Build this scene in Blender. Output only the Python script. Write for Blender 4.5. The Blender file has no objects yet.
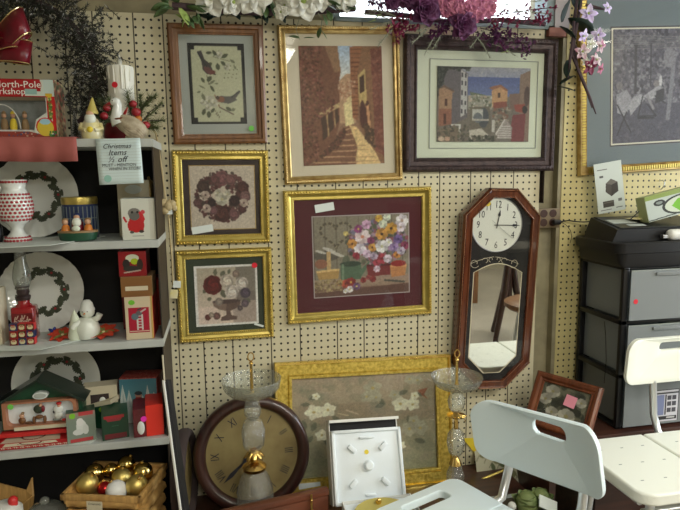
import bpy, bmesh, math, random
import numpy as np
from mathutils import Vector, Matrix, Euler

SC = bpy.context.scene
COL = SC.collection
K = 0.0254                      # everything below is written in inches, z up from the floor
EYE = 56.0
PI = math.pi

# ---------------------------------------------------------------- camera
F_PX, YAW, PITCH, ROLL = 591.0, .198874, -.13712, -.011627
def _axes():
    cy, sy, cp, sp, cr, sr = math.cos(YAW), math.sin(YAW), math.cos(PITCH), math.sin(PITCH), math.cos(ROLL), math.sin(ROLL)
    f = Vector((sy*cp, cy*cp, sp)); r = Vector((cy, -sy, 0)); u = r.cross(f)
    return cr*r + sr*u, -sr*r + cr*u, f
CR, CU, CF = _axes()
cam_d = bpy.data.cameras.new('camera'); cam = bpy.data.objects.new('camera', cam_d); COL.objects.link(cam)
cam_d.sensor_width = 36; cam_d.lens = 36*F_PX/680; cam_d.clip_start = .02
mw = Matrix((CR, CU, -CF)).transposed().to_4x4(); mw.translation = Vector((0, 0, EYE*K)); cam.matrix_world = mw
SC.camera = cam

# ---------------------------------------------------------------- world, light, exposure
SC.view_settings.view_transform = 'Standard'; SC.view_settings.look = 'None'
SC.view_settings.gamma = 1; SC.view_settings.use_curve_mapping = False
SC.view_settings.exposure = 0.45
SC.cycles.use_denoising = True
SC.cycles.max_bounces = 8; SC.cycles.transparent_max_bounces = 24
w = bpy.data.worlds.new('world'); SC.world = w; w.use_nodes = True
bg = w.node_tree.nodes['Background']; bg.inputs[0].default_value = (.86, .93, 1, 1); bg.inputs[1].default_value = 2.6

def area(name, loc, rot, sx, sy, power, color):
    d = bpy.data.lights.new(name, 'AREA'); d.shape = 'RECTANGLE'; d.size = sx*K; d.size_y = sy*K; d.energy = power; d.color = color
    o = bpy.data.objects.new(name, d); COL.objects.link(o); o.location = Vector(loc)*K; o.rotation_euler = rot
    return o
LIGHTS = [((80, -10, 106), 27.0), ((22, -24, 106), 4.0), ((126, -46, 106), 22.0), ((24.5, -92, 106), 34.0)]     # x, y, z of the ceiling fixtures, power
for (lx, ly, lz), pw in LIGHTS:
    area('ceiling_lamp', (lx, ly, lz-1.6), (0, 0, PI/2 if ly < -80 else 0), 44, 14, pw, (1, .965, .86))
area('shop_window_daylight', (156, 34, 62), (0, PI/2, 0), 64, 60, 34.0, (.86, .95, 1))   # daylight through the side window on the right

# ---------------------------------------------------------------- pixel -> place
def ray(px, py): return CF*F_PX + CR*(px-340) + CU*(255-py)
def YP(px, py, y):
    v = ray(px, py); v = v*(y/v.y); return Vector((v.x, v.y, v.z+EYE))
def ZP(px, py, z):
    v = ray(px, py); v = v*((z-EYE)/v.z); return Vector((v.x, v.y, z))
def ipp(loc): return (Vector((loc[0], loc[1], loc[2]-EYE))).dot(CF)/F_PX       # inches per pixel at a place

# ---------------------------------------------------------------- materials
def mat(name, c, rough=.5, metal=0., var=0., vscale=6., bump=0., bscale=40., coat=0., trans=0., spec=.5, c2=None, emis=None, estr=0., sheen=0.):
    m = bpy.data.materials.new(name); m.use_nodes = True; nt = m.node_tree; b = nt.nodes['Principled BSDF']
    b.inputs['Roughness'].default_value = rough; b.inputs['Metallic'].default_value = metal
    b.inputs['Coat Weight'].default_value = coat; b.inputs['Transmission Weight'].default_value = trans
    b.inputs['Specular IOR Level'].default_value = spec; b.inputs['Sheen Weight'].default_value = sheen
    tc = nt.nodes.new('ShaderNodeTexCoord')
    if var or c2:
        n = nt.nodes.new('ShaderNodeTexNoise'); n.inputs['Scale'].default_value = vscale; n.inputs['Detail'].default_value = 5
        nt.links.new(tc.outputs['Object'], n.inputs['Vector'])
        r = nt.nodes.new('ShaderNodeValToRGB'); e = r.color_ramp.elements; e[0].position = .35; e[1].position = .68
        d = c2 if c2 else tuple(x*(1-var) for x in c); e[0].color = (*c, 1); e[1].color = (*d, 1)
        nt.links.new(n.outputs['Fac'], r.inputs[0]); nt.links.new(r.outputs[0], b.inputs['Base Color'])
    else: b.inputs['Base Color'].default_value = (*c, 1)
    if bump:
        n2 = nt.nodes.new('ShaderNodeTexNoise'); n2.inputs['Scale'].default_value = bscale
        nt.links.new(tc.outputs['Object'], n2.inputs['Vector'])
        bp = nt.nodes.new('ShaderNodeBump'); bp.inputs['Strength'].default_value = bump; bp.inputs['Distance'].default_value = .002
        nt.links.new(n2.outputs['Fac'], bp.inputs['Height']); nt.links.new(bp.outputs[0], b.inputs['Normal'])
    if emis: b.inputs['Emission Color'].default_value = (*emis, 1); b.inputs['Emission Strength'].default_value = estr
    return m
def srgb(r, g, b):
    f = lambda v: (v/255/12.92) if v/255 <= .04045 else ((v/255+.055)/1.055)**2.4
    return (f(r), f(g), f(b))
def glassmat(name, tint=(1, 1, 1), f0=.04, rough=.02, white=0., bump=0., bs=120):
    m = bpy.data.materials.new(name); m.use_nodes = True; nt = m.node_tree; nt.nodes.clear(); N = nt.nodes.new; L = nt.links.new
    out = N('ShaderNodeOutputMaterial'); tr = N('ShaderNodeBsdfTransparent'); tr.inputs[0].default_value = (*tint, 1)
    gl = N('ShaderNodeBsdfGlossy'); gl.inputs['Roughness'].default_value = rough
    fr = N('ShaderNodeLayerWeight'); fr.inputs[0].default_value = .5
    pw = N('ShaderNodeMath'); pw.operation = 'POWER'; pw.inputs[1].default_value = 5.
    mx = N('ShaderNodeMixShader'); ad = N('ShaderNodeMath'); ad.operation = 'ADD'; ad.inputs[1].default_value = f0+.02; ad.use_clamp = True
    L(fr.outputs['Facing'], pw.inputs[0]); L(pw.outputs[0], ad.inputs[0]); L(ad.outputs[0], mx.inputs[0]); L(tr.outputs[0], mx.inputs[1]); L(gl.outputs[0], mx.inputs[2])
    last = mx
    if white:
        df = N('ShaderNodeBsdfDiffuse'); df.inputs[0].default_value = (*tint, 1); m2 = N('ShaderNodeMixShader'); m2.inputs[0].default_value = white
        L(mx.outputs[0], m2.inputs[1]); L(df.outputs[0], m2.inputs[2]); last = m2
    if bump:
        tc = N('ShaderNodeTexCoord'); v = N('ShaderNodeTexVoronoi'); v.inputs['Scale'].default_value = bs; L(tc.outputs['Object'], v.inputs['Vector'])
        bp = N('ShaderNodeBump'); bp.inputs['Strength'].default_value = bump; bp.inputs['Distance'].default_value = .003
        L(v.outputs['Distance'], bp.inputs['Height']); L(bp.outputs[0], gl.inputs['Normal']); L(bp.outputs[0], fr.inputs['Normal'])
    L(last.outputs[0], out.inputs[0]); return m
def woodmat(name, c1, c2, rough=.35, scale=3., coat=.2, axis=2):
    m = bpy.data.materials.new(name); m.use_nodes = True; nt = m.node_tree; b = nt.nodes['Principled BSDF']; N = nt.nodes.new; L = nt.links.new
    tc = N('ShaderNodeTexCoord'); mp = N('ShaderNodeMapping'); s = [30*scale]*3; s[axis] = 3*scale; mp.inputs['Scale'].default_value = s
    n = N('ShaderNodeTexNoise'); n.inputs['Scale'].default_value = 1; n.inputs['Detail'].default_value = 6
    r = N('ShaderNodeValToRGB'); e = r.color_ramp.elements; e[0].position = .35; e[1].position = .65; e[0].color = (*c1, 1); e[1].color = (*c2, 1)
    L(tc.outputs['Object'], mp.inputs[0]); L(mp.outputs[0], n.inputs['Vector']); L(n.outputs['Fac'], r.inputs[0]); L(r.outputs[0], b.inputs['Base Color'])
    b.inputs['Roughness'].default_value = rough; b.inputs['Coat Weight'].default_value = coat; return m
def printmat(name, rough=.5, coat=0.):
    m = bpy.data.materials.new(name); m.use_nodes = True; nt = m.node_tree; b = nt.nodes['Principled BSDF']
    a = nt.nodes.new('ShaderNodeAttribute'); a.attribute_name = 'Col'; nt.links.new(a.outputs['Color'], b.inputs['Base Color'])
    b.inputs['Roughness'].default_value = rough; b.inputs['Coat Weight'].default_value = coat; return m
S = srgb
MT = dict(
    white=mat('white_paint', (.78, .78, .74), .5, var=.1), shelf=mat('shelf_enamel', (.52, .55, .53), .4, var=.12, vscale=12), black=mat('black_panel', (.008, .008, .009), .8),
    tan=mat('brown_side_panel', (.045, .03, .018), .6, var=.2), paper=mat('paper', (.72, .78, .76), .7), note=mat('note_paper', (.62, .74, .74), .7),
    cream=mat('cream_card', (.68, .62, .46), .6, var=.1), gold=mat('gilt', (.62, .50, .15), .34, .8, c2=(.50, .39, .10), vscale=40, bump=.08, bscale=300),
    gold2=mat('bright_gilt', (.95, .74, .22), .26, .9, c2=(.7, .48, .1), vscale=30), goldflat=mat('gold_leaf', (.85, .66, .16), .34, .8, c2=(.52, .36, .06), vscale=90, bump=.9, bscale=160),
    oldgold=mat('antique_gold', (.56, .42, .18), .38, .75, c2=(.34, .22, .08), vscale=40), bronze=mat('dark_bronze', (.07, .045, .045), .38, .35, c2=(.03, .02, .022), vscale=50, bump=.6, bscale=200),
    brass=mat('brass', (.75, .5, .16), .25, 1.), chrome=mat('aluminium_tube', (.75, .78, .8), .3, .85), steel=mat('steel', (.5, .5, .5), .35, .9),
    mahog=woodmat('mahogany_frame', (.20, .06, .025), (.11, .03, .012), .28, 2), oakfr=woodmat('red_brown_wood', (.22, .095, .03), (.13, .05, .015), .4, 2),
    clockwood=woodmat('glossy_clock_wood', (.14, .038, .014), (.065, .015, .007), .18, 2, .6), darkwood=woodmat('dark_clock_rim', (.055, .018, .014), (.025, .009, .008), .3, 2, .4),
    desk=woodmat('desk_wood', (.07, .025, .016), (.035, .013, .01), .3, 1.5, .3, 0), chestw=woodmat('chest_wood', (.16, .05, .025), (.09, .028, .015), .35, 1.5, .2, 0),
    wicker=mat('wicker', (.62, .37, .12), .6, c2=(.40, .22, .07), vscale=30, bump=.8, bscale=120), woodlt=woodmat('light_wood', (.60, .36, .12), (.44, .25, .08), .5),
    copper=mat('copper_line', (.75, .42, .25), .25, .9), chair1=mat('blue_white_plastic', (.76, .87, .91), .42, bump=.35, bscale=420), chair2=mat('ivory_plastic', (.86, .88, .80), .42, bump=.3, bscale=420),
    blackpl=mat('black_plastic', (.009, .009, .010), .38, bump=.1, bscale=200, spec=.35), drawerpl=glassmat('frosted_plastic', (.42, .45, .46), .03, .35, .5),
    red=mat('red_card', (.62, .03, .03), .4), redfab=mat('red_velvet', (.20, .006, .018), .3, c2=(.10, .003, .01), vscale=25), goldtrim=mat('ribbon_gold_wire', (.8, .62, .3), .25, .8),
    goose=mat('feather_tan', (.50, .43, .31), .5, c2=(.30, .24, .16), vscale=60), hatyel=mat('mustard_hat', (.55, .46, .12), .5), pinkcloth=mat('coral_cloth', (.40, .11, .095), .8, var=.12), doily=mat('white_cloth', (.66, .72, .68), .8, var=.1, vscale=30),
    porcelain=mat('porcelain', (.76, .79, .76), .12, coat=.5), ceramic=mat('glazed_white_ceramic', (.74, .78, .70), .25, coat=.3), cream2=mat('figurine_cream', (.76, .68, .30), .3, c2=(.72, .68, .5), vscale=40, coat=.3),
    green=mat('dark_green_card', (.012, .07, .035), .4), holly=mat('holly_green', (.07, .085, .05), .5, c2=(.03, .045, .025), vscale=60), berry=mat('berry_red', (.35, .02, .03), .4),
    pine=mat('dark_pine_needles', (.018, .022, .013), .8, c2=(.04, .042, .03), vscale=40), pine2=mat('green_pine_needles', (.10, .12, .035), .7, c2=(.045, .07, .02), vscale=50), frost=mat('frosted_tips', (.30, .30, .28), .6),
    candle=mat('dripping_white_wax', (.80, .80, .72), .5, bump=.5, bscale=60), tinblue=mat('blue_tin', (.03, .05, .14), .3, .3), glass=glassmat('picture_glass', (.97, .97, .97), 0.0, .02),
    crystal=glassmat('cut_crystal', (.90, .92, .88), .16, .08, .07, 1., 200), lampglass=glassmat('smoky_lamp_glass', (.75, .78, .74), .1, .05, .15), mirror=mat('mirror_glass', (.82, .84, .80), .01, 1.),
    styro=mat('polystyrene_foam', (.80, .86, .90), .6, bump=.15, bscale=300), cardbrown=mat('brown_card', (.30, .19, .09), .7, var=.1), rope=mat('jute_cord', (.50, .40, .22), .8, bump=.5, bscale=300),
    goldball=mat('gold_ornament', (.80, .60, .20), .18, 1.), goldmatte=mat('matte_gold_ornament', (.72, .56, .18), .42, .9), redball=mat('red_ornament', (.5, .02, .02), .2, .7), whiteball=mat('pearl_ornament', (.82, .84, .84), .3, coat=.5),
    petalw=mat('white_petal', (.80, .80, .72), .6, var=.15, vscale=30), leafg=mat('leaf_green', (.10, .17, .06), .5, c2=(.05, .10, .04), vscale=30), leafy=mat('lime_leaf', (.36, .48, .13), .5), leafd=mat('dark_leaf', (.012, .03, .022), .45),
    purple=mat('purple_rose_petal', (.075, .012, .07), .6, c2=(.15, .03, .12), vscale=30), pinkp=mat('pink_hydrangea', (.66, .24, .36), .6, c2=(.30, .06, .17), vscale=55), magenta=mat('magenta_berry', (.22, .02, .07), .5), lilac=mat('lilac_petal', (.70, .55, .95), .5, c2=(.75, .70, .85), vscale=50), whitep=mat('blush_petal', (.75, .68, .70), .5, c2=(.5, .16, .3), vscale=45),
    moss=mat('grey_green_sprig', (.26, .28, .20), .7), stem=mat('dark_stem', (.07, .04, .05), .7), ink=mat('ink', (.02, .02, .03), .7), inkw=mat('white_ink', (.85, .83, .76), .7), inkred=mat('red_ink', (.5, .02, .03), .7),
    stgreen=mat('green_price_dot', (.18, .62, .10), .6), stred=mat('red_price_dot', (.70, .01, .03), .6), styel=mat('yellow_price_dot', (.80, .62, .04), .6), stpink=mat('pink_price_dot', (.85, .32, .42), .6), stmag=mat('magenta_dot', (.85, .03, .5), .6),
    orange=mat('orange_ceramic', (.6, .2, .03), .4), blue=mat('royal_blue_foil', (.02, .04, .30), .25, .5), oval=mat('green_oval', (.25, .45, .03), .5), skin=mat('doll_skin', (.6, .35, .22), .5), lime=mat('lime_green_card', (.30, .55, .05), .5),
    outlet=mat('tan_outlet_plate', (.20, .15, .09), .5), outletd=mat('brown_socket', (.05, .02, .015), .5), veg=mat('cabbage_green', (.22, .27, .10), .6, c2=(.12, .18, .06), vscale=30), grey=mat('grey_plastic', (.27, .30, .28), .5),
    stone=mat('felt_poinsettia', (.55, .05, .02), .8), olive=mat('olive_felt', (.2, .2, .05), .8), jar=mat('red_oil', (.30, .01, .015), .15, coat=.6), greyfr=mat('slate_mat', (.17, .21, .23), .8), 
    dial=mat('aged_dial', (.30, .24, .10), .5, c2=(.19, .135, .05), vscale=9), dialw=mat('white_dial', (.74, .76, .68), .4), etched=mat('etched_line', (.75, .68, .5), .5),
    floor=mat('worn_floor', (.30, .27, .22), .5, var=.25, vscale=2), ceil=mat('ceiling_paint', (.6, .58, .5), .8), wallp=mat('room_wall', (.36, .33, .25), .8, var=.15, vscale=2),
    diffuser=mat('light_diffuser', (.9, .9, .85), .5, emis=(1, .95, .8), estr=5.), shade=mat('floral_cloth', (.55, .5, .36), .8), mdf=mat('cream_wall_paint', (.36, .32, .20), .6, var=.4, vscale=9), wtrim=mat('window_trim_paint', (.42, .37, .37), .6), sash=mat('window_sash', (.20, .27, .29), .4), dusty=mat('dusty_rose_wood', (.30, .12, .09), .6),
    print=printmat('printed_surface', .55), printgl=printmat('printed_gloss', .3, .2), suede=mat('maroon_mat', (.085, .012, .02), .8), matgrey=mat('blue_grey_mat', (.44, .48, .45), .85, var=.08), matgreen=mat('green_mat', (.035, .05, .03), .85), matdark=mat('brown_mat', (.045, .03, .03), .85), matcream=mat('cream_mat', (.72, .66, .52), .85), matlt=mat('pale_green_mat', (.68, .74, .60), .85), bevel=mat('cream_bevel', (.70, .68, .56), .7),
)

# ---------------------------------------------------------------- mesh builder (inches, local to its thing)
class MB:
    def __init__(s): s.v = []; s.f = []
    def add(s, vs, fs, M=None):
        n = len(s.v)
        s.v += [tuple(M @ Vector(p)) if M is not None else tuple(p) for p in vs]; s.f += [tuple(i+n for i in f) for f in fs]; return s
    def box(s, x0, x1, y0, y1, z0, z1, M=None):
        v = [(x, y, z) for z in (z0, z1) for y in (y0, y1) for x in (x0, x1)]
        return s.add(v, [(0, 2, 3, 1), (4, 5, 7, 6), (0, 1, 5, 4), (2, 6, 7, 3), (0, 4, 6, 2), (1, 3, 7, 5)], M)
    def rbox(s, x0, x1, y0, y1, z0, z1, b, M=None, seg=2):
        bm = bmesh.new(); bmesh.ops.create_cube(bm, size=1)
        for v in bm.verts: v.co = Vector(((x0+x1)/2+v.co.x*(x1-x0), (y0+y1)/2+v.co.y*(y1-y0), (z0+z1)/2+v.co.z*(z1-z0)))
        bmesh.ops.bevel(bm, geom=bm.edges[:], offset=b, segments=seg, affect='EDGES', profile=.5)
        bm.verts.index_update(); s.add([v.co[:] for v in bm.verts], [[v.index for v in f.verts] for f in bm.faces], M); bm.free(); return s
    def lathe(s, prof, n=24, M=None, flute=0, famp=0.):
        vs = []; fs = []
        for r, z in prof:
            for i in range(n):
                a = 2*PI*i/n; rr = r*(1+famp*math.cos(flute*a)) if flute else r
                vs.append((rr*math.cos(a), rr*math.sin(a), z))
        for j in range(len(prof)-1):
            for i in range(n): fs.append((j*n+i, j*n+(i+1) % n, (j+1)*n+(i+1) % n, (j+1)*n+i))
        if prof[0][0] > 1e-4: fs.append(tuple(range(n))[::-1])
        if prof[-1][0] > 1e-4: fs.append(tuple((len(prof)-1)*n+i for i in range(n)))
        return s.add(vs, fs, M)
    def ball(s, c, r, n=12, m=8, M=None):
        rx, ry, rz = (r, r, r) if isinstance(r, (int, float)) else r
        T = Matrix.Translation(Vector(c)) @ Matrix.Diagonal((rx, ry, rz, 1))
        if M is not None: T = M @ T
        return s.lathe([(max(math.sin(PI*j/m), 1e-5), -math.cos(PI*j/m)) for j in range(m+1)], n, T)
    def tube(s, pts, r, n=8, cap=True):
        pts = [Vector(p) for p in pts]; R = r if isinstance(r, (list, tuple)) else [r]*len(pts); vs = []; fs = []; up = None
        for i, p in enumerate(pts):
            t = (pts[min(i+1, len(pts)-1)]-pts[max(i-1, 0)]).normalized()
            if up is None: up = t.orthogonal().normalized()
            up = (up - t*up.dot(t)).normalized() if (up - t*up.dot(t)).length > 1e-6 else t.orthogonal().normalized(); q = t.cross(up)
            for k in range(n):
                a = 2*PI*k/n; vs.append(tuple(p+(up*math.cos(a)+q*math.sin(a))*R[i]))
        for i in range(len(pts)-1):
            for k in range(n): fs.append((i*n+k, i*n+(k+1) % n, (i+1)*n+(k+1) % n, (i+1)*n+k))
        if cap: fs.append(tuple(range(n))[::-1]); fs.append(tuple((len(pts)-1)*n+k for k in range(n)))
        return s.add(vs, fs)
    def prism(s, pts, y0, y1, M=None):              # outline in x,z extruded along y (y0 front)
        n = len(pts); v = [(x, y0, z) for x, z in pts]+[(x, y1, z) for x, z in pts]
        return s.add(v, [tuple(range(n)), tuple(range(2*n-1, n-1, -1))]+[((i+1) % n, i, n+i, n+(i+1) % n) for i in range(n)], M)
    def slab(s, pts, z0, z1, M=None):               # outline in x,y extruded along z
        n = len(pts); v = [(x, y, z0) for x, y in pts]+[(x, y, z1) for x, y in pts]
        return s.add(v, [tuple(range(n))[::-1], tuple(range(n, 2*n))]+[(i, (i+1) % n, n+(i+1) % n, n+i) for i in range(n)], M)
    def ring(s, ow, oh, iw, ih, y0, y1):            # flat rectangular ring, centred, in x,z
        v = []
        for y in (y0, y1):
            for a, b in ((ow, oh), (iw, ih)): v += [(-a/2, y, -b/2), (a/2, y, -b/2), (a/2, y, b/2), (-a/2, y, b/2)]
        f = []
        for i in range(4):
            j = (i+1) % 4; f += [(i, j, 4+j, 4+i), (8+j, 8+i, 12+i, 12+j), (j, i, 8+i, 8+j), (4+i, 4+j, 12+j, 12+i)]
        return s.add(v, f)
    def sweepring(s, loops, prof):
        # loops(inset) -> list of (x,z); prof list of (inset, height) ; closed band
        L0 = [loops(i) for i, h in prof]; n = len(L0[0]); v = []
        for (i, h), lp in zip(prof, L0): v += [(x, -h, z) for x, z in lp]
        return s.add(v, [(a*n+i, a*n+(i+1) % n, (a+1)*n+(i+1) % n, (a+1)*n+i) for a in range(len(prof)-1) for i in range(n)])
    def petal(s, L, W, M, cup=.25, curl=.0, nu=4, nv=4, tip=1.):
        vs = []; fs = []
        for i in range(nu+1):
            u = i/nu; wd = W*math.sin(PI*min(1, (u*.92+.08))**tip)**.7 if u < 1 else W*.12
            for j in range(nv+1):
                t = j/nv*2-1; vs.append((t*wd/2, u*L, cup*W*(t*t)*.5*math.sin(PI*u) + curl*L*u*u))
        for i in range(nu):
            for j in range(nv): fs.append((i*(nv+1)+j, i*(nv+1)+j+1, (i+1)*(nv+1)+j+1, (i+1)*(nv+1)+j))
        return s.add(vs, fs, M)
    def flat(s, L, W, M):                            # folded two-face leaf
        return s.add([(0, 0, 0), (W/2, L*.45, W*.15), (0, L, 0), (-W/2, L*.45, W*.15), (0, L*.45, 0)], [(0, 1, 4), (1, 2, 4), (2, 3, 4), (3, 0, 4)], M)
    def needle(s, p, d, L, w):
        d = Vector(d).normalized(); q = d.orthogonal().normalized(); p = Vector(p); a = p+q*w/2; b = p-q*w/2
        r = d.cross(q)*w*.5
        return s.add([a, b, p+d*L, p+r], [(0, 1, 2), (1, 3, 2), (3, 0, 2)])
    def build(s, name, m, parent=None, smooth=None, loc=None, rot=None):
        me = bpy.data.meshes.new(name); me.from_pydata([(x*K, y*K, z*K) for x, y, z in s.v], [], s.f)
        bm = bmesh.new(); bm.from_mesh(me); bmesh.ops.recalc_face_normals(bm, faces=bm.faces); bm.to_mesh(me); bm.free()
        me.materials.append(MT[m] if isinstance(m, str) else m)
        if smooth:
            me.polygons.foreach_set('use_smooth', [True]*len(me.polygons))
            try: me.set_sharp_from_angle(angle=math.radians(smooth))
            except Exception: pass
        o = bpy.data.objects.new(name, me); COL.objects.link(o)
        if parent is not None: o.parent = parent
        if loc is not None: o.location = Vector(loc)*K
        if rot is not None: o.rotation_euler = rot
        return o

def tag(o, label=None, cat=None, group=None, kind=None):
    if label: o['label'] = label
    if cat: o['category'] = cat
    if group: o['group'] = group
    if kind: o['kind'] = kind
    return o
def thing(name, label, cat, loc=(0, 0, 0), rot=(0, 0, 0), group=None):
    o = bpy.data.objects.new(name, None); COL.objects.link(o); o.location = Vector(loc)*K; o.rotation_euler = rot; o.empty_display_size = .02
    return tag(o, label, cat, group)
def struct(o): o['kind'] = 'structure'; return o
def copy_tree(o, parent=None):
    c = o.copy(); COL.objects.link(c); c.parent = parent
    for ch in list(o.children): copy_tree(ch, c)
    return c
def TM(loc=(0, 0, 0), rot=(0, 0, 0), sc=1.): return Matrix.Translation(Vector(loc)) @ Euler(rot).to_matrix().to_4x4() @ Matrix.Scale(sc, 4)
def aim(p, d, roll=0.):      # matrix whose local +Y points along d
    d = Vector(d).normalized(); q = d.to_track_quat('Y', 'Z'); return Matrix.Translation(Vector(p)) @ q.to_matrix().to_4x4() @ Matrix.Rotation(roll, 4, 'Y')
def circ(cx, cz, r, n=24, r2=None): return [(cx+r*math.cos(2*PI*i/n), cz+(r2 or r)*math.sin(2*PI*i/n)) for i in range(n)]
def text(name, s, size, m, parent, loc, rot=(PI/2, 0, 0), align='CENTER', shear=0., ext=.01, sx=1.):
    c = bpy.data.curves.new(name, 'FONT'); c.body = s; c.size = size*K; c.align_x = align; c.align_y = 'CENTER'; c.shear = shear; c.extrude = ext*K; c.resolution_u = 2
    t = bpy.data.objects.new(name+'_curve', c); COL.objects.link(t)
    dg = bpy.context.evaluated_depsgraph_get(); me = bpy.data.meshes.new_from_object(t.evaluated_get(dg)); bpy.data.objects.remove(t)
    me.materials.clear(); me.materials.append(MT[m]); o = bpy.data.objects.new(name, me); COL.objects.link(o)
    o.parent = parent; o.location = Vector(loc)*K; o.rotation_euler = rot; o.scale = (sx, 1, 1); return o

# ---------------------------------------------------------------- printed pictures: flat artwork as a finely divided coloured sheet
class Canvas:
    def __init__(s, nx, ny, ext, base):
        s.nx, s.ny, s.ext = nx, ny, ext; x0, y0, x1, y1 = ext
        s.X, s.Y = np.meshgrid(x0+(np.arange(nx)+.5)/nx*(x1-x0), y0+(np.arange(ny)+.5)/ny*(y1-y0))
        s.a = np.zeros((ny, nx, 3))+np.array(base, float); s.rng = np.random.default_rng(5)
    def put(s, m, c, al=1.): s.a[m] = s.a[m]*(1-al)+np.array(c, float)*al; return s
    def rect(s, x0, y0, x1, y1, c, al=1.): return s.put((s.X >= x0) & (s.X < x1) & (s.Y >= y0) & (s.Y < y1), c, al)
    def ell(s, cx, cy, rx, ry, c, rot=0., al=1.):
        dx, dy = s.X-cx, s.Y-cy; cr, sr = math.cos(rot), math.sin(rot)
        return s.put(((dx*cr+dy*sr)/rx)**2+((-dx*sr+dy*cr)/ry)**2 < 1, c, al)
    def mpoly(s, p):
        ins = np.zeros(s.X.shape, bool); n = len(p)
        for i in range(n):
            (x1, y1), (x2, y2) = p[i], p[(i+1) % n]
            if y1 == y2: continue
            c = ((y1 > s.Y) != (y2 > s.Y)) & (s.X < (x2-x1)*(s.Y-y1)/(y2-y1)+x1); ins ^= c
        return ins
    def poly(s, p, c, al=1.): return s.put(s.mpoly(p), c, al)
    def line(s, x1, y1, x2, y2, w, c, al=1.):
        dx, dy = x2-x1, y2-y1; L = dx*dx+dy*dy+1e-9; t = np.clip(((s.X-x1)*dx+(s.Y-y1)*dy)/L, 0, 1)
        return s.put((s.X-x1-t*dx)**2+(s.Y-y1-t*dy)**2 < (w/2)**2, c, al)
    def leaf(s, cx, cy, L, W, ang, c, al=1.):
        dx, dy = s.X-cx, s.Y-cy; u = (dx*math.cos(ang)+dy*math.sin(ang))/L; v = (-dx*math.sin(ang)+dy*math.cos(ang))
        return s.put((u > 0) & (u < 1) & (np.abs(v) < W/2*np.sin(PI*np.clip(u, 0, 1))**.8), c, al)
    def flower(s, cx, cy, r, c, cc, n=6, k=.5, c2=None, rot=.3):
        for i in range(n):
            a = rot+2*PI*i/n; q = c if (c2 is None or i % 2) else c2; j = 1-.12*((i*37) % 3)
            s.ell(cx+r*.55*math.cos(a), cy+r*.55*math.sin(a), r*.5, r*k*.6, tuple(x*j for x in q), a)
        return s.ell(cx, cy, r*.24, r*.24, cc)
    def scatter(s, m, n, cols, r0, r1, al=.8, flat=1.):
        ys, xs = np.nonzero(m)
        if len(xs) == 0: return s
        for i in s.rng.integers(0, len(xs), n):
            cx, cy = s.X[ys[i], xs[i]], s.Y[ys[i], xs[i]]; c = cols[int(s.rng.integers(0, len(cols)))]; r = s.rng.uniform(r0, r1)
            s.ell(cx, cy, r, r*flat, c, s.rng.uniform(0, 3), al)
        return s
    def grad(s, m, c0, c1, y0, y1):
        t = np.clip((s.Y-y0)/(y1-y0), 0, 1)[..., None]; g = np.array(c0)*(1-t)+np.array(c1)*t; s.a[m] = g[m]; return s
    def noise(s, amp, m=None):
        n = s.rng.normal(0, amp, s.a.shape[:2]); n = (n+np.roll(n, 1, 0)+np.roll(n, 1, 1))/1.7
        if m is not None: n = n*m
        s.a = s.a*(1+n[..., None]); return s
    def build(s, name, w, h, parent, loc=(0, 0, 0), m='print', rot=(0, 0, 0)):
        nx, ny = s.nx, s.ny; b = np.pad(s.a, ((1, 1), (1, 1), (0, 0)), 'edge'); bl = sum(b[i:i+ny, j:j+nx] for i in range(3) for j in range(3))/9
        a = s.a*.35+bl*.65 if m == 'print' else s.a
        g = a.mean(-1, keepdims=True); a = np.clip((g+(a-g)*(.74 if m == 'print' else .95))/255., 0, 1); lin = np.where(a <= .04045, a/12.92, ((a+.055)/1.055)**2.4)
        gx, gz = np.meshgrid(np.linspace(-w/2, w/2, nx+1), np.linspace(h/2, -h/2, ny+1))
        co = np.stack([gx, np.zeros_like(gx), gz], -1).reshape(-1, 3)*K
        i = (np.arange(ny)[:, None]*(nx+1)+np.arange(nx)[None]).reshape(-1)
        fv = np.stack([i, i+nx+1, i+nx+2, i+1], -1)
        me = bpy.data.meshes.new(name); me.vertices.add(len(co)); me.vertices.foreach_set('co', co.reshape(-1))
        nf = len(fv); me.loops.add(nf*4); me.loops.foreach_set('vertex_index', fv.reshape(-1).astype(np.int32))
        me.polygons.add(nf); me.polygons.foreach_set('loop_start', np.arange(0, nf*4, 4, dtype=np.int32))
        me.update(calc_edges=True); me.validate()
        at = me.color_attributes.new('Col', 'FLOAT_COLOR', 'CORNER')
        c = np.concatenate([lin.reshape(-1, 3), np.ones((nf, 1))], 1); at.data.foreach_set('color', np.repeat(c, 4, 0).reshape(-1).astype(np.float32))
        me.materials.append(MT[m]); o = bpy.data.objects.new(name, me); COL.objects.link(o); o.parent = parent
        o.location = Vector(loc)*K; o.rotation_euler = rot; return o

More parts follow.
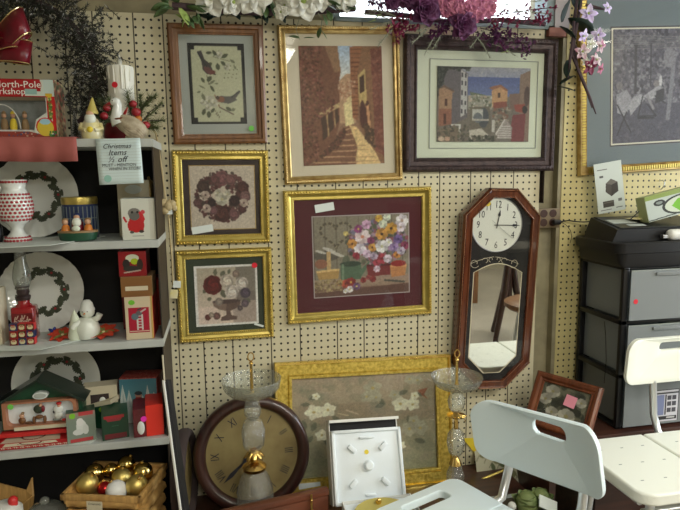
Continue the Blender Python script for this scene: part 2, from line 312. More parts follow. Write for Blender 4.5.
# ================================================================ THE ROOM
WALL = 84.5; PEGTOP = EYE+21.1
def pegmat(name, hx, hz, grooves, c1, c2):
    m = bpy.data.materials.new(name); m.use_nodes = True; nt = m.node_tree; b = nt.nodes['Principled BSDF']; N = nt.nodes.new; L = nt.links.new
    def math_(op, a, bb=None, cc=None):
        n = N('ShaderNodeMath'); n.operation = op
        for i, q in enumerate((a, bb, cc)):
            if q is None: continue
            if isinstance(q, (int, float)): n.inputs[i].default_value = q
            else: L(q, n.inputs[i])
        return n.outputs[0]
    tc = N('ShaderNodeTexCoord'); sp = N('ShaderNodeSeparateXYZ'); L(tc.outputs['Object'], sp.inputs[0])
    x = math_('MULTIPLY', sp.outputs['X'], 1/K); z = math_('MULTIPLY', sp.outputs['Z'], 1/K)
    fx = math_('SUBTRACT', math_('FRACT', math_('ADD', x, .5-hx)), .5); fz = math_('SUBTRACT', math_('FRACT', math_('ADD', z, .5-hz)), .5)
    d = math_('SQRT', math_('ADD', math_('MULTIPLY', fx, fx), math_('MULTIPLY', fz, fz)))
    hole = math_('LESS_THAN', d, .165)
    g = None
    for gx in grooves:
        q = math_('LESS_THAN', math_('ABSOLUTE', math_('SUBTRACT', x, gx)), .085)
        g = q if g is None else math_('MAXIMUM', g, q)
    n = N('ShaderNodeTexNoise'); n.inputs['Scale'].default_value = 3.; n.inputs['Detail'].default_value = 4; L(tc.outputs['Object'], n.inputs['Vector'])
    r = N('ShaderNodeValToRGB'); e = r.color_ramp.elements; e[0].position = .35; e[1].position = .7; e[0].color = (*c1, 1); e[1].color = (*c2, 1); L(n.outputs['Fac'], r.inputs[0])
    a = N('ShaderNodeMixRGB'); a.inputs[2].default_value = (.07, .055, .03, 1); L(g if g is not None else hole, a.inputs[0]); L(r.outputs[0], a.inputs[1])
    a2 = N('ShaderNodeMixRGB'); a2.inputs[2].default_value = (.012, .01, .008, 1); L(hole, a2.inputs[0]); L(a.outputs[0], a2.inputs[1])
    L(a2.outputs[0], b.inputs['Base Color']); b.inputs['Roughness'].default_value = .45
    bp = N('ShaderNodeBump'); bp.invert = True; bp.inputs['Strength'].default_value = .6; bp.inputs['Distance'].default_value = .002; L(math_('MAXIMUM', hole, g) if g is not None else hole, bp.inputs['Height']); L(bp.outputs[0], b.inputs['Normal'])
    return m
h1 = YP(424.7, 177.2, WALL); h2 = YP(565.3, 175.5, WALL)
GR = [-22.9, -18.75, -15.26, -10.24, -6.5, -3.05, 1.04, 6.6, 10.9, 16.5, 20.6, 24.3, 29.1, 32.4, 37.35, 40.6, 44.4]
GR += [-26.9, -31.2, -35, -40]
PEG_L = pegmat('cream_pegboard', h1.x % 1, h1.z % 1, GR, (.66, .61, .43), (.60, .55, .38))
PEG_R = pegmat('yellow_pegboard', h2.x % 1, h2.z % 1, [], (.60, .52, .25), (.54, .46, .21))
def sbox(name, m, *b, bev=0):
    mb = MB(); (mb.rbox(*b, bev) if bev else mb.box(*b)); return struct(mb.build(name, m))
WX0, WX1 = 16.7, 49.3
wb = MB(); wb.box(-90, 150, 86, 90, 0, PEGTOP).box(-90, WX0, 86, 90, PEGTOP, 110).box(WX1, 150, 86, 90, PEGTOP, 110).box(WX0, WX1, 86, 90, 104, 110)
struct(wb.build('wall_back', 'mdf'))
struct(MB().box(-60, 48.8, WALL, 86, 0, PEGTOP).build('wall_back_pegboard', PEG_L))
struct(MB().box(52.6, 140, WALL, 86, 0, 100).build('wall_back_pegboard', PEG_R))
sbox('wall_left', 'wallp', -94, -90, -120, 90, 0, 110); rw = MB(); rw.box(150, 154, -120, 90, 0, 28).box(150, 154, -120, 90, 94, 110).box(150, 154, -120, 2, 28, 94).box(150, 154, 66, 90, 28, 94)
struct(rw.build('wall_right', 'wallp')); sbox('wall_rear', 'wallp', -94, 154, -124, -120, 0, 110)
sbox('floor', 'floor', -94, 154, -124, 90, -3, 0); sbox('ceiling', 'ceil', -94, 154, -124, 90, 110, 113)
# high window over the pegboard
wf = thing('window_1', None, None); del_ = wf; struct(wf)
MB().box(WX0, WX1, 84.2, 89, PEGTOP-.05, PEGTOP+.55).build('window_sill', 'sash', wf)
f = MB(); f.box(WX0-.2, WX0+1, 86, 88, PEGTOP+.5, 104).box(WX1-.3, WX1+.9, 84.4, 88, PEGTOP+.5, 104).box(32.5, 33.2, 87, 88, PEGTOP+.5, 104); f.build('window_frame', 'sash', wf)
MB().box(WX0+1, WX1-.3, 87.4, 87.5, PEGTOP+.5, 104).build('pane', 'glass', wf)
sbox('trim_1', 'wtrim', 50.2, 52.6, 84.1, 86, PEGTOP+.1, 104)          # painted casing beside the window
a, b_ = YP(549, 36, 84), YP(566, 28, 84)
sbox('trim_2', 'dusty', a.x, b_.x, 83.9, 84.8, a.z, b_.z)              # short reddish board under the casing
a, b_ = YP(542.5, 203, 84), YP(547, 60, 84)
sbox('trim_3', 'bronze', a.x, b_.x+.1, 83.7, 86, a.z, b_.z)            # brown conduit down to the outlet
for px in (561,):
    a = YP(px, 200, 84.4); sbox('trim_4', 'mdf', a.x-.55, 52.62, 84.6, 86, 0, EYE+20)
# raised gondola deck under the displays
DECK = 9.0
sbox('floor_display_deck', 'desk', -6.9, 43, 64, 84.4, 0, DECK)
for (lx, ly, lz), pw in LIGHTS:
    t = thing('ceiling_light', 'long white ceiling light above the shop floor', 'ceiling light', (lx, ly, 110), (0, 0, PI/2 if ly < -80 else 0), group='ceiling lights')
    MB().box(-24, 24, -8, 8, -1.4, 0).build('housing', 'white', t); MB().box(-22, 22, -7, 7, -1.5, -1.35).build('diffuser', 'diffuser', t)

# ================================================================ FRAMED PICTURES
class Pic: pass
def place_frame(name, label, cat, c, yt, yb, depth):
    tl, tr, br, bl = [YP(*c[i], yt if i < 2 else yb) for i in range(4)]
    ce = (tl+tr+br+bl)/4; r = ((tr-tl)+(br-bl)).normalized(); u = ((tl-bl)+(tr-br)); u = (u-r*u.dot(r)).normalized(); y = u.cross(r)
    P = Pic(); P.w = ((tr-tl).length+(br-bl).length)/2; P.h = ((tl-bl).length+(tr-br).length)/2
    if depth > .5: P.w += .18; P.h += .18
    P.M = Matrix((r, y, u)).transposed().to_4x4(); P.M.translation = ce+y*depth; P.Mi = P.M.inverted()
    e = P.M.to_euler(); P.root = thing(name, label, cat, P.M.translation, e)
    def loc(px, py, d=0.):
        o = P.Mi @ Vector((0, 0, EYE)); v = (P.Mi.to_3x3() @ ray(px, py)); q = o+v*((-d-o.y)/v.y); return q.x, q.z
    P.loc = loc
    def box4(c4, d):
        q = [P.loc(*p, d) for p in c4]; w_ = ((q[1][0]-q[0][0])+(q[2][0]-q[3][0]))/2; h_ = ((q[0][1]-q[3][1])+(q[1][1]-q[2][1]))/2
        return sum(p[0] for p in q)/4, sum(p[1] for p in q)/4, w_, h_
    P.box4 = box4; return P
def rectloop(w_, h_):
    return lambda i: [(-w_/2+i, -h_/2+i), (w_/2-i, -h_/2+i), (w_/2-i, h_/2-i), (-w_/2+i, h_/2-i)]
def octloop(w_, h_, c):
    def L(i):
        a, b, q = w_/2-i, h_/2-i, c-.586*i
        return [(-a+q, -b), (a-q, -b), (a, -b+q), (a, b-q), (a-q, b), (-a+q, b), (-a, b-q), (-a, -b+q)]
    return L
def beads(P, inset, height, step, r, m, rope=0., name='beading', tall=1.):
    mb = MB(); w_, h_ = P.w-2*inset, P.h-2*inset
    for side in range(4):
        L = w_ if side % 2 == 0 else h_; n = int(L/step)
        for k in range(n+1):
            s_ = -L/2+L*k/n
            x, z, a = {0: (s_, -h_/2, 0), 2: (s_, h_/2, 0), 1: (w_/2, s_, PI/2), 3: (-w_/2, s_, PI/2)}[side]
            T = TM((x, -height, z), (0, a+rope, 0)); mb.ball((0, 0, 0), (r, r*.8, r*tall), 6, 4, T)
    mb.build(name, m, P.root, smooth=60)
def sticker(P, px, py, w_, h_, m, d, rot=0., round_=False, name='price_sticker'):
    x, z = P.loc(px, py, d); mb = MB()
    if round_: mb.prism(circ(0, 0, w_/2, 16), -.02, 0)
    else: mb.box(-w_/2, w_/2, -.02, 0, -h_/2, h_/2)
    o = mb.build(name, m, P.root, loc=(x, -d, z)); o.rotation_euler = (0, rot, 0); return o
def mount(P, prof, fm, matm=None, glass=True, gd=.35, name='frame'):
    # frame moulding, mat board behind glass
    MB().sweepring(rectloop(P.w, P.h), prof).build(name, fm, P.root, smooth=30)
    ins = prof[-1][0]; w_, h_ = P.w-2*ins, P.h-2*ins; P.iw, P.ih = w_, h_
    MB().box(-w_/2-.1, w_/2+.1, -.12, -.02, -h_/2-.1, h_/2+.1).build('backing', 'cardbrown', P.root)
    if matm: MB().box(-w_/2, w_/2, -.2, -.13, -h_/2, h_/2).build('mat_board', matm, P.root)
    if glass: MB().box(-w_/2, w_/2, -gd-.04, -gd, -h_/2, h_/2).build('glass_pane', 'glass', P.root)
G1 = (46, 52, 44)

# 1 birds ---------------------------------------------------------
P = place_frame('framed_bird_print', 'reddish wood frame with a print of two birds on a flowering branch', 'picture', [(167.5, 23.5), (264, 24.5), (265, 143), (174, 143)], 83.6, 83.6, .9)
mount(P, [(0, 0), (0, .7), (.25, .9), (.6, .9), (.75, .65), (1.1, .6), (1.2, .45), (1.35, .42), (1.35, .1)], 'oakfr', 'matgrey')
x, z, w_, h_ = P.box4([(187.5, 43), (244, 43.5), (247, 124), (191, 124)], .24)
c = Canvas(110, 150, (45, 20, 375, 475), (22, 26, 30))
cr = (196, 200, 160); c.rect(62, 34, 358, 462, cr)
for q in ((62, 34, 84, 56), (336, 34, 358, 56), (62, 440, 84, 462), (336, 440, 358, 462)): c.rect(*q, (22, 26, 30))
c.line(150, 200, 160, 250, 5, (120, 110, 90)); c.line(190, 310, 215, 380, 6, (150, 100, 80)); c.line(215, 380, 295, 420, 7, (110, 90, 80)); c.line(230, 60, 190, 95, 3, (90, 100, 80)); c.line(190, 95, 290, 120, 3, (120, 120, 95))
for cx, cy, r in ((155, 345, 34), (185, 355, 24), (150, 380, 20), (230, 85, 20), (270, 150, 20), (120, 350, 18)): c.flower(cx, cy, r, (214, 212, 188), (160, 160, 120), 5, .8)
for cx, cy, L, W, an, g in ((190, 60, 34, 20, .9, 0), (150, 75, 36, 18, -.1, 0), (240, 100, 44, 22, -.5, 0), (235, 120, 36, 20, .7, 0), (215, 130, 42, 26, 1.5, 0), (290, 110, 34, 16, .6, 1), (180, 125, 30, 20, 2.2, 0), (310, 145, 24, 12, .9, 1),
    (160, 250, 44, 14, -.6, 1), (165, 255, 46, 16, 1., 0), (150, 235, 40, 26, -.9, 0), (135, 240, 34, 18, -2.2, 0), (110, 290, 26, 12, 2.9, 1), (130, 385, 44, 22, 2., 0), (150, 400, 40, 26, 1.6, 0), (185, 385, 34, 18, 2.3, 0), (115, 300, 46, 20, 1.2, 1), (250, 380, 40, 20, .5, 0), (280, 400, 30, 18, -.4, 1), (215, 245, 22, 8, 3.1, 1), (100, 255, 40, 9, .5, 1)):
    c.leaf(cx, cy, L, W, an, (84, 92, 66) if g == 0 else (122, 128, 96))
c.poly([(98, 68), (124, 62), (140, 110), (165, 130), (185, 165), (170, 195), (150, 192), (128, 170), (122, 120)], (70, 66, 66)); c.ell(160, 172, 30, 17, (118, 70, 66), .7); c.ell(185, 182, 15, 12, (128, 62, 56)); c.poly([(192, 186), (206, 196), (190, 196)], (60, 50, 40)); c.line(104, 72, 150, 150, 6, (48, 54, 60))
c.poly([(200, 325), (225, 315), (290, 318), (335, 282), (343, 292), (312, 328), (322, 338), (270, 360), (225, 352)], (94, 92, 90)); c.ell(225, 335, 22, 17, (150, 92, 66)); c.ell(206, 325, 11, 10, (90, 70, 60)); c.line(285, 322, 338, 288, 6, (60, 66, 66)); c.poly([(193, 320), (204, 318), (202, 326)], (60, 50, 40))
for k in range(16): c.ell(245+(k*17) % 90, 140+(k*23) % 90, 3, 4, (110, 116, 92))
for k in range(10): c.ell(190+(k*7) % 30, 400+(k*11) % 40, 3, 4, (120, 110, 90))
c.noise(.03).build('print', w_, h_, P.root, (x, -.24, z))
sticker(P, 251.5, 128.5, .75, .75, 'stgreen', .42, round_=True)

# 2 flower wreath --------------------------------------------------
ORN = [(0, 0), (0, .5), (.15, .75), (.45, .8), (.55, .6), (.85, .45), (1.15, .5), (1.3, .35), (1.3, .1)]
P = place_frame('framed_wreath_print', 'square gilt frame with a print of a wreath of dusky red flowers', 'picture', [(171.5, 152), (266.5, 149.5), (271, 243), (176.5, 243.5)], 83.7, 83.7, .8)
mount(P, ORN, 'gold', 'matdark'); beads(P, .3, .8, .42, .2, 'gold2', .7, tall=.6); beads(P, 1.18, .5, .3, .09, 'gold2')
x, z, w_, h_ = P.box4([(188.7, 166), (253, 166), (256, 228), (192.5, 229.5)], .22)
MB().box(-w_/2-.12, w_/2+.12, 0, .02, -h_/2-.12, h_/2+.12).build('gold_fillet', 'oldgold', P.root, loc=(x, -.225, z))
c = Canvas(120, 120, (68, 75, 475, 465), (205, 190, 168)); c.rng = np.random.default_rng(3)
th = np.arctan2(c.Y-265, c.X-268); R_ = np.hypot((c.X-268)/1.04, c.Y-265); ring = (R_ > 62) & (R_ < 158)
c.scatter((R_ > 70) & (R_ < 165), 220, [(78, 50, 52), (60, 42, 42), (92, 66, 60)], 7, 15, .9, .5)
c.scatter(ring, 260, [(96, 42, 44), (76, 34, 38), (112, 58, 58), (70, 52, 46)], 6, 16, .95, .8)
for cx, cy, r, q in ((270, 150, 46, (150, 84, 88)), (325, 160, 34, (150, 88, 88)), (225, 160, 30, (128, 70, 72)), (400, 210, 40, (96, 40, 40)), (265, 365, 58, (98, 44, 42)), (340, 375, 34, (140, 84, 88)), (210, 350, 26, (140, 84, 92)), (150, 200, 40, (84, 52, 48)), (110, 300, 26, (118, 68, 70)), (415, 265, 34, (146, 96, 96)), (395, 345, 26, (100, 46, 50)), (345, 290, 34, (66, 32, 36)), (200, 300, 26, (60, 32, 36))):
    for k in range(5, 0, -1): c.flower(cx, cy, r*k/5, tuple(v*(1.12-.07*k+(.1 if k % 2 else 0)) for v in q), tuple(v*.7 for v in q), 7, .8, rot=k)
for cx, cy in ((162, 252), (166, 335), (405, 305)): c.flower(cx, cy, 26, (206, 180, 160), (90, 50, 60), 5, 1.0)
for cx, cy, r in ((265, 280, 40), (240, 240, 22), (300, 250, 24)): c.flower(cx, cy, r, (212, 206, 180), (190, 180, 130), 6, .9)
c.noise(.06).build('print', w_, h_, P.root, (x, -.24, z)); sticker(P, 202.5, 229.3, 2.9, 1.0, 'paper', .42, -.14)

# 3 urn of roses ----------------------------------------------------
P = place_frame('framed_rose_urn_print', 'square gilt frame with a print of red and white roses in an urn, green mat', 'picture', [(175, 252), (270, 248), (274.5, 337), (181, 343)], 83.7, 83.7, .8)
mount(P, ORN, 'gold', 'matgreen'); beads(P, .3, .8, .42, .2, 'gold2', .7, tall=.6); beads(P, 1.18, .5, .3, .09, 'gold2')
x, z, w_, h_ = P.box4([(192.5, 266.8), (256, 263.5), (259.5, 322.5), (197.5, 327.5)], .22)
c = Canvas(120, 116, (50, 60, 475, 460), (212, 212, 186)); c.grad((c.X > 66) & (c.X < 460) & (c.Y > 74) & (c.Y < 446), (150, 140, 118), (188, 168, 150), 74, 446)
m_ = (c.X > 66) & (c.X < 460) & (c.Y > 74) & (c.Y < 446); c.put(m_ & (c.X > 330) & (c.Y < 300), (74, 70, 62), .6); c.put(m_ & (c.X > 300) & (c.Y > 240), (80, 66, 66), .35); c.put(m_ & (c.X < 200) & (c.Y > 330), (196, 172, 160), .6)
for cx, cy, L, W, an in ((190, 130, 50, 26, -1.5), (230, 140, 50, 34, -1.1), (280, 120, 36, 22, -1.3), (160, 150, 60, 30, 2.6), (130, 210, 40, 26, 2.3), (230, 220, 60, 40, 1.2), (330, 190, 50, 30, 2.), (160, 270, 34, 26, 2.6), (380, 290, 50, 30, .5), (300, 190, 50, 30, .8)): c.leaf(cx, cy, L, W, an, (84, 84, 66))
c.poly([(165, 300), (355, 296), (352, 325), (320, 352), (282, 365), (290, 395), (330, 405), (325, 425), (215, 430), (220, 405), (255, 392), (255, 365), (205, 352), (172, 328)], (88, 66, 58)); c.poly([(165, 300), (260, 298), (255, 365), (205, 352), (172, 328)], (112, 88, 76)); c.ell(260, 300, 95, 14, (70, 52, 50))
def rose(cx, cy, r, q, k0=5):
    for k in range(k0, 0, -1): c.flower(cx, cy, r*k/k0, tuple(min(255, v*(1.1-.08*k+(.12 if k % 2 else 0))) for v in q), tuple(v*.8 for v in q), 8, .9, rot=k*.6)
rose(172, 188, 62, (112, 26, 26)); rose(268, 165, 46, (206, 190, 170)); rose(368, 185, 42, (210, 196, 182)); rose(298, 238, 46, (214, 200, 186)); rose(330, 120, 24, (150, 124, 108)); rose(390, 250, 34, (84, 70, 90)); rose(385, 320, 26, (104, 86, 100)); rose(350, 350, 18, (96, 80, 80)); rose(210, 300, 26, (150, 134, 120)); rose(130, 400, 20, (110, 44, 44)); rose(190, 395, 24, (124, 80, 76)); rose(155, 385, 18, (170, 150, 130))
c.a = np.clip(c.a*1.22, 0, 232); c.noise(.05); c.build('print', w_, h_, P.root, (x, -.24, z)); sticker(P, 254.5, 265.3, .78, .78, 'stred', .42, round_=True); sticker(P, 259, 325, 1.4, .3, 'paper', .42, .35, name='torn_label')

# 4 narrow street ---------------------------------------------------
P = place_frame('framed_street_print', 'tall gold rope-edged frame with a print of a narrow stone street', 'picture', [(278.5, 25), (402, 26.5), (401, 179), (285.5, 184)], 83.6, 83.6, .9)
mount(P, [(0, 0), (0, .6), (.2, .8), (.45, .75), (.6, .5), (.9, .6), (1.05, .5), (1.05, .1)], 'oldgold', 'matcream'); beads(P, .28, .72, .33, .17, 'goldtrim', .9, tall=.6)
x, z, w_, h_ = P.box4([(299, 45.5), (383, 46.5), (383, 164), (303, 165.5)], .22)
c = Canvas(120, 170, (26, 80, 298, 465), (138, 102, 78)); c.rng = np.random.default_rng(8)
c.rect(150, 80, 200, 200, (150, 172, 190)); c.grad((c.X > 150) & (c.X < 200) & (c.Y < 200), (138, 162, 190), (190, 190, 180), 80, 190)
c.poly([(150, 195), (175, 170), (205, 165), (205, 330), (150, 330)], (170, 134, 100)); c.poly([(165, 265), (190, 250), (198, 330), (170, 340)], (206, 186, 130)); c.poly([(176, 250), (190, 235), (194, 255), (178, 270)], (190, 170, 120))
c.poly([(26, 80), (152, 80), (160, 160), (154, 190), (150, 320), (130, 400), (40, 465), (26, 465)], (118, 76, 56)); c.poly([(110, 80), (152, 80), (158, 160), (140, 165)], (140, 104, 74))
c.poly([(192, 82), (232, 82), (236, 110), (215, 170), (212, 320), (193, 310)], (146, 92, 58))
for k in range(16): c.line(194, 90+k*14, 232-k*.9, 90+k*14, 3, (108, 62, 40))
c.poly([(232, 84), (298, 80), (298, 465), (250, 430), (214, 330), (216, 165)], (132, 92, 62)); c.poly([(216, 175), (240, 150), (244, 260), (218, 280)], (176, 150, 90)); c.poly([(260, 90), (298, 80), (298, 440), (268, 420), (264, 200)], (120, 66, 52))
for q in ([(222, 180), (236, 170), (236, 225), (222, 232)], [(112, 300), (128, 285), (130, 345), (114, 360)], [(90, 310), (106, 300), (108, 370), (92, 385)], [(136, 280), (146, 272), (148, 320), (138, 332)]): c.poly(q, (78, 52, 40))
c.poly([(72, 300), (150, 262), (152, 275), (78, 312)], (176, 150, 100)); c.poly([(108, 300), (112, 298), (114, 370), (110, 372)], (170, 140, 92)); c.poly([(132, 290), (135, 288), (137, 340), (134, 342)], (170, 140, 92))
for q in ((228, 300, 10, 45), (245, 310, 9, 55)): c.ell(*q, (86, 48, 40))
c.poly([(240, 275), (250, 268), (256, 350), (262, 400), (250, 390)], (180, 130, 86))
c.poly([(180, 335), (205, 340), (240, 385), (270, 430), (285, 465), (195, 465), (208, 410)], (206, 170, 112)); c.poly([(150, 350), (182, 335), (205, 400), (200, 465), (50, 465), (120, 410)], (122, 82, 60))
for k in range(7): c.line(60+k*17, 455-k*17, 205-k*3, 458-k*19, 4, (178, 136, 98))
for k in range(9): c.line(196+k*1, 455-k*13, 276-k*10, 455-k*13, 1.6, (160, 120, 78))
c.scatter(c.mpoly([(26, 80), (95, 80), (105, 240), (140, 250), (140, 280), (70, 320), (80, 420), (40, 465), (26, 465)]), 700, [(104, 56, 46), (128, 68, 58), (84, 50, 38), (146, 92, 78), (92, 66, 44)], 1.6, 4.5)
c.scatter(c.mpoly([(120, 395), (165, 340), (172, 360), (140, 410), (60, 455)]), 160, [(82, 54, 40), (108, 62, 50)], 2, 5)
c.scatter(c.mpoly([(232, 330), (262, 350), (266, 410), (236, 385)]), 120, [(70, 50, 36), (92, 64, 44)], 2, 5); c.scatter(c.mpoly([(150, 200), (205, 190), (205, 235), (150, 250)]), 120, [(190, 160, 130), (140, 96, 70), (160, 110, 80)], 1.6, 4)
c.scatter(c.mpoly([(262, 90), (298, 82), (298, 440), (270, 420)]), 200, [(134, 80, 62), (104, 56, 48), (146, 96, 74)], 2, 6, .5)
c.a = np.clip((c.a-110)*1.3+122, 20, 240); c.noise(.07).build('print', w_, h_, P.root, (x, -.24, z))

# 5 bouquet with watering can ----------------------------------------
P = place_frame('framed_bouquet_print', 'wide gilt frame with maroon mat around a flower bouquet and green watering can', 'picture', [(283.5, 191.5), (433.5, 187), (430.5, 314), (290, 324.5)], 83.5, 83.5, 1.0)
mount(P, [(0, 0), (0, .6), (.15, .9), (.5, .95), (.65, .7), (1.0, .5), (1.3, .55), (1.45, .4), (1.45, .1)], 'gold', 'suede'); beads(P, .33, .95, .42, .2, 'gold2', .7, tall=.6); beads(P, 1.35, .5, .3, .09, 'gold2')
x, z, w_, h_ = P.box4([(313, 216.5), (408.5, 214.5), (408.5, 291.5), (314.5, 297.5)], .24)
MB().box(-w_/2-.15, w_/2+.15, 0, .02, -h_/2-.15, h_/2+.15).build('fillet', 'wtrim', P.root, loc=(x, -.225, z))
c = Canvas(190, 150, (125, 95, 468, 395), (124, 116, 96)); c.rng = np.random.default_rng(11)
for k in range(9): c.rect(125+k*40, 95, 128+k*40, 330, (96, 88, 74))
c.grad(c.Y > 330, (158, 134, 110), (120, 90, 70), 330, 395); c.rect(290, 325, 468, 345, (150, 122, 104)); c.rect(125, 366, 468, 374, (112, 74, 62)); c.poly([(125, 380), (468, 360), (468, 395), (125, 395)], (96, 62, 52))
for a in range(60):
    t = a/60*2*PI; hx = 16*math.sin(t)**3; hy = 13*math.cos(t)-5*math.cos(2*t)-2*math.cos(3*t)-math.cos(4*t); c.ell(205+hx*3.4, 158-hy*3.2, 5, 4, (80, 70, 54) if a % 3 else (130, 120, 92), a)
c.ell(170, 240, 48, 20, (70, 66, 60), 0, .7)
for cx, cy in ((175, 215), (150, 225), (200, 232), (215, 240), (185, 222)): c.ell(cx, cy, 20, 5, (176, 172, 160), .3)
c.rect(170, 225, 184, 325, (186, 150, 92)); c.poly([(132, 295), (215, 290), (210, 330), (140, 330)], (172, 132, 66)); c.poly([(132, 295), (215, 290), (214, 298), (133, 303)], (206, 170, 100)); c.ell(150, 270, 22, 18, (140, 84, 60))
c.rect(218, 275, 292, 335, (72, 100, 74)); c.ell(255, 275, 38, 10, (48, 66, 52)); c.poly([(285, 305), (322, 268), (326, 276), (294, 325)], (78, 106, 80)); c.rect(222, 275, 232, 335, (102, 130, 100)); c.ell(240, 262, 14, 20, (60, 80, 60), 0, .5)
c.poly([(312, 282), (400, 278), (400, 325), (318, 327)], (122, 34, 38)); c.rect(315, 282, 402, 290, (90, 22, 28)); c.poly([(398, 290), (460, 285), (455, 330), (404, 335)], (184, 116, 60)); c.rect(400, 290, 460, 298, (206, 140, 80)); c.ell(430, 283, 28, 12, (150, 30, 30))
c.scatter((((c.X-355)/112)**2+((c.Y-200)/85)**2 < 1), 420, [(74, 84, 60), (110, 64, 84), (160, 120, 150), (96, 92, 130), (60, 66, 52), (150, 60, 80)], 3, 9)
FL = [(300, 175, 28, (226, 196, 200), (200, 120, 90)), (445, 120, 24, (220, 210, 222), (170, 140, 120)), (440, 145, 18, (214, 200, 216), (170, 140, 120)), (370, 168, 22, (206, 140, 44), (64, 36, 24)), (405, 148, 22, (214, 150, 40), (70, 40, 20)), (262, 200, 18, (214, 142, 52), (90, 50, 30)), (335, 217, 16, (220, 150, 50), (90, 44, 24)), (425, 250, 14, (212, 130, 46), (80, 40, 20)), (360, 108, 14, (228, 170, 40), (180, 110, 20)),
      (285, 145, 15, (150, 50, 120), (220, 180, 60)), (330, 190, 14, (140, 44, 96), (80, 20, 50)), (315, 130, 18, (200, 150, 190), (140, 80, 120)), (375, 130, 16, (196, 206, 180), (220, 220, 180)), (390, 105, 14, (200, 214, 190), (220, 220, 190)), (395, 200, 14, (214, 214, 210), (190, 190, 120)), (370, 215, 24, (214, 212, 214), (170, 170, 130)), (290, 222, 22, (216, 206, 226), (170, 150, 170)), (315, 240, 16, (206, 176, 206), (150, 110, 150)),
      (430, 190, 18, (110, 84, 160), (60, 40, 100)), (415, 220, 18, (150, 120, 180), (90, 60, 130)), (455, 215, 16, (150, 50, 90), (90, 20, 50)), (370, 262, 20, (176, 40, 60), (110, 20, 30)), (350, 275, 14, (184, 50, 70), (110, 20, 30)), (276, 245, 13, (160, 34, 54), (110, 20, 30)), (390, 262, 16, (206, 190, 206), (150, 130, 140)), (440, 235, 16, (180, 170, 196), (110, 90, 130)), (340, 250, 15, (170, 150, 180), (110, 90, 130)), (350, 300, 13, (212, 186, 206), (180, 140, 160)), (240, 160, 9, (220, 190, 90), (230, 220, 160)),
      (235, 350, 16, (200, 70, 50), (90, 40, 20)), (255, 345, 18, (150, 40, 40), (210, 160, 50)), (215, 345, 12, (196, 120, 50), (80, 40, 20)), (275, 362, 14, (110, 70, 120), (220, 200, 80)), (250, 372, 13, (216, 210, 214), (200, 180, 60)), (235, 378, 9, (220, 216, 216), (200, 180, 60)), (300, 340, 11, (150, 40, 44), (110, 20, 30)), (335, 338, 12, (150, 36, 40), (110, 20, 30)), (318, 330, 9, (160, 60, 60), (110, 20, 30))]
for i, (cx, cy, r, q, k) in enumerate(FL): c.flower(cx, cy, r, q, k, 7, .7, rot=i)
c.scatter(c.mpoly([(125, 330), (220, 335), (220, 375), (125, 375)]), 120, [(140, 120, 76), (104, 84, 56), (166, 146, 96)], 2, 5); c.line(380, 345, 450, 355, 7, (70, 70, 62)); c.a = np.clip(c.a*1.12, 0, 238); c.noise(.05)
c.build('print', w_, h_, P.root, (x, -.25, z)); sticker(P, 324.5, 207.5, 2.8, 1.15, 'paper', .42, -.13)

# 6 mediterranean terrace --------------------------------------------
P = place_frame('framed_terrace_painting', 'dark bronze frame with pale mat and a scene of terraced houses by the sea', 'picture', [(406.5, 35), (566, 38), (549, 171.5), (404.5, 170)], 83.4, 83.4, 1.0)
mount(P, [(0, 0), (0, .5), (.3, .9), (.7, .95), (.95, .7), (1.5, .65), (1.75, .8), (2.0, .6), (2.1, .3), (2.1, .1)], 'bronze', 'matlt', gd=.4); beads(P, .45, .93, .5, .14, 'bronze', .5); beads(P, 1.85, .75, .3, .08, 'bronze')
x, z, w_, h_ = P.box4([(432, 59.5), (541.5, 60.5), (533, 148.5), (427, 148.5)], .3)
MB().ring(w_, h_, w_-.2, h_-.2, -.3, -.2).build('mat_bevel', 'grey', P.root, loc=(x, 0, z))
MB().box(-w_/2+.1, w_/2-.1, -.215, -.2, -h_/2+.1, h_/2-.1).build('inner_mat', 'matlt', P.root, loc=(x, 0, z))
x, z, w_, h_ = P.box4([(439, 66.5), (532.5, 68), (526.5, 142), (435.5, 141.5)], .35)
c = Canvas(190, 152, (58, 85, 545, 470), (112, 104, 92)); c.rng = np.random.default_rng(4)
c.grad(c.Y < 150, (150, 152, 160), (120, 130, 160), 85, 150); c.scatter(c.Y < 140, 60, [(170, 172, 176), (140, 146, 166), (186, 186, 188)], 8, 26, .3, .3); c.grad((c.Y >= 135) & (c.Y < 235), (70, 88, 150), (92, 110, 160), 135, 235)
c.poly([(225, 212), (300, 225), (330, 235), (345, 260), (240, 270)], (96, 110, 82)); c.rect(218, 230, 345, 300, (146, 146, 130))
c.scatter(c.mpoly([(220, 225), (345, 240), (345, 300), (220, 300)]), 80, [(190, 190, 178), (110, 116, 90), (84, 92, 70), (170, 150, 130)], 4, 9, .9, .7)
c.poly([(85, 100), (175, 95), (215, 120), (215, 345), (130, 385), (130, 200), (85, 180)], (98, 92, 98)); c.poly([(178, 100), (212, 122), (213, 320), (178, 345)], (176, 176, 172))
for yy in (115, 155, 205, 255, 300):
    c.rect(182, yy, 190, yy+24, (60, 60, 70)); c.rect(198, yy+4, 206, yy+26, (60, 60, 70))
c.poly([(58, 85), (230, 85), (225, 98), (180, 96), (110, 102), (90, 150), (70, 230), (58, 240)], (44, 50, 46)); c.scatter(c.mpoly([(58, 85), (230, 85), (225, 105), (110, 105), (85, 180), (58, 240)]), 70, [(70, 80, 66), (34, 40, 40)], 3, 7)
c.poly([(66, 200), (90, 182), (140, 205), (145, 215), (134, 218), (132, 380), (66, 390)], (166, 124, 88)); c.poly([(66, 300), (132, 300), (132, 380), (66, 392)], (150, 88, 62)); c.poly([(64, 200), (90, 178), (146, 208), (140, 214), (92, 192)], (110, 84, 66))
for q in ((96, 250, 108, 285), (92, 325, 104, 380)): c.rect(*q, (84, 44, 34))
